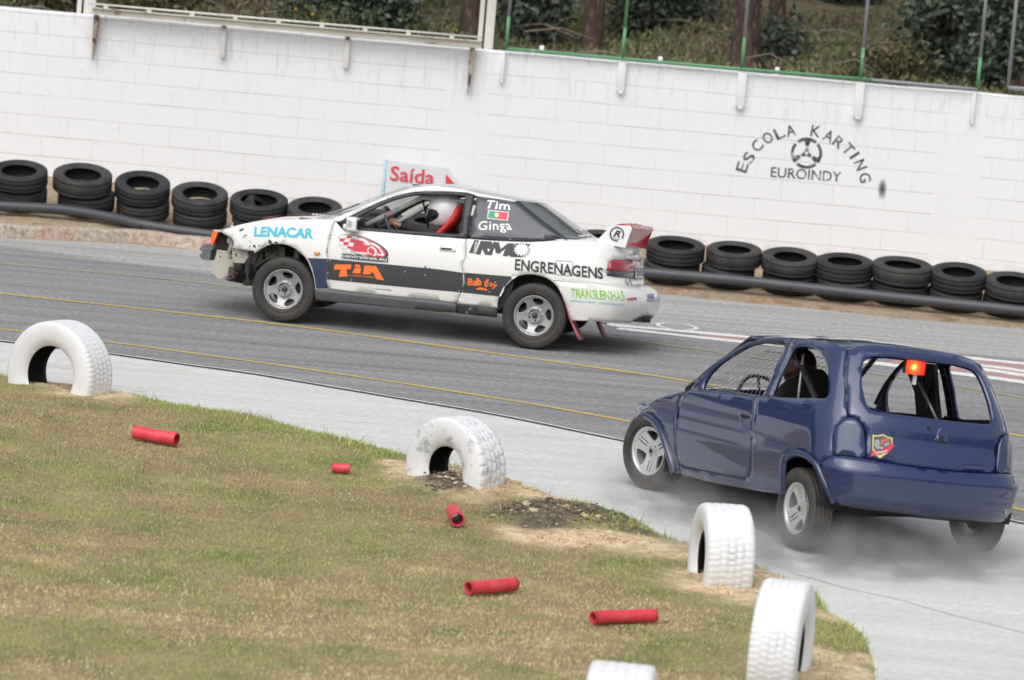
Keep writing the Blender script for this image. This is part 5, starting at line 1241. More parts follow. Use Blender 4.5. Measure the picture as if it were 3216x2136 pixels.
tail_poly = mir([(ub, ht), (ub, zl1+.004)])
tpan = panel('boot_face', low, tail_poly, PW, car, step=.05, thick=.012, gap=.002, M=LB)
tpl = panel('rear_valance', low, mir([(ub, zl0-.003), (ub, hb)]), PW, car, step=.05, thick=.012, gap=.002, M=LB)
lo_ = T(low, B_((1642,722),(1745,724))); lz = zl0 + (zl1-zl0)*.36
lamp_o = T(low, B_((1640,722),(1606,737),(1590,806)))
lamp_b = T(low, B_((1588,810),(1584,850),(1640,862)))
red = panel('tail_lamp', low, [(ub-.20, zl1-.002), (ub, zl1-.002)] + lamp_o + [(ub, lz), (ub-.20, lz)], TL, car, off=.004, step=.04, thick=.02, M=LB); flipped(red)
smk = panel('tail_lamp', low, [(ub-.20, lz-.001), (ub, lz-.001)] + lamp_b + [(ub, zl0), (ub-.20, zl0)], TLD, car, off=.004, step=.04, thick=.02, M=LB); flipped(smk)
pal = panel('reversing_lamp', low, [(ub-.20, zl1-.002), (ub-.205, lz), (ub-.33, lz), (ub-.33, zl1-.002)], TLP, car, off=.003, step=.04, thick=.02, M=LB); flipped(pal)
pan = panel('number_plate_panel', low, mir([(ub-.332, zl1-.004), (ub-.332, zl0-.10)]), TL, car, off=-.002, step=.05, thick=.02, M=LB)
st = Sticker(wc, low, .012); up = uc + .26; zz0 = zl0+.0; zz1 = zl0+.115
P4 = [(up, zz0), (2*uc-up, zz0), (2*uc-up, zz1), (up, zz1)]; st._put(P4, [(0,1,2,3)], WH, 0)
V, F, sz = text_mesh('93-81-FL', .02); st._put([(up-.03-v[0]*(2*(up-uc)-.06), zz0+.018+v[1]*(.08)) for v in V], F, BK, .003)
V, F, sz = text_mesh('competição', .0); st._put([(up-.05-v[0]*.22, zz0-.075+v[1]*.035) for v in V], F, WH, .0)
st.build('number_plate', pan, None)
st = Sticker(wc, low, .004); V, F, sz = text_mesh('Ginga', .02, .3); zm = (ht+zl1)/2
st._put([(uc+.22-v[0]*.40, zm-.03+v[1]*.10) for v in V], F, GREY, 0); V, F, sz = text_mesh('competição', .0, .2); st._put([(ub-.06-v[0]*.24, zm-.03+v[1]*.045) for v in V], F, GREY, 0)
V, F, sz = text_mesh('Racing', .0, .2); st._put([(uc-.12-v[0]*.28, zm-.06+v[1]*.05) for v in V], F, GREY, 0)
st.build('lettering', tpan, None)
st = Sticker(wc, low, .004); cR = (ub-.05, (zl0+hb)/2)
def ringuv_(c, r0, r1, a0=0, a1=360, n=30, ky=1.0): return ([(c[0]+r*math.cos(R(a)), c[1]+r*ky*math.sin(R(a))) for a in np.linspace(a0, a1, n) for r in (r0, r1)], [(2*i,2*i+1,2*i+3,2*i+2) for i in range(n-1)])
st._put(*ringuv(cR, .030, .038), GREY, 0); V, F, sz = text_mesh('R', .02, .2); st._put([(cR[0]+.017-v[0]*.034, cR[1]-.02+v[1]*.04) for v in V], F, GREY, 0); st.build('lettering', tpl, None)
# --- rear bumper: swells outward from the body
def bdisp(u, z):
    t = np.clip((z - bz0)/(bz1 - bz0), 0, 1); return .012 + .045*np.clip((ub+.15-u)/.3, 0, 1)*np.sin(np.pi*np.clip(t*1.02, 0, 1))**.6
b_out = T(low, B_((1212,1000),(1185,945),(1150,893),(1400,915),(1600,932),(1756,940))); b_bot = T(low, B_((1300,1218),(1262,1120),(1236,1060)))
bz1 = b_out[-1][1]; bz0 = b_bot[0][1]-.01
bl = T(low, B_((1500,1222)))[0]
bp = b_out + [(uc, bz1)] ; bumper_poly = b_out + [(uc, bz1+.0)] + [(2*uc-u, z) for u, z in b_out[::-1]] + [(2*uc-u, z) for u, z in b_bot[::-1]] + [(2*uc-bl[0], bl[1])] + [(2*uc-ub-.05, bl[1]+.01), (2*uc-ub+.1, bl[1]+.10), (uc, bl[1]+.10), (ub-.12, bl[1]+.10), (ub+.03, bl[1]+.01)] + [bl] + b_bot
bump_o = panel('rear_bumper', low, bumper_poly, PW, car, step=.04, thick=.012, M=LB, disp=bdisp)
class Disp:
    def __init__(s, b, d): s.b, s.d = b, d; s.uc_r = b.uc_r; s.uc_f = b.uc_f
    def P(s, u, z): return s.b.P(u, z) + s.b.Nn(u, z)*s.d(np.asarray(u, float), np.asarray(z, float))[..., None]
    def Nn(s, u, z): return s.b.Nn(u, z)
bs = Disp(low, bdisp)
shelf = []; P1, P0 = bs.P(np.linspace(b_out[2][0], uc, 30), np.full(30, bz1-.004)), low.P(np.linspace(b_out[2][0], uc, 30), np.full(30, bz1+.002))
V = [tuple(p) for p in P1] + [tuple(p) for p in P0]; V += [(x, -y, z) for x, y, z in V]; F = [(i, i+1, i+31, i+30) for i in range(29)] + [(60+i, 60+i+30, 60+i+31, 60+i+1) for i in range(29)]
mesh('bumper_top', V, F, PW, parent=bump_o, smooth=True)
st = Sticker(wc, bs, .003); st.text('TRANSLENHAS', B_((1286,1032))[0], B_((1724,1058))[0], B_((1286,956))[0], GRN, .006, .0, 1.02)
st.text('LENHAS E MAT. CONSTRUÇÃO', B_((1280,1070))[0], B_((1722,1104))[0], B_((1282,1044))[0], BLU, .01, 0, 1.05)
st.text('AMS', Z1((500,1255))[0], Z1((610,1250))[0], Z1((515,1212))[0], REDI, .04, .2); st.text('OIL', Z1((612,1248))[0], Z1((660,1243))[0], Z1((614,1208))[0], DBLU, .04, .1)
st.poly(Z1((822,1165),(910,1150),(905,1250),(812,1262)), DBLU, step=.1); st.poly(Z1((830,1180),(925,1168),(912,1240),(822,1252)), WH, o=.002, step=.1); st.text('DIENE', Z1((828,1240))[0], Z1((915,1225))[0], Z1((832,1190))[0], DBLU, .03, 0, 1, o=.004)
st.build('lettering', bump_o, None)
# exhaust box under the bumper
ex = MB(); p0 = low.P(np.array([uc+.55]), np.array([bl[1]+.06]))[0]
ex.box((p0[0]+.06, .12, bl[1]+.05), (.30,.55,.06), BLK, bev=.012); ex.tube([(p0[0]+.1,.22,bl[1]+.05),(p0[0]-.16,.20,bl[1]+.052)], .034, BLK, 14); ex.build('exhaust', car, LB)
# --- wing
def wing_pt(px, y): return wpt(px, y)
yw = .60
Lp = [wing_pt(q, yw) for q in Z1((38,392),(290,128),(600,140),(492,468))]
mb = MB(); e = .035
def plate(pts, m, edge_m, y0, y1):
    n = len(pts); V = [(p.x, y0, p.z) for p in pts] + [(p.x, y1, p.z) for p in pts]; mb.add(V[:n]+V[n:], [tuple(range(n))], m); mb.add(V, [tuple(range(2*n-1, n-1, -1))] + [(i, i+n, (i+1)%n+n, (i+1)%n) for i in range(n)], edge_m)
fin = [Lp[0], Lp[0].lerp(Lp[1], .5), Lp[1] + Vector((.012,0,-.008)), Lp[1] + Vector((-.02,0,.0)), Lp[2] + Vector((.02,0,.0)), Lp[2] + Vector((0,0,-.02)), Lp[2].lerp(Lp[3], .5), Lp[3]]
WINGW = flat('white_fin', (.80,.80,.83), .35, var=.03, coat=.4); WINGR = flat('red_wing', (.50,.022,.05), .3, var=.15, coat=.5, scale=4)
plate([Vector(p) for p in fin], WINGW, WINGR, yw, yw-.035); plate([Vector((p.x, 0, p.z)) for p in fin], WINGR, WINGR, -yw+.035, -yw)
wing = mb.build('wing', car, LB); fix_normals(wing)
mb = MB(); cx, cz_ = (Lp[2].x+Lp[1].x)/2, Lp[2].z
# blade from fin to fin: a leaning aerofoil behind the fins' trailing edge
pr = [(Lp[2].x+.01, Lp[2].z+.006), (Lp[2].x+.10, Lp[2].z+.012), (Lp[2].x+.20, Lp[2].z-.02), (Lp[2].x+.14, Lp[2].z-.035), (Lp[3].x+.06, Lp[3].z+.05), (Lp[3].x+.03, Lp[3].z+.05), (Lp[2].x-.01, Lp[2].z-.02)]
V = [(x, s*yw*.97, z) for s in (1, -1) for x, z in pr]; n = len(pr)
mb.add(V, [(i, (i+1)%n, (i+1)%n+n, i+n) for i in range(n)] + [tuple(range(n))[::-1], tuple(range(n, 2*n))], WINGR); bl_ = mb.build('wing_blade', wing); fix_normals(bl_)
mb = MB(); mb.box((Lp[2].x+.10, 0, Lp[2].z+.012), (.07,.62,.012), flat('wing_cream', (.62,.52,.36), .5), bev=.005); mb.box((Lp[2].x+.10, .17, Lp[2].z+.018), (.025,.14,.008), BLK); mb.box((Lp[2].x+.10, -.17, Lp[2].z+.018), (.025,.10,.008), BLK); mb.build('wing_slot', wing)
FL2 = Flat(yw+.001); st = Sticker(wc, FL2, .002); c0_, = wc.trace(FL2, Z1((368,265))); rr = .068
st._put(*ringuv(c0_, rr*.80, rr, -105, 215, 40), BK, 0); 
V, F, sz = text_mesh('R', .04, .35); st._put([(c0_[0]+.034-v[0]*.068, c0_[1]-.026+v[1]*.062) for v in V], F, BK, 0); st._put(*ringuv((c0_[0]-.005,c0_[1]), rr*.62, rr*.70, 235, 330, 16), BK, 0); st.build('lettering', wing, None)
# --- mirror
mp = wpt(A_((1382,430))[0], .88); mb = MB()
bm = bmesh.new(); bmesh.ops.create_cube(bm, size=1)
for v in bm.verts: v.co = Vector((v.co.x*.10*(1.0 if v.co.z > 0 else 1.0), v.co.y*.17, v.co.z*.135)); v.co.x += .012 if (v.co.y < 0 and v.co.x > 0) else 0
bmesh.ops.bevel(bm, geom=bm.edges[:]+bm.verts[:], offset=.028, segments=4, affect='EDGES', profile=.6); bm.verts.index_update()
mb.add([Vector((mp.x,.875,mp.z)) + v.co for v in bm.verts], [[v.index for v in f.verts] for f in bm.faces], PW, True); bm.free()
mb.box((mp.x+.05, .79, mp.z-.03), (.12,.06,.05), PW, bev=.015); mb.box((mp.x-.047,.875,mp.z), (.006,.13,.095), flat('mirror_glass', (.5,.5,.5), .05, .9))
mir_o = mb.build('wing_mirror', car, LB); flipped(mir_o)
FLM = Flat(.963); st = Sticker(wc, FLM, .002); V, F, sz = text_mesh('R', .02, .3); c_m = (mp.x+.018, mp.z)
st._put(*ringuv(c_m, .026, .031), GREY, 0); st._put([(c_m[0]+.014-v[0]*.028, c_m[1]-.017+v[1]*.034) for v in V], F, GREY, 0); st.build('mirror_badge', mir_o)
# --- inner structure
ax_f, ax_r = 1.19, -1.19
inner = [(-1.95,.26),(-1.5,.26)] + [(ax_r+.33*math.cos(a), .33+.36*math.sin(a)) for a in np.linspace(math.pi, 0, 14)] + [(-.82,.24),(.80,.24)] + [(ax_f+.34*math.cos(a), .35+.36*math.sin(a)) for a in np.linspace(math.pi, 0, 14)] + [(1.56,.45),(1.6,.70),(1.2,.82),(.9,.84),(-.5,.86),(-1.2,.86),(-1.93,.80)]
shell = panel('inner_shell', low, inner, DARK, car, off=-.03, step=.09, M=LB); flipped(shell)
HOUS = mat_rust('spattered_wheel_housing', (.30,.28,.25), (.05,.045,.04), .52); mb = MB()
for axx, r_, zc_ in ((ax_f,.365,.36),(ax_r,.365,.34)):
    for s in (1,-1):
        A = np.linspace(-.25, math.pi+.25, 22); V = [(axx+r_*math.cos(a), y, zc_+r_*math.sin(a)) for a in A for y in (s*.775, s*.42)]
        mb.add(V, [(2*i,2*i+1,2*i+3,2*i+2) for i in range(21)], HOUS if axx > 0 else flat('grimy_rear_housing', (.13,.12,.105), .8, var=.4, scale=14), True)
        V = [(axx, s*.42, zc_)] + [(axx+r_*math.cos(a), s*.42, zc_+r_*math.sin(a)) for a in A]; mb.add(V, [(0,i,i+1) for i in range(1,22)], HOUS if axx > 0 else flat('grimy_rear_housing', (.13,.12,.105), .8)); mb.build('wheel_housing', car, LB); mb = MB()
mb = MB(); mb.box((0,0,.26), (3.2,1.36,.05), DARK); mb.box((-1.72,0,.42), (.42,1.2,.34), DARK); mb.box((1.35,0,.50), (.55,.9,.42), DARK); mb.box((-1.25,0,.74), (.7,1.3,.04), flat('parcel_shelf', (.08,.08,.08), .9)); mb.build('floor_pan', car, LB)
# stripped nose: crash bar, strut plates, lamp housing
mb = MB(); RUB = flat('scuffed_grey_bumper_bar', (.15,.165,.185), .5, var=.35, scale=16, bmp=.4)
pr = [wpt(q, .50) for q in Z5((190,640),(240,590),(330,545),(440,530),(520,580),(500,640),(440,700),(440,760),(425,900),(350,915),(240,890),(195,820),(200,770),(245,740),(240,700),(195,670))]
n = len(pr); V = [(p.x + (0 if s else 0), .50-1.0*s, p.z) for s in (0, .25, .5, .75, 1) for p in pr]
V = [(x + .05*(1-(y/.5)**2), y, z) for x, y, z in V]
mb.add(V, [(k*n+i, k*n+(i+1)%n, (k+1)*n+(i+1)%n, (k+1)*n+i) for k in range(4) for i in range(n)] + [tuple(range(n)), tuple(range(4*n,5*n))[::-1]], RUB, False); fix_normals(mb.build('crash_bar', car, LB))
def flatplate(name, pix, y, th, m, holes=()):
    fl = Flat(y); P, T_ = fill(wc.trace(fl, pix), [wc.trace(fl, h) for h in holes], .08); V = [(x, y, z) for x, z in P]; o = mesh(name, V, T_, m, parent=car, M=LB); q = o.modifiers.new('t','SOLIDIFY'); q.thickness = th; q.offset = 0; return o
flatplate('strut_plate', Z5((595,672),(835,700),(930,770),(960,900),(955,1040),(870,1040),(850,1090),(830,1230),(700,1320),(600,1310),(510,1210),(480,1080),(490,960),(540,880),(575,760)), .56, .03, CREAMW, [Z5(*ell(662,828,20,22,10)), Z5(*ell(902,852,20,24,10)), Z5(*ell(712,940,8,8,8)), Z5(*ell(636,932,8,8,8))])
flatplate('bumper_bracket', Z5((925,650),(1350,700),(1360,745),(1320,790),(1215,940),(1195,975),(975,965),(930,830)), .68, .02, CREAMW, [Z5((985,760),(1090,765),(1085,800),(1050,825),(1000,830)), Z5((1170,775),(1215,775),(1230,850),(1195,850)), Z5(*ell(967,686,18,18,10)), Z5(*ell(1300,715,18,14,10))])
flatplate('rusty_stay', Z5((865,1045),(960,1050),(1100,1100),(1090,1150),(950,1320),(800,1360),(760,1350),(850,1230)), .60, .02, flat('rusty_brown_steel', (.13,.085,.075), .8, var=.4), [Z5(*ell(988,1228,28,28,12)), Z5(*ell(900,1278,36,20,12,-.6))])
flatplate('inner_wing', Z5((1100,1100),(1250,800),(1500,700),(1900,560),(2100,620),(2100,830),(1700,900),(1450,1080),(1200,1190)), .50, .01, HOUS, [Z5(*ell(1628,760,40,40,14)), Z5(*ell(1632,848,40,38,14))])
flatplate('lamp_surround', Z5((560,500),(600,360),(650,270),(900,400),(950,500),(920,580),(560,580)), .52, .02, DARK)
flatplate('lamp_tape', Z5((545,260),(640,272),(575,430),(510,572),(465,520),(480,400),(500,320)), .55, .10, flat('orange_tape', (.95,.16,.03), .45, var=.1))
flatplate('lower_pan', Z5((900,1200),(1300,1100),(1400,1480),(1000,1400),(780,1360)), .30, .02, DARK)
mb = MB(); p = wpt(Z5((1085,1020))[0], .62); mb.lathe([(0,.05),(.05,.05),(.055,-.05),(0,-.05)], BLK, 18, 'z', Matrix.Translation(p)); mb.build('black_canister', car, LB)
mb = MB(); p = wpt(Z5((900,470))[0], .60); mb.lathe([(0,.03),(.035,.03),(.045,-.02),(0,-.02)], CREAMW, 16, 'y', Matrix.Translation(p)); p = wpt(Z5((850,690))[0], .62); mb.tube([p+Vector((.0,0,-.03)), p+Vector((-.03,0,.10))], .02, CREAMW, 10); mb.build('hinge_boss', car, LB)
mb = MB(); mb.box((1.50,0,.60), (.06,1.0,.30), DARK); mb.box((1.60,0,.42), (.04,.9,.06), flat('rusty_brown_steel', (.13,.085,.075), .8)); 
for s in (1,-1): p = (ax_f-.02, s*.52, .62); mb.tube([(p[0],p[1],.30),(p[0]-.03,s*.50,.74)], .03, flat('grey_damper', (.32,.31,.29), .5), 12); mb.tube([(p[0]+.03*math.cos(a*1.0), p[1]+.0, .45+.02*a/2) for a in range(0)] or [(p[0]-.09,p[1],.56),(p[0]-.10,p[1],.72)], .045, flat('rust_spring', (.22,.12,.10), .7, var=.4), 12)
mb.build('front_structure', car, LB)
# --- mud flaps
FLP = flat('faded_red_flap', (.55,.15,.17), .6, var=.25, scale=6)
for s in (1, -1):
    pts = [wpt(q, .70) for q in B_((1215,960),(1250,1060),(1290,1200),(1340,1320),(1368,1376))]; mb = MB(); V, F = [], []
    for i, p in enumerate(pts):
        w = .04+.012*i; V += [(p.x, s*(.70+.07), p.z), (p.x, s*(.70-.16), p.z)]
        if i: F.append((2*i-2,2*i-1,2*i+1,2*i))
    o = mesh('mud_flap', V, F, FLP, parent=car, M=LB, smooth=True); q = o.modifiers.new('t','SOLIDIFY'); q.thickness = .012; q.offset = 0
# --- wheels
ALLOY = flat('dull_alloy', (.42,.42,.42), .42, .35, var=.12, scale=12); MRT = mat_rubber('racing_tyre_rubber', (.038,.037,.037), (.10,.085,.07), .55)
def rim_star(wh, Rr, W, rot):
    h = W/2; prof = lambda r: h*.55 - .045*np.clip((Rr*.93-r)/(Rr*.5), 0, 1)**1.3 + .01*(r < .07)
    out = [(Rr*.93*math.cos(a), Rr*.93*math.sin(a)) for a in np.linspace(0, 2*math.pi, 60, endpoint=False)]; holes = []
    for k in range(5):
        a0 = rot + k*2*math.pi/5; pts = []
        for rr, da in ((.52,-.10),(.60,-.26),(.70,-.37),(.80,-.40),(.865,-.30),(.88,-.12),(.885,.05),(.87,.24),(.80,.36),(.70,.34),(.60,.24),(.53,.10)):
            pts.append((Rr*rr*math.cos(a0+da), Rr*rr*math.sin(a0+da)))
        holes.append(spline(pts, 2, True))
    bolts = [[(Rr*.30*math.cos(rot+.3+k*math.pi*2/5)+.010*math.cos(b), Rr*.30*math.sin(rot+.3+k*math.pi*2/5)+.010*math.sin(b)) for b in np.linspace(0, 2*math.pi, 8, endpoint=False)] for k in range(5)]
    P, T_ = fill(out, holes+bolts, .016); V = [(x, float(prof(math.hypot(x, z))), z) for x, z in P]
    o = mesh('rim', V, T_, ALLOY, parent=wh, smooth=True); 
    if sum(p.normal.y for p in o.data.polygons) < 0: o.data.flip_normals()
    q = o.modifiers.new('t','SOLIDIFY'); q.thickness = .016; q.offset = -1; q = o.modifiers.new('b','BEVEL'); q.width = .003; q.segments = 2; q.limit_method = 'ANGLE'
    mb = MB(); mb.lathe([(Rr*.91, h*.40),(Rr*.92, h*.62),(Rr*.96, h*.78),(Rr*1.0, h*.86),(Rr*1.03, h*.84),(Rr*1.02, h*.70),(Rr*.955, h*.5),(Rr*.93, 0),(Rr*.95, -h*.8)], ALLOY, 60, 'y')
    mb.lathe([(0,h*.52),(.018,h*.52),(.026,h*.47),(.028,h*.3)], flat('dark_hub_cap', (.05,.05,.055), .35), 20, 'y'); mb.lathe([(.058,h*.1),(.060,h*.50),(.064,h*.50),(.066,h*.1)], ALLOY, 30, 'y'); mb.build('rim_lip', wh)
for (x, y, s, st_) in ((ax_f, .69, 1, .0), (ax_r, .68, 1, 0), (ax_f, -.69, -1, 0), (ax_r, -.68, -1, 0)):
    car_wheel(car, (x, y, .300), st_, R(2.5), .300, .185, .182, rim_star, MRT, s, rot=.5 if x > 0 else 1.75, mirror=(s < 0))
mb = MB(); mb.tube([(ax_r,.62,.30),(ax_r,-.62,.30)], .035, DARK, 10); mb.tube([(ax_f,.60,.30),(ax_f,-.60,.30)], .03, DARK, 10); mb.build('axle', car)
# --- cockpit
mb = MB(); CAGE = flat('pale_cage_tube', (.52,.55,.51), .45, var=.1); DRD = flat('dark_red_strap', (.10,.012,.016), .7); RSEAT = flat('red_seat', (.62,.03,.03), .5, var=.15)
p0, p1 = wpt(Z3((590,650))[0], .50), wpt(Z3((1400,250))[0], .44)
d_ = p1-p0; mb.tube([p0-d_*.35, p0, p1, p1+Vector((-.1,0,.0)), (-.55,.42,p1.z-.0)], .024, CAGE, 12); mb.tube([(p.x, -p.y, p.z) for p in (p0-d_*.35, p0, p1)] + [(-.55,-.42,p1.z)], .024, CAGE, 12)
q0, q1 = wpt(Z3((2080,240))[0], .20), wpt(Z3((2225,500))[0], .20); mb.tube([q0, q1, q1+(q1-q0)*1.5], .026, CAGE, 12)
mb.tube([(-.55,.46,.3),(-.55,.50,.85),(-.55,.42,p1.z),(-.55,-.42,p1.z),(-.55,-.50,.85),(-.55,-.46,.3)], .024, CAGE, 12)
cg_ = mb.build('roll_cage', car, LB); FLC = Flat(.53); st = Sticker(wc, FLC, .002)
st.text('AMS', Z3((690,590))[0], Z3((835,515))[0], Z3((680,555))[0], REDI, .02, .2); st.text('OIL', Z3((840,510))[0], Z3((965,465))[0], Z3((835,480))[0], DBLU, .02, .2); st.build('cage_sticker', cg_); mb = MB()
for a, b_ in (((1400,225),(1470,560)),((1470,440),(1525,880)),((1400,230),(1560,320)),((1535,220),(1590,360)),((1450,470),(1620,300)),((1590,285),(1760,262)),((1490,580),(1560,560))): mb.tube([wpt(Z3(a)[0], .05), wpt(Z3(b_)[0], .05)], .009, DRD, 8)
mb.build('window_net', car, LB)
mb = MB(); V, F = [], []; sp_ = [wpt(q, .33) for q in Z3((1750,1120),(1870,960),(1990,830),(2075,720),(2130,600),(2165,480),(2185,420))]
for i, p in enumerate(sp_):
    wd = (.245,.24,.22,.18,.13,.10,.08)[i]
    for j in range(9):
        t = -1+j/4; V.append((p.x + .05*abs(t)**3 - .02, .36+wd*t, p.z))
    if i: F += [((i-1)*9+j, (i-1)*9+j+1, i*9+j+1, i*9+j) for j in range(8)]
seat = mesh('seat', V, F, RSEAT, parent=car, M=LB, smooth=True); q = seat.modifiers.new('t','SOLIDIFY'); q.thickness = .03; q.offset = 0
mb = MB(); mb.box((sp_[0].x+.22, .33, .42), (.5,.46,.12), RSEAT, bev=.03); mb.build('seat_cushion', car, LB)
mb = MB(); dz0 = wpt(Z3((400,700))[0], .40); DASH = flat('dash_grey', (.07,.075,.08), .7, var=.2)
mb.box((.72,0,.80), (.34,1.30,.16), DASH, bev=.04); mb.box((dz0.x, .40, dz0.z-.06), (.14,.22,.20), BLK, bev=.04); mb.build('dashboard', car, LB)
sc_ = wpt(Z3((800,760))[0], .36); MS = Matrix.Translation(sc_) @ Matrix.Rotation(R(-66), 4, 'Y'); mb = MB()
mb.tube([MS @ Vector((.165*math.cos(a), .165*math.sin(a), 0)) for a in np.linspace(0, 2*math.pi, 28, endpoint=False)], .014, flat('wheel_suede', (.12,.12,.125), .8), 8, closed=True)
for a in (0, 2.1, 4.2): mb.tube([MS @ Vector((.155*math.cos(a), .155*math.sin(a), 0)), MS @ Vector((0,0,-.01))], .010, DASH, 6)
mb.tube([MS @ Vector((0,0,0)), MS @ Vector((0,0,-.35))], .02, DASH, 8); mb.build('steering_wheel', car, LB)

# ------------------------------------------------------------------ people
def skinned(name, J, E, m, parent=None, M=None, sub=2, root=0):
    me = bpy.data.meshes.new(name); me.from_pydata([tuple(j[0]) for j in J], E, []); me.materials.append(m)
    o = bpy.data.objects.new(name, me); COL.objects.link(o)
    if parent: o.parent = parent
    if M is not None: o.matrix_world = M if not parent else M
    sk = o.modifiers.new('skin', 'SKIN'); sk.use_smooth_shade = True
    for i, j in enumerate(J):
        r = j[1]; me.skin_vertices[0].data[i].radius = (r, r) if isinstance(r, (int, float)) else r
    me.skin_vertices[0].data[root].use_root = True
    s = o.modifiers.new('sub', 'SUBSURF'); s.levels = sub; s.render_levels = sub; return o
def hand(J, E, w, wi, fwd, side, up, s=1.0):
    """palm and five bent fingers of unequal length grown from wrist joint wi"""
    w = Vector(w); pm = w + fwd*.05*s; J.append((pm, (.030*s, .016*s))); pi = len(J)-1; E.append((wi, pi))
    for k, (o_, L) in enumerate(((-.026,.070),(-.009,.080),(.009,.076),(.026,.060))):
        b = pm + fwd*.035*s + side*o_*s; J.append((b, .0095*s)); i0 = len(J)-1; E.append((pi, i0))
        c = b + (fwd*.6-up*.8).normalized()*L*.45*s; J.append((c, .0085*s)); E.append((i0, i0+1)); d = c + (-fwd*.6-up*.7).normalized()*L*.45*s; J.append((d, .0075*s)); E.append((i0+1, i0+2))
    b = pm - side*.032*s; J.append((b, .011*s)); i0 = len(J)-1; E.append((pi, i0)); J.append((b+(fwd*.5-up*.6-side*.2).normalized()*.035*s, .009*s)); E.append((i0, i0+1)); J.append((b+(fwd*.6-up*1.1).normalized()*.055*s, .0075*s)); E.append((i0+1, i0+2))
SUIT = flat('dark_driving_suit', (.035,.030,.030), .85, var=.3); SKIN = flat('skin', (.50,.27,.20), .55, var=.08)
hc = wpt(Z3((1860,505))[0], .36)               # centre of the helmet
wrist = wpt(Z3((985,800))[0], .42); sh = hc + Vector((-.02,.19,-.27)); el = wpt(Z3((1340,880))[0], .50)
J = [((hc.x-.12,.33,.50),.15), ((hc.x-.08,.33,.66),.15), ((hc.x-.05,.33,hc.z-.26),.165), ((hc.x-.02,.33,hc.z-.15),.06), ((hc.x,.33,hc.z-.05),.075),
     (sh,.065), (el,.048), (wrist,.032), (hc+Vector((-.02,-.19,-.27)),.065), ((el.x,.10,el.z-.05),.048), ((wrist.x+.05,.26,wrist.z),.03),
     ((hc.x+.15,.42,.46),.09), ((hc.x+.50,.44,.56),.065), ((hc.x+.85,.44,.36),.05), ((hc.x+.15,.24,.46),.09), ((hc.x+.50,.22,.56),.065), ((hc.x+.85,.22,.36),.05)]
E = [(0,1),(1,2),(2,3),(3,4),(2,5),(5,6),(6,7),(2,8),(8,9),(9,10),(0,11),(11,12),(12,13),(0,14),(14,15),(15,16)]
person = skinned('person', J, E, SUIT, M=WB)
tag(person, 'driver in a white helmet and dark suit gripping the wheel of the white car', 'person')
def seg_person(parent, name, pts, r, m): mb = MB(); mb.tube(pts, r, m, 12); return mb.build(name, parent)
J = [(Vector(wrist)+Vector((-.02,0,0)), .026), (Vector(wrist)+Vector((.0,0,0)), (.028,.022))]; E = [(0,1)]
hand(J, E, wrist, 1, Vector((.9,-.1,.25)).normalized(), Vector((.1,.5,-.85)).normalized(), Vector((.15,-.8,-.3)).normalized()*-1, 1.25)
hd_ = skinned('hand', J, E, SKIN, parent=person, sub=1)
hd_.matrix_parent_inverse = Matrix()
def helmet(parent, c, facing, m, visor, s=1.0, name='helmet', nod=0.0):
    Rz = Matrix.Rotation(facing, 4, 'Z') @ Matrix.Rotation(nod, 4, 'Y')
    def hp(el_, ph, k=1.0):                  # point of the shell at elevation, azimuth (0 = forward)
        x, y, z = math.cos(el_)*math.cos(ph), math.cos(el_)*math.sin(ph), math.sin(el_)
        ch = max(0, x)**1.5*min(1, max(0, -z+.15)*1.6)            # chin bar juts forward
        X, Y, Z = x*.150 + ch*.045, y*(.120 - .018*max(0, -z)), z*.150
        if z < -.80: Z = -.120 - (-z-.80)*.02
        if x < 0 and z < -.2: X *= 1-.35*(-z-.2)
        return c + Rz @ Vector((X*s*k, Y*s*k, Z*s*k))
    nu, nv = 44, 30; V = [hp(math.pi/2-math.pi*j/nv, 2*math.pi*i/nu) for j in range(nv+1) for i in range(nu)]
    F = [(j*nu+i, (j+1)*nu+i, (j+1)*nu+(i+1)%nu, j*nu+(i+1)%nu) for j in range(nv) for i in range(nu)]
    o = mesh(name, V, F, m, parent=parent, smooth=True); fix_normals(o)
    mb = MB(); V = []; NI, NJ = 24, 10
    for j in range(NJ+1):
        for i in range(NI+1):
            ph = R(-72+144*i/NI); w = math.sqrt(max(0, 1-abs(-1+2*i/NI)**3)); el_v = R(-8) + R(22)*w*(1-2*j/NJ); V.append(hp(el_v, ph, 1.022))
    mb.add(V, [(j*(NI+1)+i, j*(NI+1)+i+1, (j+1)*(NI+1)+i+1, (j+1)*(NI+1)+i) for j in range(NJ) for i in range(NI)], visor, True); mb.build('visor', parent); return o
HEL = flat('white_helmet', (.78,.78,.80), .22, var=.05, coat=.6); VIS = flat('dark_visor', (.02,.02,.022), .12, coat=.5)
hm = helmet(person, hc, R(8), HEL, VIS, 1.12, nod=R(14)); mb = MB()
c = hc + Vector((-.005,0,-.05)); V = []
for a in np.linspace(0, 2*math.pi, 26):
    for r in (.032, .037):
        x, z = r*math.cos(a)*1.05, r*.72*math.sin(a); x, z = x*math.cos(.5)-z*math.sin(.5)*-1, x*math.sin(.5)*-1+z*math.cos(.5); X, Zz = c.x-hc.x+x, c.z-hc.z+z; Y = .122*math.sqrt(max(.01, 1-(X/.152)**2-(Zz/.148)**2))
        V.append((hc.x+X, hc.y+Y+.003, hc.z+Zz))
mb.add(V, [(2*i,2*i+1,2*i+3,2*i+2) for i in range(25)], DBLU); mb.build('badge', person)
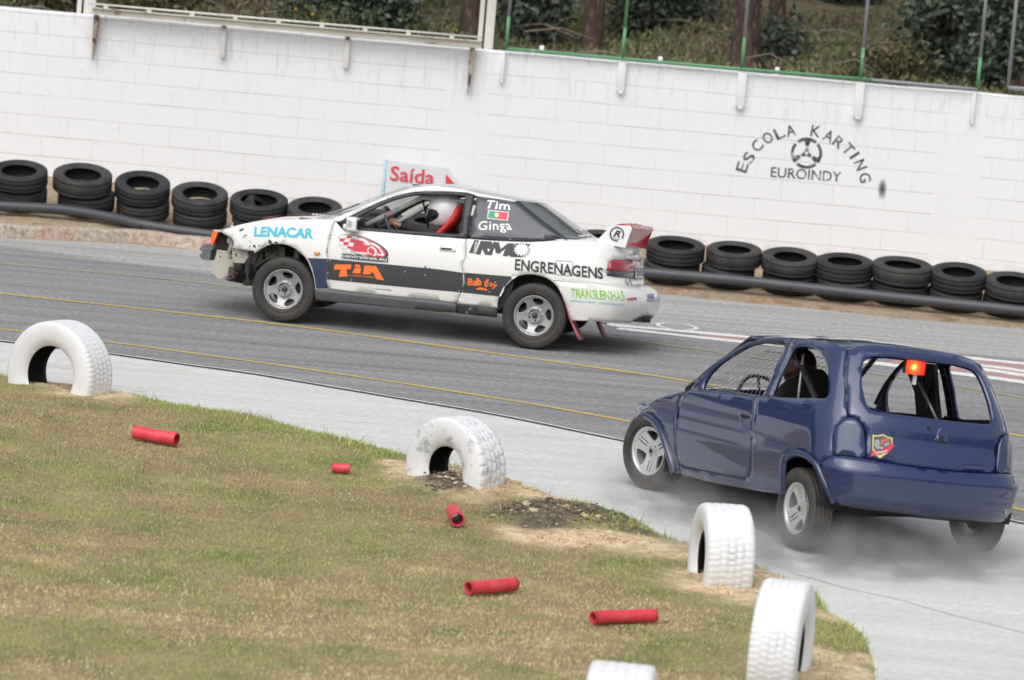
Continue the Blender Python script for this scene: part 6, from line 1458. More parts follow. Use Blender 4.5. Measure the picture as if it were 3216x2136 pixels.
# ================================================================== THE BLUE HATCHBACK
C_, E_ = RG(1900,1000,2.6138), RG(2500,1000,2.0098)
def mat_blue():
    m, t, b = nodemat('navy_gloss_paint'); v = coords(t); sp = N(t, 'ShaderNodeSeparateXYZ'); t.links.new(v, sp.inputs[0])
    mr = N(t, 'ShaderNodeMapRange'); t.links.new(sp.outputs[2], mr.inputs[0]); mr.inputs[1].default_value = .55; mr.inputs[2].default_value = .15
    n = ramp(t, noise(t, v, 5, 6, .7), [(.35, g3(.05)), (.75, g3(.5))]); f = N(t, 'ShaderNodeMath', operation='MULTIPLY'); t.links.new(mr.outputs[0], f.inputs[0]); t.links.new(n, f.inputs[1])
    c = mix(t, f.outputs[0], (.001,.0145,.083), (.07,.065,.065)); c = mix(t, ramp(t, noise(t, v, 46, 2), [(.75, g3(0)), (.77, g3(.5))]), c, (.3,.32,.36)); t.links.new(c, b.inputs['Base Color'])
    b.inputs['Roughness'].default_value = .4; b.inputs['Coat Weight'].default_value = 1; b.inputs['Coat Roughness'].default_value = .035; b.inputs['Coat IOR'].default_value = 1.6
    bump(t, b, noise(t, v, 2.2, 2), .03, .01); return m
PB = mat_blue(); PIN = flat('black_interior', (.012,.012,.013), .7)
PSB = R(66); BC = Vector((2.27, 32.84, .004))
BROOT = Matrix.Translation(BC) @ Matrix(((-math.cos(PSB), -math.sin(PSB), 0, 0), (math.sin(PSB), -math.cos(PSB), 0, 0), (0, 0, 1, 0), (0, 0, 0, 1)))
BROLL, BPIT = 4.6, 3.0
LBB = Matrix.Translation((0, 0, .3)) @ Matrix.Rotation(R(BROLL), 4, 'X') @ Matrix.Rotation(R(BPIT), 4, 'Y') @ Matrix.Translation((0, 0, -.3))
hwb = [(.05,.70),(.2,.765),(.35,.80),(.5,.812),(.65,.808),(.8,.795),(.9,.772),(.98,.745),(1.1,.705),(1.2,.665),(1.3,.62),(1.38,.575),(1.6,.45)]
xrb = [(.05,-1.66),(.2,-1.72),(.35,-1.765),(.5,-1.765),(.62,-1.735),(.75,-1.71),(.88,-1.68),(.95,-1.64),(1.1,-1.54),(1.25,-1.43),(1.36,-1.33),(1.6,-1.1)]
Lrb = [(.05,.42),(.9,.42),(1.3,.36),(1.6,.34)]
lowb = Wrap(hw=hwb, xr=xrb, xf=[(.05,1.86),(.3,1.95),(.5,1.95),(.65,1.90),(.75,1.82),(.85,1.70),(1.0,1.4),(1.6,1.0)], Lr=Lrb, Lf=[(.05,.60),(1.6,.60)], nr=2.7, nf=2.3, zref=.6, bow=.016, xm=-.1)
ghb = Wrap(hw=hwb, xr=xrb, xf=[(.05,1.45),(.85,1.38),(.95,1.17),(1.1,.84),(1.25,.50),(1.36,.22),(1.6,-.35)], Lr=Lrb, Lf=[(.05,.36),(.9,.36),(1.3,.44),(1.6,.44)], nr=2.7, nf=2.3, zref=.6, bow=.016, xm=-.1)
bc = Car(BROOT @ LBB); bcar = empty('blue_hatchback', BROOT, label='dark blue stripped hatchback with no glass and a lit red lamp inside its rear opening', cat='car')
TB = lambda s, p: bc.trace(s, p)
FLB = {}
def bpt(px, y):
    (u, z), = bc.trace(FLB.setdefault(y, Flat(y)), [px]); return Vector((u, y, z))
ucb = ghb.uc_r
# arches
faB = spline(C_((196,1035),(212,960),(226,885),(256,825),(300,790),(350,785),(402,812),(450,870),(488,960),(520,1060),(552,1165),(578,1268)), 4)
raB = spline(C_((1455,1440),(1453,1330),(1456,1220),(1468,1140),(1500,1098),(1560,1082),(1630,1092),(1700,1135)) + E_((150,930),(185,1010),(225,1095),(258,1150)), 4)
ftop = C_((345,712),(420,665),(520,632),(620,607),(700,588))
# front fender
fo = TB(lowb, ftop + C_((660,610),(618,660),(596,720),(582,800),(579,900),(584,1040),(598,1150),(618,1272)) + faB[::-1] + C_((182,1020),(192,900),(232,840),(268,780),(330,735)))
fd = panel('front_fender', lowb, fo, PB, bcar, step=.045, thick=.012, M=LBB, inner=PIN); flipped(fd)
# door lower skin
do = TB(lowb, C_((700,590),(900,606),(1100,626),(1240,643),(1237,700),(1225,800),(1210,1000),(1196,1180),(1182,1285),(1155,1311),(1000,1285),(800,1245),(612,1206),(598,1150),(584,1040),(579,900),(582,800),(596,720),(618,660),(660,610)))
dr = panel('door', lowb, do, PB, bcar, step=.05, thick=.012, gap=.003, M=LBB, inner=PIN, disp=lambda u, z: -.012*np.exp(-((z-.60)/.035)**2)); flipped(dr)
hnd = TB(lowb, C_((1122,792),(1196,800),(1194,826),(1120,818))); panel('door_handle', lowb, hnd, PIN, dr, off=.002, step=.03)
hnf = TB(lowb, C_((1110,775),(1212,786),(1208,850),(1108,838))); panel('handle_cover', lowb, hnf, PB, dr, [hnd], off=.006, step=.03, thick=.008)
# door window frame
wf = TB(ghb, C_((700,588),(745,530),(800,470),(860,418),(940,352),(1020,296),(1100,246),(1200,194),(1310,160),(1420,158),(1520,166),(1536,180),(1520,240),(1490,320),(1440,430),(1395,530),(1350,650),(1240,642),(1100,625),(900,605)))
wh1 = TB(ghb, C_((800,588),(806,540),(830,490),(865,440),(960,350),(1060,282),(1140,236),(1210,208),(1330,183),(1440,180),(1475,186),(1485,205),(1465,270),(1430,340),(1372,465),(1330,560),(1292,638),(1100,612),(900,594)))
fr1 = panel('window_frame', ghb, wf, PB, dr, [wh1], step=.035, thick=.03, inner=PIN); f_ = flipped(fr1, bcar); f_.matrix_basis = LBB @ Matrix.Diagonal((1,-1,1,1))
# wire mesh in the door window
WIRE = flat('bare_wire', (.50,.50,.50), .4, .6); mb = MB(); Wd = wh1
Wa = np.array(Wd); x0, x1, z0, z1 = Wa[:,0].min(), Wa[:,0].max(), Wa[:,1].min(), Wa[:,1].max()
def meshline(a, b):
    k = 40; P = [(a[0]+(b[0]-a[0])*i/k, a[1]+(b[1]-a[1])*i/k) for i in range(k+1)]; run = []
    for p in P + [None]:
        if p is not None and inside(p, Wd): run.append(p)
        else:
            if len(run) > 1:
                A = np.array(run); Q = ghb.P(A[:,0], A[:,1]) - ghb.Nn(A[:,0], A[:,1])*.03; mb.tube([tuple(q) for q in Q[::max(1, len(Q)//6)]] + [tuple(Q[-1])], .0021, WIRE, 4)
            run = []
for k in range(26): u = x0-.25 + (x1-x0+.35)*k/25; meshline((u, z0), (u+.22, z1))
for k in range(6): z = z0 + (z1-z0)*(k+.5)/6; meshline((x0, z+.02), (x1, z-.02))
wm = mb.build('wire_mesh', dr)
mb = MB(); ucf_ = ghb.uc_f              # the windscreen is wire mesh too
for k in range(17):
    du = .50*(k/8-1); A = [(ucf_+du, z) for z in np.linspace(.90, 1.30, 7)]
    A = np.array(A); Q = ghb.P(A[:,0], A[:,1]) - ghb.Nn(A[:,0], A[:,1])*.12; mb.tube([tuple(q) for q in Q], .0022, WIRE, 4)
for z in np.linspace(.93, 1.28, 6):
    U = np.linspace(ucf_-.52, ucf_+.52, 18); Q = ghb.P(U, np.full(18, z)) - ghb.Nn(U, np.full(18, z))*.12; mb.tube([tuple(q) for q in Q], .0022, WIRE, 4)
mb.build('windscreen_mesh', bcar, LBB)
# quarter panel with rear side window opening
roofe = C_((1536,172),(1640,166),(1740,182),(1850,208),(1985,248)) + E_((326,192),)
qo = TB(ghb, roofe + E_((312,250),(310,400),(318,560),(326,622),(300,638),(258,680),(232,750),(240,862),(155,918)) + raB[::-1][4:] + C_((1300,1425),(1150,1398),(1000,1370),(800,1330),(622,1276),(612,1210),(800,1248),(1000,1288),(1156,1315),(1186,1287),(1200,1180),(1214,1000),(1229,800),(1241,700),(1243,646),(1352,652),(1398,530),(1443,430),(1493,320),(1523,240)))
wh2 = TB(ghb, spline(C_((1378,640),(1384,600),(1410,530),(1440,465),(1480,380),(1515,305),(1550,250),(1600,228),(1680,234),(1750,264),(1800,320),(1824,400),(1832,500),(1832,610),(1812,655),(1700,655),(1500,652)), 2, True))
qp = panel('quarter_panel', ghb, qo, PB, bcar, [wh2], step=.042, thick=.02, M=LBB, inner=PIN); flipped(qp)
seal = MB()
# tail-lamp cover
lo2 = TB(ghb, spline(E_((272,868),(238,850),(232,760),(256,684),(300,640),(342,624),(392,642),(424,690),(434,760),(434,884),(350,876)), 2, True))
lc = panel('tail_lamp_cover', ghb, lo2, PB, bcar, off=.012, step=.035, thick=.02, M=LBB, gap=.003); flipped(lc)
# hatch
def mirb(P): return P + [(2*ucb-u, z) for u, z in P[::-1]]
hl = TB(ghb, E_((640,182),(500,172),(400,176),(332,192),(316,250),(314,400),(322,560),(330,618),(346,618),(394,636),(430,690),(438,760),(438,886),(600,916),(760,940)))
hol = TB(ghb, E_((760,256),(600,236),(500,234),(450,240),(426,262),(415,320),(416,420),(430,490),(445,540),(470,572),(520,590),(640,606),(760,622)))
zt_, zb2 = hl[0][1], hl[-1][1]; ht_, hb_ = hol[0][1], hol[-1][1]
hat = panel('hatch', ghb, mirb([(ucb+.05, zt_)] + hl + [(ucb+.05, zb2)]), PB, bcar, [mirb([(ucb+.05, ht_)] + hol + [(ucb+.05, hb_)])], step=.042, thick=.03, gap=.003, M=LBB, inner=PIN,
    disp=lambda u, z: -.014*np.exp(-((z-(zb2+.17))/.03)**2)*(u < ucb+.62) )
st = Sticker(bc, ghb, .003)
c1, = TB(ghb, E_((838,695),)); st._put([(c1[0]+.014*math.cos(a), c1[1]+.016*math.sin(a)) for a in np.linspace(0, 2*math.pi, 12, endpoint=False)], [tuple(range(12))], PIN, .002)
c2, = TB(ghb, E_((918,757),)); st._put([(c2[0]+.020*math.cos(a), c2[1]+.022*math.sin(a)) for a in np.linspace(0, 2*math.pi, 14, endpoint=False)], [tuple(range(14))], PIN, .004); st.build('lock_hole', hat)
tri = TB(ghb, E_((878,776),(900,700),(925,684),(942,700),(960,780))); panel('lock_recess', ghb, tri, PB, hat, off=.004, step=.03, thick=.01)
# crest sticker
RS = RG(2700,1330,12.06); st = Sticker(bc, ghb, .004); YL = flat('crest_yellow', (.72,.60,.22), .5); 
st.poly(RS((480,430),(650,450),(880,405),(1060,500),(1240,540),(1230,900),(1100,1080),(760,1330),(620,1220),(470,1000)), YL, step=.1); st.poly(RS((530,490),(700,500),(880,470),(1050,550),(1180,590),(1170,880),(1050,1020),(760,1200),(520,960)), flat('crest_grey', (.10,.10,.11), .5), o=.001, step=.1)
st.poly(RS((560,640),(720,600),(760,760),(720,850),(900,900),(880,980),(620,960),(540,800)), flat('crest_silver', (.33,.36,.38), .5), o=.002, step=.1); st.poly(RS((800,600),(1050,560),(1150,620),(1050,680),(900,700),(860,820),(780,820)), flat('crest_orange', (.55,.16,.08), .5), o=.002, step=.1)
st.poly(RS((400,1260),(460,1070),(900,1010),(1150,800),(1230,740),(1300,830),(1120,1070),(850,1140)), REDI, o=.003, step=.1); st.poly(RS((560,1090),(900,1040),(1040,990),(1030,1060),(850,1120),(560,1160)), flat('crest_pink', (.72,.45,.45), .5), o=.004, step=.1)
st.poly(RS((930,760),(1080,690),(1150,780),(1000,860),(900,890)), flat('crest_silver', (.33,.36,.38), .5), o=.002, step=.1); st.build('crest_sticker', hat)
# roof
e3 = TB(ghb, C_((1300,158),(1420,153),(1540,160),(1640,164),(1740,180),(1850,206),(1985,246)) + E_((326,190),(400,174),(500,170)))
eu, ez = zip(*sorted(e3)); us = np.concatenate([np.linspace(ucb+.001, eu[0], 10)[:-1], np.linspace(eu[0], eu[-1], 34), np.linspace(eu[-1], ghb.uc_f-.001, 12)[1:]])
rfb = loft_top(ghb, us, lambda u: np.interp(u, eu, ez), lambda x, y: .05*(y/.6)**2, PB, 'roof', bcar, LBB, ny=20, thick=.02); rfb.data.materials.append(PIN); rfb.modifiers[0].material_offset = 1
# windscreen pillar + scuttle
pw = TB(ghb, C_((745,528),(800,468),(860,416),(940,350),(1020,294),(1100,244),(1200,192)))
zp0, zp1 = pw[0][1], pw[-1][1]; up0, up1 = pw[0][0], pw[-1][0]
sp1 = [(u+.05, z) for u, z in pw]
pl_ = panel('windscreen_pillar', ghb, pw + sp1[::-1], PB, bcar, off=-.002, step=.04, thick=.03, M=LBB, inner=PIN); flipped(pl_)
# hood
e4 = TB(lowb, ftop); hu, hz = zip(*sorted(e4)); us = np.concatenate([np.linspace(hu[0]-.25, hu[0], 5)[:-1], np.linspace(hu[0], hu[-1], 20), np.linspace(hu[-1], lowb.uc_f-.002, 14)[1:]])
hdb = loft_top(lowb, us, lambda u: np.interp(u, hu, hz)+.002, lambda x, y: .075*(y/.75)**2*np.clip((2.1-x)/.7, .3, 1), PB, 'hood', bcar, LBB, thick=.012)
# front end
zf0 = hz[-1]; ub0 = fo_u = max(u for u, z in fo)
_uf = lowb.uc_f; _fb = [(_uf, .22), (1.60, .24), (1.53, .33), (1.47, .44), (1.45, .485), (1.75, .485), (_uf, .49)]
fbm = panel('front_bumper', lowb, _fb + [(2*_uf-u, z) for u, z in _fb[::-1][1:-1]], PB, bcar, off=.02, step=.06, thick=.015, M=LBB)
flp = panel('headlamp', lowb, [(1.27, .612), (1.37, .550), (1.44, .490), (1.62, .487), (1.80, .50), (1.79, .60), (1.55, .618)], glass('headlamp_lens', (.22,.24,.30), 1, .08), bcar, off=.002, step=.05, thick=.02, M=LBB); flipped(flp)
panel('grille', lowb, [(1.81, .495), (1.81, .61), (2*_uf-1.81, .61), (2*_uf-1.81, .495)], BLK, bcar, step=.06, thick=.02, M=LBB)
# arch flares
def flare(surf, arc, w, name):
    A = TB(surf, arc); n = len(A); V, F = [], []
    for i, a in enumerate(A):
        t = np.array(A[min(i+1,n-1)])-np.array(A[max(i-1,0)]); t = t/np.linalg.norm(t); nn = np.array([-t[1], t[0]])
        for k, (d, o) in enumerate(((0, -.03), (-.004, .012), (.006, .024), (.03, .026), (w-.012, .018), (w, -.002))):
            q = np.array(a)+nn*d*FLS; V.append(surf.P(q[0], q[1]) + surf.Nn(q[0], q[1])*o)
        if i: F += [((i-1)*6+k, (i-1)*6+k+1, i*6+k+1, i*6+k) for k in range(5)]
    o = mesh(name, V, F, PB, parent=bcar, smooth=True, M=LBB); fix_normals(o); flipped(o)
FLS = 1 if TB(lowb, [faB[0]])[0][0] > TB(lowb, [faB[-1]])[0][0] else -1
FLS = FLS
flare(lowb, faB, .062, 'arch_flare'); flare(ghb, raB, .05, 'arch_flare')
# rear bumper
def bd2(u, z):
    t = np.clip((z-bz0b)/(bz1b-bz0b), 0, 1); k = np.clip((ur_b-u)/.18, 0, 1)
    return .006 + k*np.interp(t, [0,.06,.22,.30,.36,.66,.72,.76,.80,.90,1], [.010,.026,.032,.040,.030,.036,.040,.050,.040,.036,.018])
bt = TB(ghb, E_((158,922),(242,868),(272,872),(350,880),(436,892),(600,922),(760,946))); bb = TB(ghb, E_((760,1240),(600,1215),(420,1195),(275,1170),(258,1152)))
bz1b, bz0b = bt[-1][1], bb[0][1]; ur_b = bt[0][0]
rbp = mirb([(ucb+.05, bz1b)] + bt[::-1] + [q for q in TB(ghb, E_((188,1012),(226,1096)))] + bb[::-1] + [(ucb+.05, bz0b-.005)])
bsb = Disp(ghb, bd2); rbo = panel('rear_bumper', ghb, rbp, PB, bcar, step=.03, thick=.015, M=LBB, disp=bd2)
uu = np.linspace(bt[1][0], ucb, 40); zz = np.interp(-uu, [-q[0] for q in bt]+[-ucb], [q[1] for q in bt]+[bz1b]); P1, P0 = bsb.P(uu, zz-.004), ghb.P(uu, zz+.006)-ghb.Nn(uu, zz)*.02
V = [tuple(p) for p in P1] + [tuple(p) for p in P0]; V += [(x, -y, z) for x, y, z in V]; F = [(i, i+1, i+41, i+40) for i in range(39)] + [(80+i, 80+i+40, 80+i+41, 80+i+1) for i in range(39)]
o = mesh('bumper_top', V, F, PB, parent=rbo, smooth=True)
cu = [(2*ucb-u, z) for u, z in []]; cq = TB(bsb, E_((1205,1165),(1325,1172),(1312,1262),(1200,1240))); st = Sticker(bc, bsb, .002); st._put(cq, [(0,1,2,3)], PIN, .0); st.build('bumper_cutout', rbo)
tl = TB(bsb, E_((1322,1220),))[0]; mb = MB(); p = bsb.P(tl[0], tl[1]); mb.box(tuple(p), (.02,.02,.03), flat('bare_metal', (.5,.5,.48), .35, .9), bev=.004); mb.build('tow_bolt', rbo)
# underbody, housings
mb = MB(); mb.box((-.05,0,.235), (2.9,1.30,.05), PIN); mb.box((-1.38,0,.30), (.40,1.10,.14), PIN); mb.box((1.35,0,.40), (.5,1.0,.24), PIN); mb.box((-1.35,.0,.62), (.5,1.2,.04), PIN); mb.build('underbody', bcar, LBB)
hs = MB()
for axx in (1.22, -1.22):
    zh, rh = (.26, .30) if axx > 0 else (.33, .33)
    for s in (1,-1):
        A = np.linspace(-.3, math.pi+.3, 22); V = [(axx+.335*math.cos(a), y, zh+rh*math.sin(a)) for a in A for y in (s*.77, s*.45)]
        hs.add(V, [(2*i,2*i+1,2*i+3,2*i+2) for i in range(21)], PIN, True); V = [(axx, s*.45, zh)] + [(axx+.335*math.cos(a), s*.45, zh+rh*math.sin(a)) for a in A]; hs.add(V, [(0,i,i+1) for i in range(1,22)], PIN); hs.build('wheel_housing', bcar, LBB); hs = MB()
mb = MB(); mb.tube([(-1.22,.6,.28),(-1.22,-.6,.28)], .04, PIN, 10); mb.tube([(-.4,.3,.2),(-1.2,.35,.2)], .03, flat('rusty_brown_steel',(.13,.085,.075),.8), 10); mb.build('axle', bcar)
# wheels: three broad spokes, each slotted
ALB = flat('silver_alloy', (.62,.63,.64), .32, .45, var=.08, scale=10)
def rim_slots(wh, Rr, W, rot):
    h = W/2; prof = lambda r: h*.60 - .030*np.clip((Rr*.9-r)/(Rr*.6), 0, 1)
    out = [(Rr*.92*math.cos(a), Rr*.92*math.sin(a)) for a in np.linspace(0, 2*math.pi, 60, endpoint=False)]; holes = []
    for k in range(3):
        a0 = rot + k*2*math.pi/3; d = np.array([math.cos(a0), math.sin(a0)]); n = np.array([-d[1], d[0]])
        for o_, r0, r1 in ((-.043,.36,.80),(-.014,.40,.85),(.014,.40,.85),(.043,.36,.80)):
            if abs(o_) > .03: continue
            holes.append([tuple(d*Rr*r0+n*(o_-.0055)), tuple(d*Rr*r1+n*(o_-.0065)), tuple(d*Rr*r1+n*(o_+.0065)), tuple(d*Rr*r0+n*(o_+.0055))])
        a1 = a0 + math.pi/3; pts = [(Rr*rr*math.cos(a1+da), Rr*rr*math.sin(a1+da)) for rr, da in ((.40,0),(.52,-.30),(.66,-.43),(.80,-.46),(.86,-.36),(.875,0),(.86,.36),(.80,.46),(.66,.43),(.52,.30))]
        holes.append(spline(pts, 2, True))
    bolts = [[(Rr*.24*math.cos(rot+k*math.pi/2)+.009*math.cos(b), Rr*.24*math.sin(rot+k*math.pi/2)+.009*math.sin(b)) for b in np.linspace(0, 2*math.pi, 8, endpoint=False)] for k in range(4)]
    P, T_ = fill(out, holes+bolts, .016); o = mesh('rim', [(x, float(prof(math.hypot(x, z))), z) for x, z in P], T_, ALB, parent=wh, smooth=True)
    if sum(p.normal.y for p in o.data.polygons) < 0: o.data.flip_normals()
    q = o.modifiers.new('t','SOLIDIFY'); q.thickness = .018; q.offset = -1; q = o.modifiers.new('b','BEVEL'); q.width = .003; q.segments = 2; q.limit_method = 'ANGLE'
    mb = MB(); mb.lathe([(Rr*.90, h*.45),(Rr*.91, h*.62),(Rr*.95, h*.76),(Rr*1.0, h*.84),(Rr*1.03, h*.82),(Rr*1.02, h*.68),(Rr*.955, h*.5),(Rr*.93, 0),(Rr*.95, -h*.8)], ALB, 60, 'y')
    mb.lathe([(0,h*.56),(.014,h*.56),(.020,h*.50)], BLK, 20, 'y'); mb.build('rim_lip', wh)
MRB = mat_rubber('worn_tyre_rubber', (.035,.034,.034), (.12,.10,.085), .5)
for (x, y, s, stv, rt) in ((1.22,.70,1,R(16),.55),(-1.22,.69,1,0,1.35),(1.22,-.70,-1,R(16),.9),(-1.22,-.69,-1,0,.4)):
    car_wheel(bcar, (x, y, .288), stv, R(1.5), .288, .175, .178, rim_slots, MRB, s, rot=rt, mirror=(s < 0))
# cage, seats, lamp
mb = MB(); BT = flat('black_cage_tube', (.02,.02,.022), .4)
zr = 1.27
for s in (1,-1):
    mb.tube([(-.42,s*.60,.3),(-.42,s*.66,.85),(-.40,s*.53,zr)], .021, BT, 10); mb.tube([(-.40,s*.53,zr),(.25,s*.53,zr-.02),(.62,s*.58,1.02),(.98,s*.62,.80),(1.0,s*.62,.4)], .021, BT, 10)
    if s > 0: mb.tube([(-.40,s*.53,zr),(-1.05,s*.58,.85),(-1.25,s*.55,.6)], .021, BT, 10)
mb.tube([(-.40,.53,zr),(-.40,-.53,zr)], .021, BT, 10); mb.tube([(.25,.53,zr-.02),(.25,-.53,zr-.02)], .021, BT, 10);
mb.build('roll_cage', bcar, LBB)
mb = MB(); a, b_ = bpt(E_((775,400))[0], 0.0), bpt(E_((885,632))[0], -.05)
mb.tube([bpt(E_((775,400))[0], -.25), bpt(E_((888,640))[0], -.30)], .010, flat('grey_strut_rod', (.30,.31,.33), .35, .5), 8); mb.build('strut_rod', bcar, LBB); mb = MB(); mb.tube([(-.62,.55,1.22),(-.66,.56,.66)], .010, flat('grey_strut_rod', (.30,.31,.33), .35, .5), 8); mb.build('strut_rod', bcar, LBB)
def bseat(y, m):
    mb = MB(); V, F = [], []
    pr = [(.02,.36),(-.06,.50),(-.14,.70),(-.19,.86),(-.22,.98),(-.24,1.08),(-.25,1.13)]
    for i, (x, z) in enumerate(pr):
        wd = (.25,.26,.25,.23,.19,.14,.08)[i]
        for j in range(11): t = -1+j/5; V.append((x+DX+.02+.10*abs(t)**3*(i < 5), y+wd*t, z+DZ*.6*(z > .6)))
        if i: F += [((i-1)*11+j, (i-1)*11+j+1, i*11+j+1, i*11+j) for j in range(10)]
    o = mesh('seat', V, F, m, parent=bcar, M=LBB, smooth=True); q = o.modifiers.new('t','SOLIDIFY'); q.thickness = .07; q.offset = 0; q = o.modifiers.new('s','SUBSURF'); q.levels = q.render_levels = 1
    mb.box((.22+DX,y,.36), (.5,.48,.12), m, bev=.03); mb.build('seat_cushion', bcar, LBB)
HXB = bpt(C_((1598,405))[0], .34); DX, DZ = HXB.x+.02, HXB.z-1.12; print('driver shift', DX, DZ)
bseat(.34, flat('black_seat', (.014,.014,.015), .8)); 
mb = MB(); mb.box((.74,0,.72), (.28,1.12,.16), BLK, bev=.05); mb.build('dashboard', bcar, LBB)
mb = MB(); MS = Matrix.Translation((.46+DX*.6,.34,.82)) @ Matrix.Rotation(R(-66), 4, 'Y'); mb.tube([MS @ Vector((.175*math.cos(a), .175*math.sin(a), 0)) for a in np.linspace(0, 2*math.pi, 28, endpoint=False)], .014, BLK, 8, closed=True); mb.tube([MS @ Vector((-.16,0,0)), MS @ Vector((.16,0,0))], .012, BLK, 6); mb.tube([MS @ Vector((0,0,0)), MS @ Vector((0,0,-.3))], .02, BLK, 8); mb.build('steering_wheel', bcar, LBB)
pb = [bpt(q, -.64) for q in E_((690,270),(880,290),(888,450),(908,640),(775,640),(762,470))]
o = mesh('pillar_trim', [tuple(p) for p in pb], [tuple(range(6))], flat('brown_black_trim', (.022,.013,.012), .7), parent=bcar, M=LBB); q = o.modifiers.new('t','SOLIDIFY'); q.thickness = .04; q.offset = 0
# the lit red rain lamp
lp = bpt(E_((790,318))[0], -.02); (ul, zl_), = TB(ghb, [E_((785,318))[0]]); lp = Vector(tuple(ghb.P(ul, zl_))) + Vector((.10,0,0)); 
d_ = lp; mb = MB(); mb.box(tuple(lp), (.05,.145,.095), BLK, bev=.01); mb.box((lp.x,lp.y-.02,lp.z-.085), (.02,.025,.07), flat('white_bracket', (.7,.7,.7), .5)); lampo = mb.build('rear_lamp', bcar, LBB)
def mat_lamp():
    m, t, b = nodemat('lit_red_lens'); v = coords(t); ds = N(t, 'ShaderNodeVectorMath', operation='DISTANCE'); t.links.new(v, ds.inputs[0]); ds.inputs[1].default_value = (lp.x-.04, lp.y+.018, lp.z+.004)
    mr = N(t, 'ShaderNodeMapRange'); t.links.new(ds.outputs['Value'], mr.inputs[0]); mr.inputs[2].default_value = .09
    c = ramp(t, mr.outputs[0], [(.08,(1,.62,.12)),(.30,(1,.14,.02)),(.62,(.95,.05,.008)),(1,(.6,.008,.004))]); st_ = ramp(t, mr.outputs[0], [(0,g3(1)),(.25,g3(.55)),(1,g3(.22))])
    ml = N(t, 'ShaderNodeMath', operation='MULTIPLY'); t.links.new(st_, ml.inputs[0]); ml.inputs[1].default_value = 3.6
    b.inputs['Base Color'].default_value = (.6,.02,.01,1); t.links.new(c, b.inputs['Emission Color']); t.links.new(ml.outputs[0], b.inputs['Emission Strength']); b.inputs['Roughness'].default_value = .3; return m
mb = MB(); mb.box((lp.x-.032,lp.y,lp.z), (.018,.15,.098), mat_lamp(), bev=.008); mb.build('lens', lampo)
# driver of the blue car, seen from behind
hx = Vector((-.02,.34,1.08)); J = [((.12,.34,.48),.14), ((.06,.34,.66),.15), ((.0,.34,.84),.16), ((-.01,.34,.96),.055), ((0,.34,1.04),.07), ((.0,.53,.83),.06), ((.22,.54,.70),.045), ((.42,.46,.80),.032), ((.0,.15,.83),.06), ((.22,.13,.70),.045), ((.42,.22,.80),.032), ((.35,.43,.46),.085), ((.70,.43,.55),.06), ((1.0,.43,.36),.045), ((.35,.25,.46),.085), ((.70,.25,.55),.06), ((1.0,.25,.36),.045)]
J = [((a[0]+DX*(.6 if i in (7,10) else .5 if i in (12,13,15,16) else 1), a[1], a[2]+DZ*(1 if i in (3,4) else .6 if i in (1,2,5,8) else 0)), r) for i, (a, r) in enumerate(J)]
E = [(0,1),(1,2),(2,3),(3,4),(2,5),(5,6),(6,7),(2,8),(8,9),(9,10),(0,11),(11,12),(12,13),(0,14),(14,15),(15,16)]
p2 = skinned('person', J, E, flat('yellow_green_vest', (.30,.48,.16), .8, var=.2), M=BROOT @ LBB); tag(p2, 'driver in a dark red helmet seated inside the blue car, seen through its side window', 'person')
helmet(p2, HXB, 0.0, flat('dark_red_helmet', (.05,.012,.012), .3, coat=.3), VIS)
for yy in (.46, .22):
    hx_ = .43+DX*.6; J = [(Vector((hx_-.02,yy,.80)), .024), (Vector((hx_,yy,.80)), (.028,.022))]; E2 = [(0,1)]; hand(J, E2, (hx_,yy,.80), 1, Vector((1,0,.1)).normalized(), Vector((0,1,0)), Vector((0,0,1)), 1.1); skinned('hand', J, E2, flat('dark_glove', (.03,.03,.03), .8), parent=p2, sub=1)
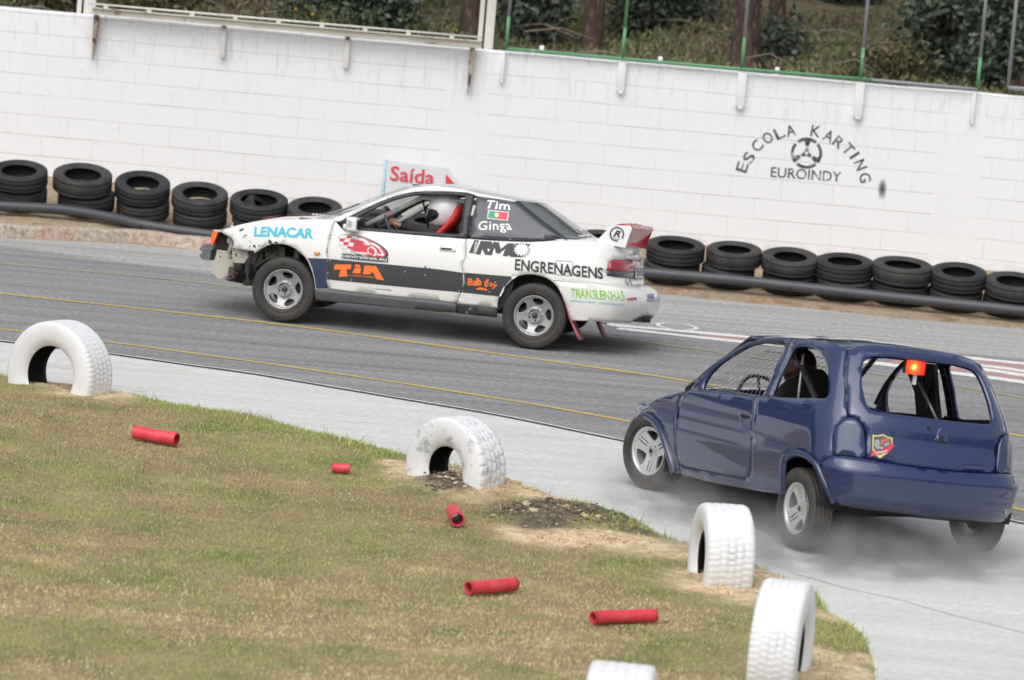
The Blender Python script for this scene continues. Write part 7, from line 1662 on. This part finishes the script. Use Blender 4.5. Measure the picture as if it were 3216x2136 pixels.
# ------------------------------------------------------------------ tyre smoke round the blue car's wheels
def smoke(c, size, rot, dens, seed, lab):
    m = bpy.data.materials.new('tyre_smoke'); m.use_nodes = True; t = m.node_tree; t.nodes.clear()
    out = t.nodes.new('ShaderNodeOutputMaterial'); pv = t.nodes.new('ShaderNodeVolumePrincipled')
    pv.inputs['Color'].default_value = (.97,.97,.97,1); pv.inputs['Anisotropy'].default_value = .2
    tc = t.nodes.new('ShaderNodeTexCoord'); mp = N(t, 'ShaderNodeMapping'); mp.inputs['Location'].default_value = (seed, seed*2, 0); mp.inputs['Scale'].default_value = (1.3, 1.3, 1.7)
    t.links.new(tc.outputs['Object'], mp.inputs[0])
    n = noise(t, mp.outputs[0], 2.6, 4, .6)
    ln = N(t, 'ShaderNodeVectorMath', operation='MULTIPLY'); t.links.new(tc.outputs['Object'], ln.inputs[0]); ln.inputs[1].default_value = (2/size[0], 2/size[1], 0)
    le = N(t, 'ShaderNodeVectorMath', operation='LENGTH'); t.links.new(ln.outputs[0], le.inputs[0])
    fo = N(t, 'ShaderNodeMapRange', interpolation_type='SMOOTHSTEP'); t.links.new(le.outputs['Value'], fo.inputs[0]); fo.inputs[1].default_value = .98; fo.inputs[2].default_value = .25
    sp = N(t, 'ShaderNodeSeparateXYZ'); t.links.new(tc.outputs['Object'], sp.inputs[0])
    fz = N(t, 'ShaderNodeMapRange', interpolation_type='SMOOTHSTEP'); t.links.new(sp.outputs[2], fz.inputs[0]); fz.inputs[1].default_value = size[2]; fz.inputs[2].default_value = .0
    r = ramp(t, n, [(.40, g3(0)), (.60, g3(1))])
    a = N(t, 'ShaderNodeMath', operation='MULTIPLY'); t.links.new(r, a.inputs[0]); t.links.new(fo.outputs[0], a.inputs[1])
    b = N(t, 'ShaderNodeMath', operation='MULTIPLY'); t.links.new(a.outputs[0], b.inputs[0]); t.links.new(fz.outputs[0], b.inputs[1])
    d = N(t, 'ShaderNodeMath', operation='MULTIPLY'); t.links.new(b.outputs[0], d.inputs[0]); d.inputs[1].default_value = dens
    t.links.new(d.outputs[0], pv.inputs['Density']); t.links.new(pv.outputs[0], out.inputs['Volume'])
    mb = MB(); mb.box((0,0,size[2]/2+.006), size, m); o = mb.build('tyre_smoke', M=Matrix.Translation(c) @ Matrix.Rotation(rot, 4, 'Z')); tag(o, lab, kind='stuff')
smoke((2.6, 31.0, 0), (3.5, 2.1, .40), R(8), 3.7, 1.3, 'grey tyre smoke drifting low behind the blue car')
smoke((1.45, 32.6, 0), (1.6, 2.7, .34), R(25), 3.2, 4.1, 'thin tyre smoke beside the front wheel of the blue car')
smoke((-.9, 42.4, 0), (3.6, 1.6, .32), R(-11), 1.0, 7.7, 'faint dust under the white car')
